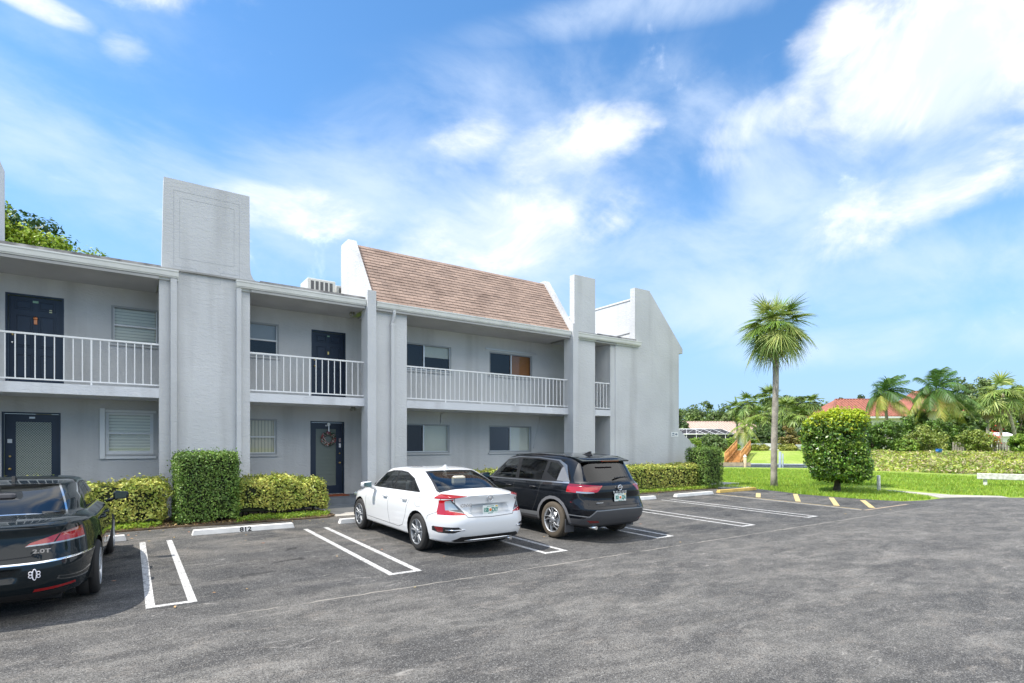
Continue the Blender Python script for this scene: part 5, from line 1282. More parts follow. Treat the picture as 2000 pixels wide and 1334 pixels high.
def wheel(parent, x, y, r, w_, style, sg, steer=0.):
    """x along the car, y sideways (outer face), sg +1 left side / -1 right side"""
    t = bpy.data.objects.new('wheel', bpy.data.meshes.new('wheel')); 
    bm = B(); rr = r*.70
    prof = [(rr*.98,-w_*.48), (rr+.012,-w_*.5), (r-.035,-w_*.5), (r-.010,-w_*.43), (r,-w_*.32), (r,-w_*.10), (r-.006,-w_*.095), (r-.006,-w_*.07), (r,-w_*.065), (r,w_*.32), (r-.012,w_*.45), (r-.04,w_*.5), (rr+.01,w_*.5), (rr*.97,w_*.46)]
    lathe(bm, [(a, b) for a, b in prof], 48, 'y')
    dusty = style == 'suv'
    tyre = obj('wheel', bm, TYREB if dusty else TYRE, parent, smooth=True)
    tyre.location = (x, y-sg*w_*.5, r); tyre.rotation_euler = (0,0,0 if sg < 0 else PI); tyre.rotation_euler.z += steer; tyre.scale.x = ZS
    # local -y is now outwards
    bm = B(); yo = -w_*.46
    lathe(bm, [(rr*.99,yo), (rr*.985,yo-.012), (rr*.95,yo-.006), (rr*.925,yo+.03), (rr*.92,w_*.4)], 48, 'y')
    lathe(bm, [(.001,yo+.085), (rr*.92,yo+.085)], 32, 'y', 1); lathe(bm, [(.001,yo+.04), (rr*.62,yo+.04), (rr*.62,yo+.06)], 32, 'y', 2)
    if style == 'sedan':         # five pairs of slim spokes
        for i in range(5):
            for d_, wd in ((-.17,.026), (.17,.026)):
                a = i*2*PI/5+.3; a0, a1 = a+d_*.9, a+d_*1.25
                sp_(bm, a0, a1, .05, rr*.955, .030, .034, yo+.010, yo-.004, 0)
    elif style == 'suv':         # five broad twisted blades
        for i in range(5):
            a = i*2*PI/5+.2; sp_(bm, a, a+.45, .05, rr*.93, .05, .085, yo+.012, yo+.004, 3); sp_(bm, a+.16, a+.62, .05, rr*.955, .014, .030, yo+.004, yo-.004, 0); sp_(bm, a-.20, a+.22, .05, rr*.955, .012, .016, yo+.006, yo-.002, 0)
    else:
        for i in range(5):
            for d_ in (-.13, .13): a = i*2*PI/5+.1; sp_(bm, a+d_*.7, a+d_*1.3, .05, rr*.955, .034, .040, yo+.010, yo-.004, 0)
    lathe(bm, [(.001,yo-.010), (.045,yo-.008), (.062,yo+.008), (.062,yo+.05)], 20, 'y', 0)
    for i in range(5): a = i*2*PI/5; lathe(bm, [(.001,yo+.0), (.009,yo+.0), (.009,yo+.02)], 6, 'y', 2, c=(.085*math.cos(a),0,.085*math.sin(a)))
    bmesh.ops.recalc_face_normals(bm, faces=bm.faces)
    obj('rim', bm, [RIMS if style != 'sedan' else RIMG, UNDER, ALU, RIMD], tyre, recalc=False)
    return tyre
def sp_(bm, a0, a1, r0, r1, w0, w1, y0, y1, mi):
    """spoke from hub to rim, slightly dished"""
    pts = []
    for r_, a, w_, y_ in ((r0,a0,w0,y0), ((r0+r1)/2,(a0+a1)/2,(w0+w1)/2,(y0+y1)/2-.006), (r1,a1,w1,y1)):
        c = Vector((r_*math.cos(a), 0, r_*math.sin(a))); s = Vector((-math.sin(a), 0, math.cos(a)))
        pts.append([c-s*w_/2+Vector((0,y_+.008,0)), c-s*w_*.28+Vector((0,y_,0)), c+s*w_*.28+Vector((0,y_,0)), c+s*w_/2+Vector((0,y_+.008,0)), c+s*w_/2+Vector((0,y_+.05,0)), c-s*w_/2+Vector((0,y_+.05,0))])
    V = [[bm.verts.new(p) for p in l] for l in pts]
    for i in range(2):
        for k in range(6): f = bm.faces.new((V[i][k], V[i][(k+1)%6], V[i+1][(k+1)%6], V[i+1][k])); f.material_index = mi
def seat(parent, x, y, z, head=None, w_=.48, back=.62, name='seat'):
    bm = B(); box(bm, x-.05, x+.45, y-w_/2, y+w_/2, z, z+.14, bev=.05)
    bm2 = B(); box(bm2, -.07, .07, -w_/2, w_/2, 0, back, bev=.05)
    bmesh.ops.rotate(bm2, verts=bm2.verts, cent=(0,0,0), matrix=Matrix.Rotation(-.28, 3, 'Y'))
    for v in bm2.verts: v.co += Vector((x-.02, y, z+.08))
    me = bpy.data.meshes.new('t'); bm2.to_mesh(me); bm2.free(); bm.from_mesh(me); bpy.data.meshes.remove(me)
    o = obj(name, bm, SEATM, parent)
    bm = B(); box(bm, -.06,.06,-.13,.13,0,.18, bev=.045)
    for v in bm.verts: v.co += Vector((x-.02-.21*back/.62, y, z+.08+back*.99))
    obj('headrest', bm, head or SEATM, o); return o
def interior(root, x0, x1, zf, xs, heads=(None,None), wd=.70):
    bm = B(); box(bm, x0, x1, -wd, wd, zf-.04, zf); obj('floor_pan', bm, INTM, root)
    bm = B(); box(bm, x1-.42, x1+.10, -wd+.02, wd-.02, zf+.30, zf+.68, bev=.08); obj('dashboard', bm, INTM, root)
    bm = B(); 
    rg = []
    for k in range(20): a = 2*PI*k/20; rg.append(Vector((x1-.55+.06*math.sin(a), .36+.18*math.cos(a), zf+.62+.18*math.sin(a))))
    tube(bm, rg+[rg[0]], .014, 6); obj('steering_wheel', bm, INTM, root)
    seat(root, xs[0], .36, zf+.12, heads[0]); seat(root, xs[0], -.36, zf+.12, heads[0])
    seat(root, xs[1], .0, zf+.12, heads[1], 1.22, .55, 'rear_seat')
def liners(root, xa, r, zc, y_in, y_out):
    for xc in xa:
        for sg in (1, -1):
            bm = B(); n = 16; ring = []
            for i in range(n+1): a = -.15+(PI+.3)*i/n; ring.append((xc+r*math.cos(a), zc+r*math.sin(a)))
            A = [bm.verts.new((x, sg*y_in, z)) for x, z in ring]; Bq = [bm.verts.new((x, sg*y_out, z)) for x, z in ring]
            for i in range(n): bm.faces.new((A[i], A[i+1], Bq[i+1], Bq[i]))
            bm.faces.new(A); obj('wheel_arch_liner', bm, UNDER, root, recalc=False)
def mirror(root, x, y, z, m, sg, sx=1.0):
    bm = B(); box(bm, -.055, .075, 0, .20*sx, -.065, .075, bev=.035)
    for v in bm.verts:
        v.co.x += .25*v.co.y*.5; v.co.z *= 1-.25*(v.co.y/.2)
        v.co = Vector((x+v.co.x, sg*(y+.05+v.co.y), z+v.co.z))
    tube(bm, [(x+.06, sg*(y-.04), z-.09), (x+.03, sg*(y+.08), z-.04)], [.03,.025], 6)
    bmesh.ops.recalc_face_normals(bm, faces=bm.faces); o = obj('side_mirror', bm, m, root, smooth=True)
    bm = B(); q = [(x-.058+.0, y+.075, z-.045), (x-.040+.0, y+.22*sx, z-.035), (x-.040, y+.22*sx, z+.045), (x-.058, y+.075, z+.058)]
    bm.faces.new([bm.verts.new((a-.004, sg*b, c)) for a, b, c in q]); obj('mirror_glass', bm, mat('mirror_glass', (.10,.15,.15), .05, .9), o)
def handle(root, x, y, z, sg, m, L_=.20):
    bm = B(); tube(bm, [(x-L_/2, sg*(y-.012), z), (x-L_/2+.03, sg*(y+.028), z+.004), (x+L_/2-.03, sg*(y+.028), z+.006), (x+L_/2, sg*(y-.010), z+.006)], [.012,.015,.015,.012], 8)
    return obj('door_handle', bm, m, root, smooth=True)
def place_car(root, xr, yr, heading, overhang):
    """car frame: x forward from the rear bumper, y left.  heading 0 = nose toward the building"""
    a = PI/2+heading; root.rotation_euler = (0,.0,a); ca, sa = math.cos(a), math.sin(a)
    root.location = (xr-ca*overhang, yr-sa*overhang, gz(yr)); root.rotation_euler.y = -math.atan(.0125); root.scale.z = ZS
PLATE = mat('plate_white', (.72,.76,.72), .4); PGRN = mat('plate_green', (.02,.22,.16), .5); PORG = mat('plate_orange', (.75,.22,.03), .5)
def plate(root, x, z, txt, tilt=.0, y=0., size=.085):
    p = empty('license_plate', (x, y, z)); p.parent = root; p.rotation_euler = (0,tilt,-PI/2)
    bm = B(); box(bm, -.152,.152,-.006,0,-.076,.076, bev=.003); b = obj('plate_panel', bm, PLATE, p); b.name = 'plate_panel'
    text('plate_letters', txt[0], size, PGRN, p, .0008, (-.085,-.0075,-.006), sx=.78, bold=.0035, sy=1.15); text('plate_letters', txt[1], size, PGRN, p, .0008, (.085,-.0075,-.006), sx=.78, bold=.0035, sy=1.15)
    bm = B(); lathe(bm, [(.001,-.0085), (.024,-.0085), (.026,-.006)], 14, 'y', c=(0,0,-.004)); obj('plate_emblem', bm, PORG, p)
    bm = B(); box(bm, -.05,.05,-.0075,-.0061,-.066,-.056); box(bm, -.07,.07,-.0075,-.0061,.054,.064); obj('plate_print', bm, PGRN, p)
    bm = B(); box(bm, .10,.14,-.0078,-.0062,.045,.068); obj('plate_sticker', bm, mat('plate_sticker', (.70,.50,.06), .5), p)
    return p

# ---------------------------------------------------------------- white sedan
def white_sedan():
    L_ = 4.63; xa, xb = .985, 3.685; rw = .327
    wt = ([0,.5,1.0,2.0,3.2,3.9,4.63], [.975,.995,1.0,.985,.985,.995,.95])
    rows = [dict(xr=.6, xf=4.2, w=.45, z=.22, nr=4, nf=4),
        dict(xr=.16, xf=4.50, w=.80, z=.215, nr=5, nf=4, wt=wt),
        dict(xr=.09, xf=4.55, w=.868, z=.25, nr=5.5, nf=4.2, wt=wt, c=1),
        dict(xr=.02, xf=4.61, w=.888, z=.38, nr=5.6, nf=4.2, wt=wt),
        dict(xr=.00, xf=4.63, w=.898, z=.54, nr=5.6, nf=4.2, wt=wt),
        dict(xr=.025, xf=4.62, w=.900, z=.665, nr=5.4, nf=4.0, wt=wt),
        dict(xr=.075, xf=4.585, w=.890, z=.77, nr=5.2, nf=3.8, wt=wt),
        dict(xr=.085, xf=4.50, w=.868, z=([0,.9,1.6,3.2,3.9,4.5], [.90,.885,.865,.845,.80,.76]), nr=5, nf=3.6, wt=wt),
        dict(xr=.060, xf=4.40, w=.845, z=([0,.6,1.6,3.2,3.7,4.4], [1.015,.97,.925,.90,.865,.79]), nr=5.2, nf=3.4, wt=wt, c=1),
        dict(xr=.145, xf=4.22, w=.80, z=([0,.35,.9,1.6,3.2,3.6,4.2], [1.030,1.015,.985,.96,.93,.925,.86]), nr=5, nf=3.4, wt=wt),
        dict(xr=.56, xf=3.66, w=.752, z=([.5,1.0,1.6,3.3,3.7], [1.075,1.03,.99,.96,.975]), nr=5.0, nf=4.5, c=1),
        dict(xr=.93, xf=3.30, w=.690, z=([.9,1.5,2.2,3.0,3.35], [1.215,1.20,1.185,1.16,1.16]), nr=5.5, nf=5),
        dict(xr=1.26, xf=2.98, w=.625, z=([1.2,1.8,2.4,3.0], [1.315,1.345,1.345,1.305]), nr=6, nf=5.5),
        dict(xr=1.42, xf=2.84, w=.560, z=([1.3,1.8,2.3,2.9], [1.355,1.392,1.395,1.355]), nr=6, nf=5.5),
        dict(xr=1.62, xf=2.66, w=.36, z=([1.5,1.9,2.3,2.7], [1.385,1.412,1.415,1.390]), nr=5, nf=5),
        dict(xr=1.8, xf=2.5, w=.0, z=([1.7,2.0,2.5], [1.408,1.42,1.41]), nr=4, nf=4)]
    c = Car(rows, PW); root = empty('white_sedan'); tag(root, 'white four door sedan parked in the middle of the lot', 'car', 'cars parked nose to the building')
    gl = [c.part('window', GLASSC) for _ in range(8)]; fr = c.part('window_trim', BLACKP); 
    # side glass in two doors and a small quarter light, black trim round it
    up = lambda x: 1
    trim = [[(1.00,.985), (3.32,.935), (3.40,.985), (2.95,1.23), (1.0,1.18)], [(1.0,1.0), (1.42,1.0), (1.42,1.255), (1.10,1.08)]]
    outer = [(1.12,1.005), (3.33,.955), (2.86,1.268), (2.5,1.335), (2.15,1.350), (1.85,1.335), (1.50,1.240)]
    c.both(outer, .4, 1.2, (fr, fr))
    for i, poly in enumerate(([(2.245,1.000), (3.20,.982), (2.83,1.240), (2.48,1.310), (2.245,1.325)], [(1.485,1.018), (2.175,1.002), (2.175,1.325), (1.86,1.312), (1.52,1.225)], [(1.20,1.024), (1.435,1.020), (1.455,1.180)])):
        c.both(poly, .4, 1.2, (gl[i], gl[i+3]), only=(fr,))
    # rear glass and windscreen (seen from above)
    rf = c.part('rear_glass_frame', BLACKP)
    c.cut('xy', [(.60,-.655), (.60,.655), (.78,.63), (1.44,.495), (1.47,0), (1.44,-.495), (.78,-.63)], 1.0, 9, rf, only=(0,))
    c.cut('xy', [(.635,-.61), (.62,0), (.635,.61), (.78,.59), (1.40,.463), (1.43,0), (1.40,-.463), (.78,-.59)], 1.0, 9, gl[6], only=(rf,))
    c.cut('xy', [(3.62,-.62), (3.62,.62), (2.92,.50), (2.88,0), (2.92,-.50)], .97, 9, gl[7], only=(0,))
    # lamps: C shaped, wrapping the corner
    lm = [c.part('tail_lamp', LRED), c.part('tail_lamp', LRED)]; lc = [c.part('reverse_lamp', LCLR, lm[0]), c.part('reverse_lamp', LCLR, lm[1])]; lk = [c.part('lamp_lens', LDRK, lm[0]), c.part('lamp_lens', LDRK, lm[1])]
    for sgi, sg in enumerate((1, -1)):
        m_ = lambda poly: [(sg*a, b) for a, b in poly]
        # upper arm on the rear, lower arm, outer wrap
        c.cut('yz', m_([(.28,1.000), (.60,1.026), (.92,1.03), (.92,.915), (.66,.965), (.40,.988)]), -1, .52, lm[sgi])
        c.cut('yz', m_([(.62,.965), (.92,.90), (.92,.715), (.72,.735), (.66,.80)]), -1, .42, lm[sgi])
        c.cut('yz', m_([(.44,.70), (.92,.695), (.92,.80), (.70,.770), (.52,.735)]), -1, .40, lm[sgi])
        c.cut('yz', m_([(.565,.79), (.725,.775), (.715,.925), (.66,.935)]), -1, .35, lc[sgi], only=(0,lm[sgi]))
        c.cut('yz', m_([(.48,.735), (.60,.755), (.71,.78), (.69,.93), (.655,.955)]), -1, .35, lk[sgi], only=(0,lm[sgi],))
    # bumper, trunk lid lines, side seams
    sm = c.part('panel_gap', SEAMW)
    bumper = c.part('rear_bumper', PW)
    c.line('yz', [(-.44,.665), (.0,.645), (.44,.665)], .010, -1, .4, sm); 
    c.line('yz', [(.44,.665), (.60,.86), (.62,1.02)], .010, -1, .4, sm, only=(0,), mirror=True)
    c.line('xz', [(.40,.74), (.62,.66), (.64,.60)], .009, .5, 1.2, sm, mirror=True)
    for x_, pts in enumerate(([(3.30,.93), (3.34,.70), (3.30,.36)], [(2.21,.99), (2.20,.60), (2.13,.33)], [(1.22,.99), (1.36,.80), (1.42,.58), (1.55,.38), (1.72,.33)])): c.line('xz', pts, .010, .5, 1.2, sm, mirror=True)
    c.line('xz', [(3.30,.345), (1.72,.325)], .009, .5, 1.2, sm, mirror=True)
    c.line('xz', [(.90,.93), (1.06,.94), (1.10,.82), (1.02,.775), (.90,.78), (.90,.93)], .006, .5, 1.2, sm, mirror=True)
    c.line('xy', [(.60,.68), (.35,.76), (.20,.80)], .010, .9, 1.3, sm, mirror=True)
    # license recess
    lr = c.part('plate_recess', PW)
    for poly in ([(-.29,.875), (.29,.875), (.40,.79), (.34,.69), (-.34,.69), (-.40,.79)],): rec = c.cut('yz', poly, -1, .3, lr)
    # lower black grille, diffuser and fog openings
    gr = c.part('lower_grille', BLACKP); c.cut('yz', [(-.54,.335), (.54,.335), (.66,.265), (.60,.24), (-.60,.24), (-.66,.265)], -1, .5, gr)
    fo = c.part('bumper_vent', BLACKP)
    for sg in (1, -1):
        c.cut('yz', [(sg*.84,.50), (sg*.60,.505), (sg*.53,.455), (sg*.66,.40), (sg*.80,.395), (sg*.865,.44)], -1, .5, fo)
    rl = c.part('reflector', LRED2)
    for sg in (1, -1): c.cut('yz', [(sg*.835,.495), (sg*.775,.498), (sg*.77,.415), (sg*.81,.41)], -1, .5, rl, only=(fo,))
    am = c.part('marker_light', AMB); c.both([(4.18,.68), (4.30,.66), (4.34,.62), (4.22,.63)], .5, 1.2, (am, am))
    # doors are separate panels
    dr = [c.part('door', PW) for _ in range(4)]
    c.both([(3.28,.36), (3.335,.70), (3.30,.93), (2.23,1.0), (2.225,.60), (2.15,.335)], .5, 1.2, (dr[0], dr[1])); c.both([(2.19,1.0), (2.185,.60), (2.115,.335), (1.70,.335), (1.45,.56), (1.37,.80), (1.23,1.0)], .5, 1.2, (dr[2], dr[3]))
    # crisp rocker crease below the doors
    for f in rec: pass
    c.arch(xa, rw+.005, .375, .60); c.arch(xb, rw+.005, .375, .60)
    # push the plate recess in a little and pull the bumper vents in
    for f in c.bm.faces:
        if f[c.pl] == lr:
            for v in f.verts:
                if abs(v.co.y) < .36 and .70 < v.co.z < .865: v.co.x += .024
    out = c.build(root)
    liners(root, (xa, xb), .375, rw, .60, .86)
    bm = B(); box(bm, .35, 4.3, -.62, .62, .17, .30); obj('underbody', bm, UNDER, root)
    for (x, sg, st) in ((xa,1,0), (xa,-1,0), (xb,1,.0), (xb,-1,.0)): wheel(root, x, sg*.885, rw, .215, 'sedan', sg, st)
    interior(root, .9, 3.35, .36, (2.15,1.30), (SEATM, SEATB)); bm = B(); box(bm, .62, 1.15, -.62, .62, .93, .955, bev=.01); obj('parcel_shelf', bm, SEATM, root)
    mirror(root, 2.93, .86, 1.02, PW, 1); mirror(root, 2.93, .86, 1.02, PW, -1)
    for sg in (1, -1): handle(out[dr[0 if sg > 0 else 1]], 2.36, .868, .845, sg, PW); handle(out[dr[2 if sg > 0 else 3]], 1.50, .875, .865, sg, PW)
    # badges and trims
    e = empty('maker_badge', (.078, 0, .955)); e.parent = root; e.rotation_euler = (0,.0,-PI/2); bm = B()
    tube(bm, [(.062*math.cos(a)*(1+.12*math.sin(a)), -.012, .052*math.sin(a)) for a in np.linspace(0, 2*PI, 25)], .0065, 6); obj('badge_ring', bm, CHROME, e)
    bm = B()
    for sg in (1, -1): prism(bm, [(sg*.030,-.038), (sg*.016,-.038), (sg*.022,.038), (sg*.040,.038)], 'y', -.018, -.006)
    box(bm, -.024,.024,-.018,-.006,-.008,.006); obj('badge_letter', bm, CHROME, e)
    text('model_lettering', 'CIVIC', .075, CHROME, root, .004, (.045,.47,.86), (PI/2,0,-PI/2), sx=1.1, bold=.002)
    text('trim_lettering', 'EX', .055, BLACKP, root, .003, (.058,-.52,.935), (PI/2,0,-PI/2))
    plate(root, .052, .765, ('1SB', 'ZXY'))
    bm = B(); tube(bm, [(.088+.10*(abs(y_)/.62)**5,y_,.262+.012*abs(y_)) for y_ in np.linspace(-.62,.62,15)], .017, 8); obj('lower_chrome_strip', bm, CHROME, root)
    for sg in (1, -1): bm = B(); tube(bm, [(.20,sg*.76,.452), (.085,sg*.66,.452), (.010,sg*.51,.462)], .010, 6); obj('vent_blade', bm, CHROME, root)
    bm = B(); prism(bm, [(1.55,1.385), (1.72,1.40), (1.60,1.47), (1.57,1.475)], 'y', -.012, .012); box(bm, 1.54,1.76,-.035,.035,1.375,1.408, bev=.01); obj('roof_antenna', bm, PW, root)
    bm = B(); tube(bm, [(.062,y_,1.012) for y_ in np.linspace(-.42,.42,9)], .006, 6); obj('deck_lip', bm, PW, root)
    bm = B(); tube(bm, [(.50,-.45,.22), (.10,-.45,.215)], .03, 10); obj('exhaust', bm, CHROME, root)
    # headlamps
    for sg in (1, -1):
        bm = B(); prism(bm, [(4.12,.73), (4.40,.66), (4.48,.70), (4.30,.765)], 'y', sg*.70, sg*.845) if False else box(bm, 4.20, 4.46, sg*.60-.12, sg*.60+.12, .66, .74, bev=.03); obj('headlamp', bm, LCLR, root)
    place_car(root, 4.89, 8.66, .018, xa); return root
white_sedan()

# ---------------------------------------------------------------- black suv
def black_suv():
    xa, xb = .975, 3.68; rw = .365
    wt = ([0,.5,1.0,2.0,3.2,3.9,4.65], [.965,.99,1.0,.985,.985,.995,.94])
    rows = [dict(xr=.6, xf=4.2, w=.5, z=.30, nr=4, nf=4),
        dict(xr=.22, xf=4.48, w=.80, z=.285, nr=5, nf=4, wt=wt),
        dict(xr=.10, xf=4.55, w=.885, z=.33, nr=5.5, nf=4.2, wt=wt, c=1),
        dict(xr=.03, xf=4.62, w=.915, z=.46, nr=5.6, nf=4.2, wt=wt),
        dict(xr=.00, xf=4.65, w=.920, z=.62, nr=5.6, nf=4.2, wt=wt),
        dict(xr=.035, xf=4.64, w=.920, z=.70, nr=5.6, nf=4.2, wt=wt, c=1),
        dict(xr=.085, xf=4.62, w=.915, z=.83, nr=5.4, nf=4.0, wt=wt),
        dict(xr=.080, xf=4.57, w=.905, z=.97, nr=5.2, nf=3.8, wt=wt),
        dict(xr=.105, xf=4.48, w=.875, z=([0,.6,1.6,3.2,3.9,4.5], [1.085,1.07,1.045,1.02,1.0,.93]), nr=5.2, nf=3.6, wt=wt, c=1),
        dict(xr=.15, xf=4.1, w=.835, z=([0,.6,1.6,3.2,3.6,4.2], [1.12,1.105,1.08,1.065,1.075,1.01]), nr=5.2, nf=3.6, wt=wt),
        dict(xr=.20, xf=3.72, w=.80, z=([.2,1.0,1.6,3.2,3.7], [1.15,1.13,1.10,1.085,1.115]), nr=5.4, nf=4.5, c=1),
        dict(xr=.36, xf=3.30, w=.735, z=([.3,1.5,2.4,3.3], [1.385,1.38,1.365,1.36]), nr=6, nf=5),
        dict(xr=.49, xf=2.98, w=.665, z=([.4,1.2,2.0,3.0], [1.565,1.595,1.60,1.55]), nr=6.5, nf=5.5),
        dict(xr=.56, xf=2.82, w=.60, z=([.5,1.2,2.0,2.8], [1.605,1.65,1.662,1.605]), nr=6.5, nf=5.5),
        dict(xr=.8, xf=2.55, w=.40, z=([.7,1.3,2.0,2.6], [1.640,1.678,1.690,1.655]), nr=5, nf=5),
        dict(xr=1.0, xf=2.4, w=.0, z=([.9,1.4,2.4], [1.66,1.69,1.68]), nr=4, nf=4)]
    c = Car(rows, PB); root = empty('black_suv'); tag(root, 'black suv with dark tinted rear windows beside the white sedan', 'car', 'cars parked nose to the building')
    gl = [c.part('window', GLASSC), c.part('window', GLASSM), c.part('window', GLASSM), c.part('window', GLASSC), c.part('window', GLASSM), c.part('window', GLASSM), c.part('rear_window', GLASSD), c.part('windscreen', GLASSC)]
    fr = c.part('window_trim', BLACKP); ch = c.part('window_chrome', mat('satin_chrome', (.45,.46,.47), .3, 1.))
    c.both([(.62,1.115), (3.42,1.065), (3.43,1.10), (2.92,1.535), (2.4,1.60), (1.7,1.605), (1.0,1.565), (.78,1.47)], .4, 1.2, (ch, ch))
    c.both([(.80,1.135), (3.385,1.085), (2.90,1.51), (2.4,1.578), (1.7,1.583), (1.04,1.545), (.86,1.44)], .4, 1.2, (fr, fr), only=(ch,))
    for i, poly in enumerate(([(2.36,1.125), (3.26,1.108), (2.86,1.475), (2.42,1.55), (2.36,1.55)], [(1.46,1.14), (2.24,1.128), (2.24,1.552), (1.7,1.557), (1.36,1.535)], [(.98,1.16), (1.32,1.30), (1.27,1.515), (1.06,1.50), (.92,1.42)])):
        c.both(poly, .4, 1.2, (gl[i], gl[i+3]), only=(fr,))
    pn = c.part('pillar_panel', mat('gloss_pillar', (.25,.26,.28), .12, .3)); c.both([(.62,1.15), (.98,1.15), (.90,1.40), (.86,1.45)], .4, 1.2, (pn, pn), only=(fr,0,ch))
    rf = c.part('rear_window_frame', BLACKP)
    c.cut('yz', [(-.74,1.135), (.74,1.135), (.67,1.56), (-.67,1.56)], -1, .56, rf); c.cut('yz', [(-.66,1.165), (.66,1.165), (.58,1.52), (-.58,1.52)], -1, .56, gl[6], only=(rf,))
    c.cut('xy', [(3.66,-.66), (3.66,.66), (2.95,.54), (2.95,-.54)], 1.12, 9, gl[7])
    lm = [c.part('tail_lamp', LRED), c.part('tail_lamp', LRED)]; lc = [c.part('reverse_lamp', LCLR, lm[0]), c.part('reverse_lamp', LCLR, lm[1])]
    lk = [c.part('lamp_lens', LRED2, lm[0]), c.part('lamp_lens', LRED2, lm[1])]
    for sgi, sg in enumerate((1, -1)):
        m_ = lambda poly: [(sg*a, b) for a, b in poly]
        c.cut('yz', m_([(.40,1.09), (.80,1.115), (.96,1.09), (.96,.965), (.70,.94), (.52,.975)]), -1, .62, lm[sgi])
        c.cut('yz', m_([(.42,1.09), (.80,1.115), (.96,1.11), (.96,1.075), (.72,1.06), (.46,1.065)]), -1, .62, lk[sgi], only=(lm[sgi],))
        c.cut('yz', m_([(.60,.972), (.80,.978), (.82,.952), (.70,.942), (.58,.955)]), -1, .40, lc[sgi], only=(lm[sgi],0))
    sm = c.part('panel_gap', SEAM)
    c.line('yz', [(-.70,.70), (.70,.70)], .012, -1, .4, sm); c.line('yz', [(.70,.70), (.78,.86), (.80,1.12)], .012, -1, .4, sm, mirror=True)
    for pts in ([(3.38,1.08), (3.40,.80), (3.33,.50)], [(2.30,1.11), (2.29,.70), (2.20,.46)], [(1.36,1.12), (1.42,.86), (1.50,.66), (1.62,.46)]): c.line('xz', pts, .011, .5, 1.2, sm, mirror=True)
    # cladding along the sills and lower bumper
    cl = c.part('sill_cladding', CLAD); c.both([(.9,.20), (3.8,.20), (3.8,.44), (.9,.44)], .5, 1.2, (cl, cl), only=(0,sm)); cs = c.part('sill_strip', CLADL); c.both([(1.45,.40), (3.2,.37), (3.2,.44), (1.35,.48)], .6, 1.2, (cs, cs), only=(0,cl,sm))
    bc = c.part('bumper_cladding', CLAD); c.cut('yz', [(-1,.27), (1,.27), (1,.50), (.62,.49), (-.62,.49), (-1,.50)], -1, .66, bc); c.cut('yz', [(-.80,.40), (.80,.40), (.62,.62), (-.62,.62)], -1, .45, bc)
    bs = c.part('bumper_trim', CLADL); c.line('yz', [(.94,.525), (.70,.50), (.60,.62), (.0,.63)], .018, -1, .6, bs, only=(0,bc), mirror=True)
    rl = c.part('reflector', LRED2)
    for sg in (1, -1): c.cut('yz', [(sg*.72,.43), (sg*.54,.425), (sg*.50,.385), (sg*.66,.375)], -1, .5, rl, only=(bc,))
    for sg in (1, -1): c.cut('yz', [(sg*.925,.82), (sg*.86,.82), (sg*.84,.76), (sg*.90,.74)], -1, .5, rl, only=(0,))
    dr = [c.part('door', PB) for _ in range(4)]
    c.both([(3.36,.50), (3.385,.80), (3.365,1.08), (2.315,1.115), (2.305,.70), (2.22,.46)], .5, 1.2, (dr[0], dr[1])); c.both([(2.285,1.115), (2.275,.70), (2.185,.46), (1.63,.46), (1.515,.66), (1.43,.86), (1.375,1.13)], .5, 1.2, (dr[2], dr[3]))
    ac = c.part('arch_cladding', mat('arch_grey', (.13,.13,.135), .55)); c.arch(xa, rw+.01, .415, .62, clad=ac, rc=.475); c.arch(xb, rw+.01, .415, .62, clad=ac, rc=.475)
    out = c.build(root)
    liners(root, (xa, xb), .415, rw, .60, .89); bm = B(); box(bm, .35, 4.3, -.62, .62, .24, .38); obj('underbody', bm, UNDER, root)
    for (x, sg) in ((xa,1), (xa,-1), (xb,1), (xb,-1)): wheel(root, x, sg*.905, rw, .235, 'suv', sg)
    interior(root, .5, 3.4, .48, (2.2,1.32), wd=.72)
    mirror(root, 3.18, .89, 1.13, BLACKP, 1, 1.05); mirror(root, 3.18, .89, 1.13, BLACKP, -1, 1.05)
    for sg in (1, -1): handle(out[dr[0 if sg > 0 else 1]], 2.46, .885, .955, sg, BLACKP, .22); handle(out[dr[2 if sg > 0 else 3]], 1.60, .89, .985, sg, BLACKP, .22)
    # spoiler with high stop lamp, wiper, roof rails, fin antenna
    bm = B(); prism(bm, [(.30,1.575), (.62,1.655), (.80,1.668), (.62,1.60), (.34,1.55)], 'y', -.62, .62); bmesh.ops.bevel(bm, geom=bm.edges[:], offset=.008, segments=2, affect='EDGES')
    for v in bm.verts: v.co.x += .12*(abs(v.co.y)/.62)**3; v.co.z -= .02*(abs(v.co.y)/.62)**2
    sp = obj('rear_spoiler', bm, PB, root, smooth=False); bm = B(); box(bm, .322, .345, -.22,.22,1.548,1.566); obj('high_stop_lamp', bm, LRED2, sp)
    bm = B(); tube(bm, [(.225,-.02,1.20), (.20,.0,1.225), (.245,-.22,1.235), (.255,-.42,1.23)], [.016,.014,.010,.006], 6); obj('rear_wiper', bm, BLACKP, root)
    for sg in (1, -1): bm = B(); tube(bm, [(.85,sg*.60,1.625), (.95,sg*.60,1.645), (1.7,sg*.60,1.672), (2.5,sg*.59,1.645), (2.62,sg*.59,1.62)], .010, 8); obj('roof_rail', bm, mat('rail_black', (.02,.02,.02), .35), root)
    bm = B(); prism(bm, [(.86,1.655), (1.08,1.672), (.90,1.735), (.87,1.737)], 'y', -.014, .014); box(bm, .85,1.10,-.03,.03,1.65,1.678, bev=.01); obj('roof_antenna', bm, BLACKP, root)
    e = empty('maker_badge', (.072, 0, 1.045)); e.parent = root; e.rotation_euler = (0,0,-PI/2); bm = B(); tube(bm, [(.052*math.cos(a), -.012, .048*math.sin(a)) for a in np.linspace(0, 2*PI, 25)], .0075, 6); obj('badge_ring', bm, CHROME, e)
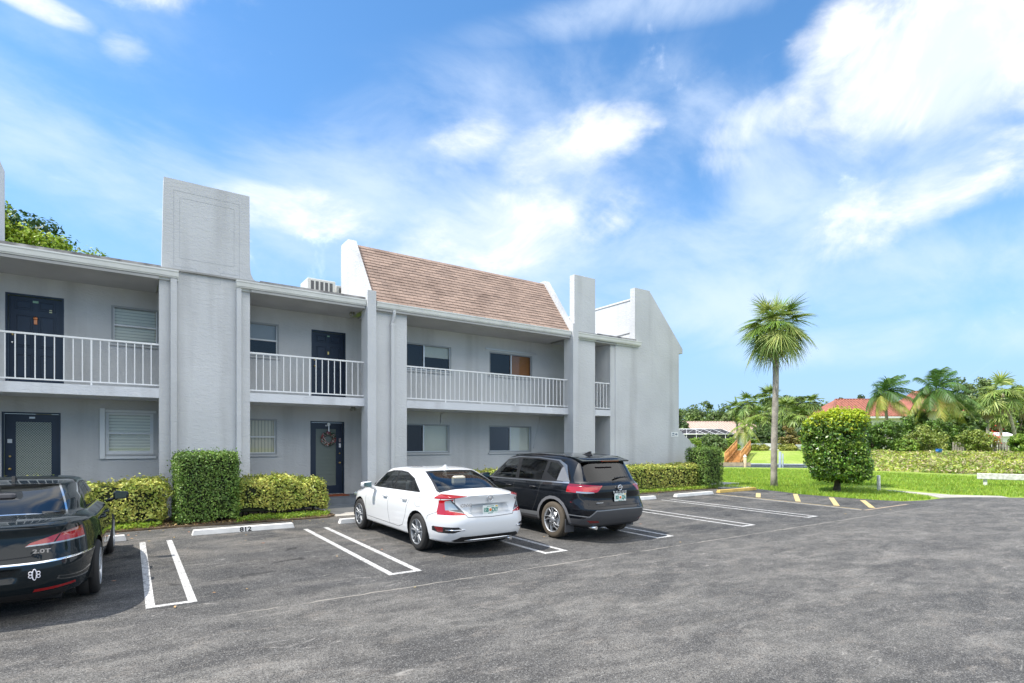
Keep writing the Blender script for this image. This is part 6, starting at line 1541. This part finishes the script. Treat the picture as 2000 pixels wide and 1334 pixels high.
    bm = B(); box(bm, -.062,.062,-.020,-.006,-.011,.011, bev=.002); obj('badge_bar', bm, CHROME, e)
    text('model_lettering', 'R O G U E', .062, RIMS, root, .004, (.060,.0,.955), (PI/2,0,-PI/2), sx=1.25, bold=.0025)
    text('dealer_lettering', 'MAROONE', .034, RIMS, root, .002, (.070,.50,.765), (PI/2,0,-PI/2), bold=.001)
    plate(root, .055, .855, ('IS3', 'ZJA')); bm = B(); tube(bm, [(.45,.55,.28), (.10,.56,.285)], .032, 10); obj('exhaust', bm, CHROME, root)
    for sg in (1, -1): bm = B(); box(bm, 4.30, 4.52, sg*.62-.14, sg*.62+.14, .80, .88, bev=.03); obj('headlamp', bm, LCLR, root)
    for sg in (1,-1):      # mud flaps
        bm = B(); box(bm, .565,.585,sg*.80-.11,sg*.80+.11,.16,.42, bev=.006); obj('mud_flap', bm, CLAD, root)
    place_car(root, 7.60, 8.33, .0, xa); return root
black_suv()

# ---------------------------------------------------------------- dark sedan at the left edge
def dark_sedan():
    xa, xb = 1.09, 3.80; rw = .335
    wt = ([0,.5,1.0,2.0,3.2,3.9,4.8], [.955,.99,1.0,.985,.985,.995,.94])
    rows = [dict(xr=.6, xf=4.3, w=.5, z=.21, nr=4, nf=4),
        dict(xr=.24, xf=4.66, w=.80, z=.20, nr=4.4, nf=4, wt=wt),
        dict(xr=.14, xf=4.72, w=.88, z=.24, nr=4.4, nf=4.2, wt=wt, c=1),
        dict(xr=.03, xf=4.78, w=.915, z=.38, nr=4.2, nf=4.2, wt=wt),
        dict(xr=.00, xf=4.80, w=.925, z=.53, nr=4.1, nf=4.2, wt=wt),
        dict(xr=.01, xf=4.79, w=.928, z=.63, nr=4.0, nf=4.0, wt=wt, c=1),
        dict(xr=.055, xf=4.76, w=.920, z=.72, nr=3.9, nf=3.8, wt=wt),
        dict(xr=.105, xf=4.68, w=.900, z=([0,1.2,3.2,4.0,4.8], [.885,.875,.84,.79,.74]), nr=3.8, nf=3.6, wt=wt),
        dict(xr=.10, xf=4.58, w=.865, z=([0,.8,1.6,3.2,3.9,4.6], [1.005,.985,.945,.905,.86,.79]), nr=4, nf=3.4, wt=wt, c=1),
        dict(xr=.20, xf=4.4, w=.80, z=([0,.5,1.2,1.8,3.3,4.4], [1.03,1.035,1.01,.975,.94,.84]), nr=4, nf=3.4, wt=wt),
        dict(xr=.74, xf=3.82, w=.745, z=([.7,1.2,1.8,3.3,3.85], [1.075,1.045,1.0,.965,.985]), nr=4.2, nf=4.5, c=1),
        dict(xr=1.10, xf=3.42, w=.685, z=([1.,1.7,2.4,3.1,3.4], [1.205,1.21,1.195,1.165,1.16]), nr=4.6, nf=5),
        dict(xr=1.52, xf=3.08, w=.60, z=([1.4,2.0,2.6,3.1], [1.325,1.36,1.36,1.315]), nr=5, nf=5.5),
        dict(xr=1.70, xf=2.92, w=.53, z=([1.6,2.1,2.5,3.0], [1.362,1.400,1.402,1.36]), nr=5, nf=5.5),
        dict(xr=1.9, xf=2.75, w=.34, z=([1.8,2.2,2.5,2.8], [1.39,1.418,1.42,1.395]), nr=5, nf=5),
        dict(xr=2.1, xf=2.6, w=.0, z=([2.,2.3,2.6], [1.412,1.425,1.412]), nr=4, nf=4)]
    c = Car(rows, PN); root = empty('dark_sedan'); tag(root, 'dark metallic sedan cut by the left edge, with red tail lamp and 2.0T lettering', 'car', 'cars parked nose to the building')
    gl = [c.part('window', GLASSM) for _ in range(6)]+[c.part('rear_window', GLASSD), c.part('windscreen', GLASSC)]; ch = c.part('window_chrome', CHROME); fr = c.part('window_trim', BLACKP)
    c.both([(1.42,1.01), (3.52,.950), (3.0,1.285), (2.6,1.352), (2.2,1.368), (1.9,1.35), (1.58,1.255)], .4, 1.2, (ch, ch))
    c.both([(1.44,1.03), (3.46,.975), (2.98,1.27), (2.6,1.335), (2.2,1.352), (1.92,1.333), (1.60,1.242)], .4, 1.2, (fr, fr), only=(ch,))
    for i, poly in enumerate(([(2.42,1.02), (3.36,.995), (2.95,1.255), (2.6,1.318), (2.42,1.328)], [(1.50,1.045), (2.34,1.022), (2.34,1.332), (2.2,1.334), (1.94,1.317), (1.63,1.228)])): c.both(poly, .4, 1.2, (gl[i], gl[i+3]), only=(fr,))
    c.cut('xy', [(.76,-.64), (.74,0), (.76,.64), (.95,.62), (1.66,.475), (1.70,0), (1.66,-.475), (.95,-.62)], 1.03, 9, ch); c.cut('xy', [(.78,-.615), (.76,0), (.78,.615), (.95,.60), (1.64,.458), (1.68,0), (1.64,-.458), (.95,-.60)], 1.03, 9, gl[6], only=(ch,))
    c.cut('xy', [(3.76,-.62), (3.76,.62), (3.0,.50), (3.0,-.50)], .98, 9, gl[7])
    lm = [c.part('tail_lamp', LRED), c.part('tail_lamp', LRED)]; lk = [c.part('lamp_lens', LRED2, lm[0]), c.part('lamp_lens', LRED2, lm[1])]; lw = [c.part('lamp_strip', LCLR, lm[0]), c.part('lamp_strip', LCLR, lm[1])]
    for sgi, sg in enumerate((1, -1)):
        m_ = lambda poly: [(sg*a, b) for a, b in poly]
        c.cut('yz', m_([(.36,.80), (.40,.835), (.62,.905), (.80,.945), (.95,.96), (.95,.80), (.84,.80), (.60,.795)]), -1, .62, lm[sgi])
        c.cut('yz', m_([(.39,.835), (.62,.905), (.80,.945), (.95,.96), (.95,.915), (.80,.905), (.60,.865)]), -1, .62, lk[sgi], only=(lm[sgi],)); c.cut('yz', m_([(.36,.80), (.60,.795), (.85,.80), (.86,.82), (.60,.817), (.40,.818)]), -1, .62, lw[sgi], only=(lm[sgi],))
    sm = c.part('panel_gap', SEAM); c.line('yz', [(.0,.685), (.42,.70), (.56,.78), (.64,.93), (.70,1.03)], .012, -1, .5, sm, only=(0,lm[0],lm[1]), mirror=True)
    c.line('xy', [(.22,.70), (.50,.66), (.76,.64)], .012, .9, 1.3, sm, mirror=True)
    for pts in ([(3.45,.93), (3.47,.70), (3.42,.36)], [(2.38,1.0), (2.37,.60), (2.30,.33)], [(1.50,1.03), (1.62,.80), (1.62,.60), (1.75,.35)]): c.line('xz', pts, .011, .5, 1.2, sm, mirror=True)
    cs = c.part('bumper_chrome', CHROME); c.cut('yz', [(-1,.622), (1,.622), (1,.642), (-1,.642)], -1, .70, cs, only=(0,))
    rc = c.part('plate_recess', PN); c.cut('yz', [(-.36,.60), (.36,.60), (.30,.44), (-.30,.44)], -1, .4, rc)
    for f in c.bm.faces:
        if f[c.pl] == rc:
            for v in f.verts:
                if .455 < v.co.z < .59 and abs(v.co.y) < .30: v.co.x += .02
    df = c.part('diffuser', BLACKP); c.cut('yz', [(-.70,.30), (.70,.30), (.62,.18), (-.62,.18)], -1, .5, df)
    rl = c.part('reflector', LRED); 
    for sg in (1, -1): c.cut('yz', [(sg*.44,.345), (sg*.74,.345), (sg*.74,.318), (sg*.42,.310)], -1, .5, rl, only=(0,df))
    am = c.part('rocker_chrome', CHROME); c.both([(1.5,.285), (3.35,.285), (3.35,.297), (1.5,.297)], .5, 1.2, (am, am))
    dr = [c.part('door', PN) for _ in range(4)]
    c.both([(3.405,.36), (3.455,.70), (3.435,.95), (2.395,1.03), (2.385,.60), (2.315,.33)], .5, 1.2, (dr[0], dr[1])); c.both([(2.365,1.03), (2.355,.60), (2.285,.33), (1.765,.35), (1.635,.60), (1.635,.80), (1.52,1.05)], .5, 1.2, (dr[2], dr[3]))
    c.arch(xa, rw+.01, .385, .62); c.arch(xb, rw+.01, .385, .62)
    out = c.build(root); liners(root, (xa, xb), .385, rw, .60, .88); bm = B(); box(bm, .35, 4.4, -.62, .62, .17, .30); obj('underbody', bm, UNDER, root)
    for (x, sg) in ((xa,1), (xa,-1), (xb,1), (xb,-1)): wheel(root, x, sg*.915, rw, .225, 'five', sg)
    interior(root, 1.1, 3.5, .36, (2.3,1.45)); mirror(root, 3.28, .88, 1.02, PN, 1); mirror(root, 3.28, .88, 1.02, PN, -1)
    for sg in (1, -1): handle(out[dr[0 if sg > 0 else 1]], 2.52, .885, .865, sg, PN, .22); handle(out[dr[2 if sg > 0 else 3]], 1.76, .892, .885, sg, PN, .22)
    text('engine_lettering', '2.0T', .058, CHROME, root, .004, (.045,-.50,.755), (PI/2,0,-PI/2), sx=1.35, bold=.002)
    # monogram decal: two rounded letters either side of a tall oval
    e = empty('monogram_decal', (-.004, -.45, .52)); e.parent = root; e.rotation_euler = (0,0,-PI/2-.05); WD = mat('decal_white', (.78,.76,.80), .5)
    bm = B(); tube(bm, [(.017*math.cos(a), -.004, .056*math.sin(a)) for a in np.linspace(0, 2*PI, 25)], .0048, 5)
    for sg in (1, -1):
        for zc in (.017, -.017): tube(bm, [(sg*.032+.013*math.cos(a), -.004, zc+.016*math.sin(a)) for a in np.linspace(0, 2*PI, 17)], .0042, 5)
    obj('decal', bm, WD, e)
    bm = B(); tube(bm, [(.13,y_,1.0125) for y_ in np.linspace(-.60,.60,9)], .008, 6); obj('deck_lip', bm, PN, root)
    bm = B(); prism(bm, [(1.80,1.385), (1.97,1.405), (1.86,1.455), (1.83,1.455)], 'y', -.016, .016); obj('roof_antenna', bm, BLACKP, root)
    bm = B(); box(bm, .012,.03,-.04,.04,.80,.88, bev=.005); obj('maker_badge', bm, CHROME, root)
    for sg in (1, -1): bm = B(); box(bm, 4.42, 4.66, sg*.62-.12, sg*.62+.12, .66, .74, bev=.03); obj('headlamp', bm, LCLR, root)
    place_car(root, -1.20, 8.42, -.03, xa); return root
dark_sedan()
# ================================================================== FAR STRUCTURES AND SMALL THINGS
RT = mat('red_roof_tiles', (.40,.15,.10), .8, noise=(2,.35,6)); PINKR = mat('pink_roof_tiles', (.58,.43,.35), .85, noise=(1.2,.15,5)); HW = mat('house_wall_white', (.72,.72,.68), .8); SCR = mat('screen_mesh', (.06,.06,.065), 1., spec=0.)
FAX = math.degrees(0)
def frame_at(px, d, z, name):
    """thing whose local x runs across the view and y away from it"""
    t = empty(name, P(px, d, z), math.atan2(sy_, cy_)-PI/2); return t
def tiled_roof(x0, x1, y0, y1, z0, z1, m, parent, hip=2.):
    """hip roof with raised barrel courses"""
    bm = B(); xr0, xr1, ym = x0+hip, x1-hip, (y0+y1)/2
    A, Bq, Cq, Dq = Vector((x0,y0,z0)), Vector((x1,y0,z0)), Vector((x1,y1,z0)), Vector((x0,y1,z0)); R0, R1 = Vector((xr0,ym,z1)), Vector((xr1,ym,z1))
    for f in ((A,Bq,R1,R0), (Bq,Cq,R1), (Cq,Dq,R0,R1), (Dq,A,R0)): bm.faces.new([bm.verts.new(v) for v in f])
    n = int((x1-x0)/.45)
    for i in range(n):
        x = x0+(i+.5)*(x1-x0)/n; s = min(1, (x-x0)/hip, (x1-x)/hip)
        a = Vector((x,y0,z0+.04)); b = Vector((x,y0+(ym-y0)*s,z0+(z1-z0)*s+.04)); tube(bm, [a,b], .10, 6)
    tube(bm, [A,R0], .14, 6); tube(bm, [Bq,R1], .14, 6); tube(bm, [R0,R1], .14, 6)
    return obj('roof', bm, m, parent, recalc=False)
# red roofed house
h = frame_at(1720, 80, ZP, 'red_roofed_house'); tag(h, 'white house with red barrel tile roof half hidden by palms', 'house')
s = 80/1080
zt, ze = Zat(779,84)-ZP, Zat(813,80)-ZP
bm = B(); box(bm, (1645-1720)*s, (1870-1720)*s, .8, 9.2, 0, ze-.02); obj('wall', bm, HW, h)
tiled_roof((1628-1720)*s, (1812-1720)*s, 0, 10, ze, zt, RT, h, 3.2)
bm = B(); box(bm, (1632-1720)*s, (1810-1720)*s, -.02, .06, ze-.28, ze-.02); obj('fascia', bm, WFRAME, h)
bm = B(); box(bm, (1815-1720)*s, (1850-1720)*s, -1.6, .7, 0, ze+1.0); obj('wing_wall', bm, HW, h)
tiled_roof((1770-1720)*s, (1860-1720)*s, -2.4, 6, ze+.6, zt+.9, RT, h, 2.2)
for x0_, x1_, z0_, z1_ in (((1668-1720)*s,(1684-1720)*s,ze-2.2,ze-.8), ((1746-1720)*s,(1760-1720)*s,ze-2.2,ze-.8), ((1828-1720)*s,(1838-1720)*s,ze-1.4,ze-.2)):
    bm = B(); yy = .74 if x1_ < 5 else -1.66; box(bm, x0_, x1_, yy, yy+.05, z0_, z1_); f = obj('window', bm, WFRAME, h)
    bm = B(); box(bm, x0_+.12, x1_-.12, yy-.02, yy-.002, z0_+.12, z1_-.12); obj('pane', bm, mat('far_glass', (.05,.07,.09), .15), f)
# pink roofed house
h = frame_at(1400, 88, ZP, 'pink_roofed_house'); tag(h, 'low house with a pale pink tile roof right of the end wall', 'house'); s = 88/1080
zt, ze = Zat(823,92)-ZP, Zat(846,88)-ZP
tiled_roof((1270-1400)*s, (1520-1400)*s, 0, 12, ze, zt, PINKR, h, 3)
bm = B(); box(bm, (1298-1400)*s, (1492-1400)*s, .9, 11, 0, ze-.02); obj('wall', bm, HW, h)
bm = B(); box(bm, (1438-1400)*s, (1448-1400)*s, .82, .88, .3, ze-.3); f = obj('window', bm, mat('far_glass', (.05,.07,.09), .15), h)
# screened pool enclosure
e = frame_at(1375, 74, ZP, 'pool_enclosure'); tag(e, 'screened pool enclosure with white frame before the pink roofed house', 'enclosure'); s = 74/1080
bm = B(); x0_, x1_ = (1322-1375)*s, (1436-1375)*s; z1_ = Zat(848,74)-ZP; z2_ = Zat(838,76)-ZP; n = 6
for i in range(n+1):
    x = x0_+(x1_-x0_)*i/n; tube(bm, [(x,0,0), (x,0,z1_)], .03, 4); tube(bm, [(x,0,z1_), (x+(.8 if i < 3 else -.8),2.5,z2_)], .028, 4)
tube(bm, [(x0_,0,z1_), (x1_,0,z1_)], .06, 4); tube(bm, [(x0_+.8,2.5,z2_), (x1_-.8,2.5,z2_)], .06, 4)
for i in range(n): tube(bm, [(x0_+(x1_-x0_)*i/n,0,z1_), (x0_+(x1_-x0_)*(i+1)/n+.5,2.5,z2_)], .022, 4)
obj('frame', bm, WHITEP, e)
bm = B()
for a in (((x0_,.05,z1_), (x1_,.05,z1_), (x1_-.8,2.55,z2_-.03), (x0_+.8,2.55,z2_-.03)), ((x0_,.05,0), (x1_,.05,0), (x1_,.05,z1_), (x0_,.05,z1_))): bm.faces.new([bm.verts.new(v) for v in a])
obj('screen', bm, SCR, e)
# small pale roof at the right
h = frame_at(1968, 76, ZP, 'shed'); tag(h, 'small pale roofed shed behind the wooden fence', 'shed'); s = 76/1080
bm = B(); box(bm, -16*s, 18*s, .2, 3, 0, Zat(852,76)-ZP); obj('wall', bm, HW, h); bm = B(); prism(bm, [(-.1,Zat(852,76)-ZP), (1.6,Zat(844,76)-ZP), (3.3,Zat(852,76)-ZP)], 'x', -18*s, 20*s); obj('roof', bm, mat('pale_roof', (.6,.6,.6), .7), h)
# fences
def fence(px0, px1, d0, d1, top, m, label, board, gap, name, post=False):
    a, b = P(px0, d0, ZP), P(px1, d1, ZP); ln = (b-a).length; t = empty(name, a, math.atan2(b.y-a.y, b.x-a.x)); tag(t, label, 'fence')
    hgt = Zat(top, (d0+d1)/2)-ZP; bm = B(); x = 0
    while x < ln:
        w_ = min(board, ln-x); box(bm, x, x+w_, 0, .03, .03, hgt*(1+(random.uniform(-.02,.02) if gap else 0))); x += board+gap
    obj('boards', bm, m, t); bm = B(); box(bm, 0, ln, .032, .07, .3, .38); box(bm, 0, ln, .032, .07, hgt*.75, hgt*.75+.08); obj('rails', bm, m, t)
    k = max(2, int(ln/2.6)+1)
    for i in range(k): bm = B(); x = i*(ln-.1)/(k-1); box(bm, x, x+.1, .072, .17, 0, hgt-.02); obj('fence_post', bm, m, t)
fence(1330, 1572, 60, 58, 866, WHITEP, 'low white fence on top of the green slope', .28, .004, 'white_fence')
fence(1555, 1567, 56.2, 56.2, 868, mat('grey_panel', (.55,.57,.57), .7), 'pale upright panel at the right end of the white fence', .2, .0, 'fence_panel')
GW_ = mat('weathered_wood', (.36,.32,.27), .9, noise=(4,.45,6))
fence(1860, 2030, 52, 47.5, 863, GW_, 'weathered grey wooden fence behind the rounded shrub', .14, .05, 'wooden_fence')
# wooden stairs down to the dock
WST = mat('orange_stained_wood', (.62,.30,.09), .7, noise=(5,.35,5)); st = empty('wooden_stairs', P(1445, 53.0, 0), math.atan2(sy_, cy_)-PI/2+.0); tag(st, 'orange wooden stairs with railings down the canal slope', 'stairs')
st.location = (0,0,0); st.rotation_euler = (0,0,0)
lo_, hi_ = P(1431, 47.6, .20), P(1452, 54.6, 1.32); st.location = lo_
dv = hi_-lo_; pv = Vector((dv.y,-dv.x,0)).normalized()
for k in (-.62, .62):
    bm = B(); a, b = pv*k, dv+pv*k; up_ = Vector((0,0,1))
    tube(bm, [a+up_*.95, b+up_*.95], .06, 4); tube(bm, [a+up_*.12, b+up_*.12], .10, 4); tube(bm, [a+up_*.5, b+up_*.5], .03, 4)
    for i in range(25): q = a.lerp(b, i/24); tube(bm, [q-up_*.2, q+up_*.95], .035 if i % 6 else .07, 4)
    obj('stair_railing', bm, WST, st)
bm = B()
for i in range(10):
    q = dv*((i+.5)/10); A_ = [bm.verts.new(q+pv*x+Vector((dv.x,dv.y,0)).normalized()*y+Vector((0,0,z))) for x, y, z in ((-.6,-.35,0),(.6,-.35,0),(.6,.35,0),(-.6,.35,0),(-.6,-.35,-.12),(.6,-.35,-.12))]
    bm.faces.new(A_[:4]); bm.faces.new((A_[4],A_[5],A_[1],A_[0]))
obj('treads', bm, WST, st)
# dock and piles
DW = mat('dock_wood', (.60,.47,.30), .8, noise=(5,.3,5)); dk = empty('dock', P(1440, 45.2, .1), math.atan2(sy_, cy_)-PI/2); tag(dk, 'tan wooden dock at the foot of the stairs', 'dock')
bm = B(); 
for i in range(15): box(bm, -2.2+i*.2, -2.02+i*.2, -.6, .9, .10, .15)
obj('planks', bm, DW, dk); bm = B(); box(bm, -2.25, .82, -.66, -.61, -.02, .16); box(bm, -2.25,.82,-.66,-.60,.17,.30); obj('kickboard', bm, DW, dk)
def pile(px, d, z0, top, r, m, label, cap=None):
    t = empty('pile', P(px, d, z0)); tag(t, label, 'pile'); h_ = Zat(top, d)-z0; bm = B(); lathe(bm, [(r,0), (r,h_), (.001,h_+.002)], 14, 'z'); obj('shaft', bm, m, t)
    if cap: bm = B(); lathe(bm, [(r*1.15,h_), (.001,h_+r*1.6)], 14, 'z'); obj('cap', bm, cap, t)
pile(1455, 44.6, -.3, 892, .12, DW, 'tan wooden pile with pale cap at the dock', WHITEP); pile(1523.5, 43.5, -.4, 882, .10, mat('grey_pile', (.30,.36,.42), .7, noise=(4,.3,4)), 'thick grey pile at the canal edge right of the lawn palm'); pile(1529, 43.8, -.4, 886, .05, mat('grey_pile', (.30,.36,.42), .7), 'thin grey pole beside the grey pile')
# tilted white stake, guardrail, blue tub
WOLD = mat('old_white_paint', (.80,.80,.76), .7, noise=(6,.25,7), col2=(.50,.48,.42))
q = P(1716.5, 21.3, 0); sk = empty('marker_stake', (q.x, q.y, gz(q.y)-.03)); tag(sk, 'white stake leaning on the lawn right of the ficus tree', 'stake'); bm = B(); lathe(bm, [(.06,0), (.06,.62), (.045,.635), (.001,.635)], 12, 'z'); obj('shaft', bm, WOLD, sk); sk.rotation_euler = (.03,-.12,0)
a, b = P(1908, 24.6), P(2130, 22.4); ln = (b-a).length; gr = empty('guardrail', (a.x, a.y, gz(a.y)-.03), math.atan2(b.y-a.y, b.x-a.x)); tag(gr, 'long low white painted wooden guardrail on the lawn at the right', 'guardrail')
bm = B(); 
for x0_, x1_ in ((0,ln*.5-.003), (ln*.5+.003,ln)): box(bm, x0_, x1_, -.13, .05, .30, .56, bev=.02)
obj('beam', bm, mat('old_white_paint_cracked', (.74,.73,.68), .7, noise=(9,.4,9), col2=(.42,.40,.34)), gr)
for x in (.28, ln*.5, ln-.3): bm = B(); box(bm, x-.07, x+.07, -.06, .06, -.05, .298, bev=.01); obj('rail_post', bm, WOLD, gr)
tb = empty('blue_tub', P(1834, 45.2, 1.18)); tag(tb, 'small blue tub at the foot of the bougainvillea', 'tub'); bm = B(); lathe(bm, [(.001,.0), (.18,.0), (.24,.28), (.25,.30), (.22,.30), (.17,.03)], 18, 'z'); obj('tub_body', bm, mat('blue_plastic', (.03,.20,.55), .4), tb); bm = B(); box(bm, -.45, -.24, -.1, .1, .1, .2, bev=.02); obj('handle', bm, mat('blue_plastic', (.03,.20,.55), .4), tb)
# white cap details of the seawall: weep openings
WH = empty('seawall_fender', (0,0,0)); tag(WH, 'row of dark openings along the seawall cap', 'fender')
bm = B()
for i in range(46):
    t_ = i/46; px = 1462+(1600-1462)*t_; q = P(px, 45.9-t_*1.2, .12); box(bm, q.x-.10, q.x+.02, q.y-.10, q.y+.02, .10, .19)
obj('openings', bm, mat('dark_gap', (.05,.07,.09), .8), WH)
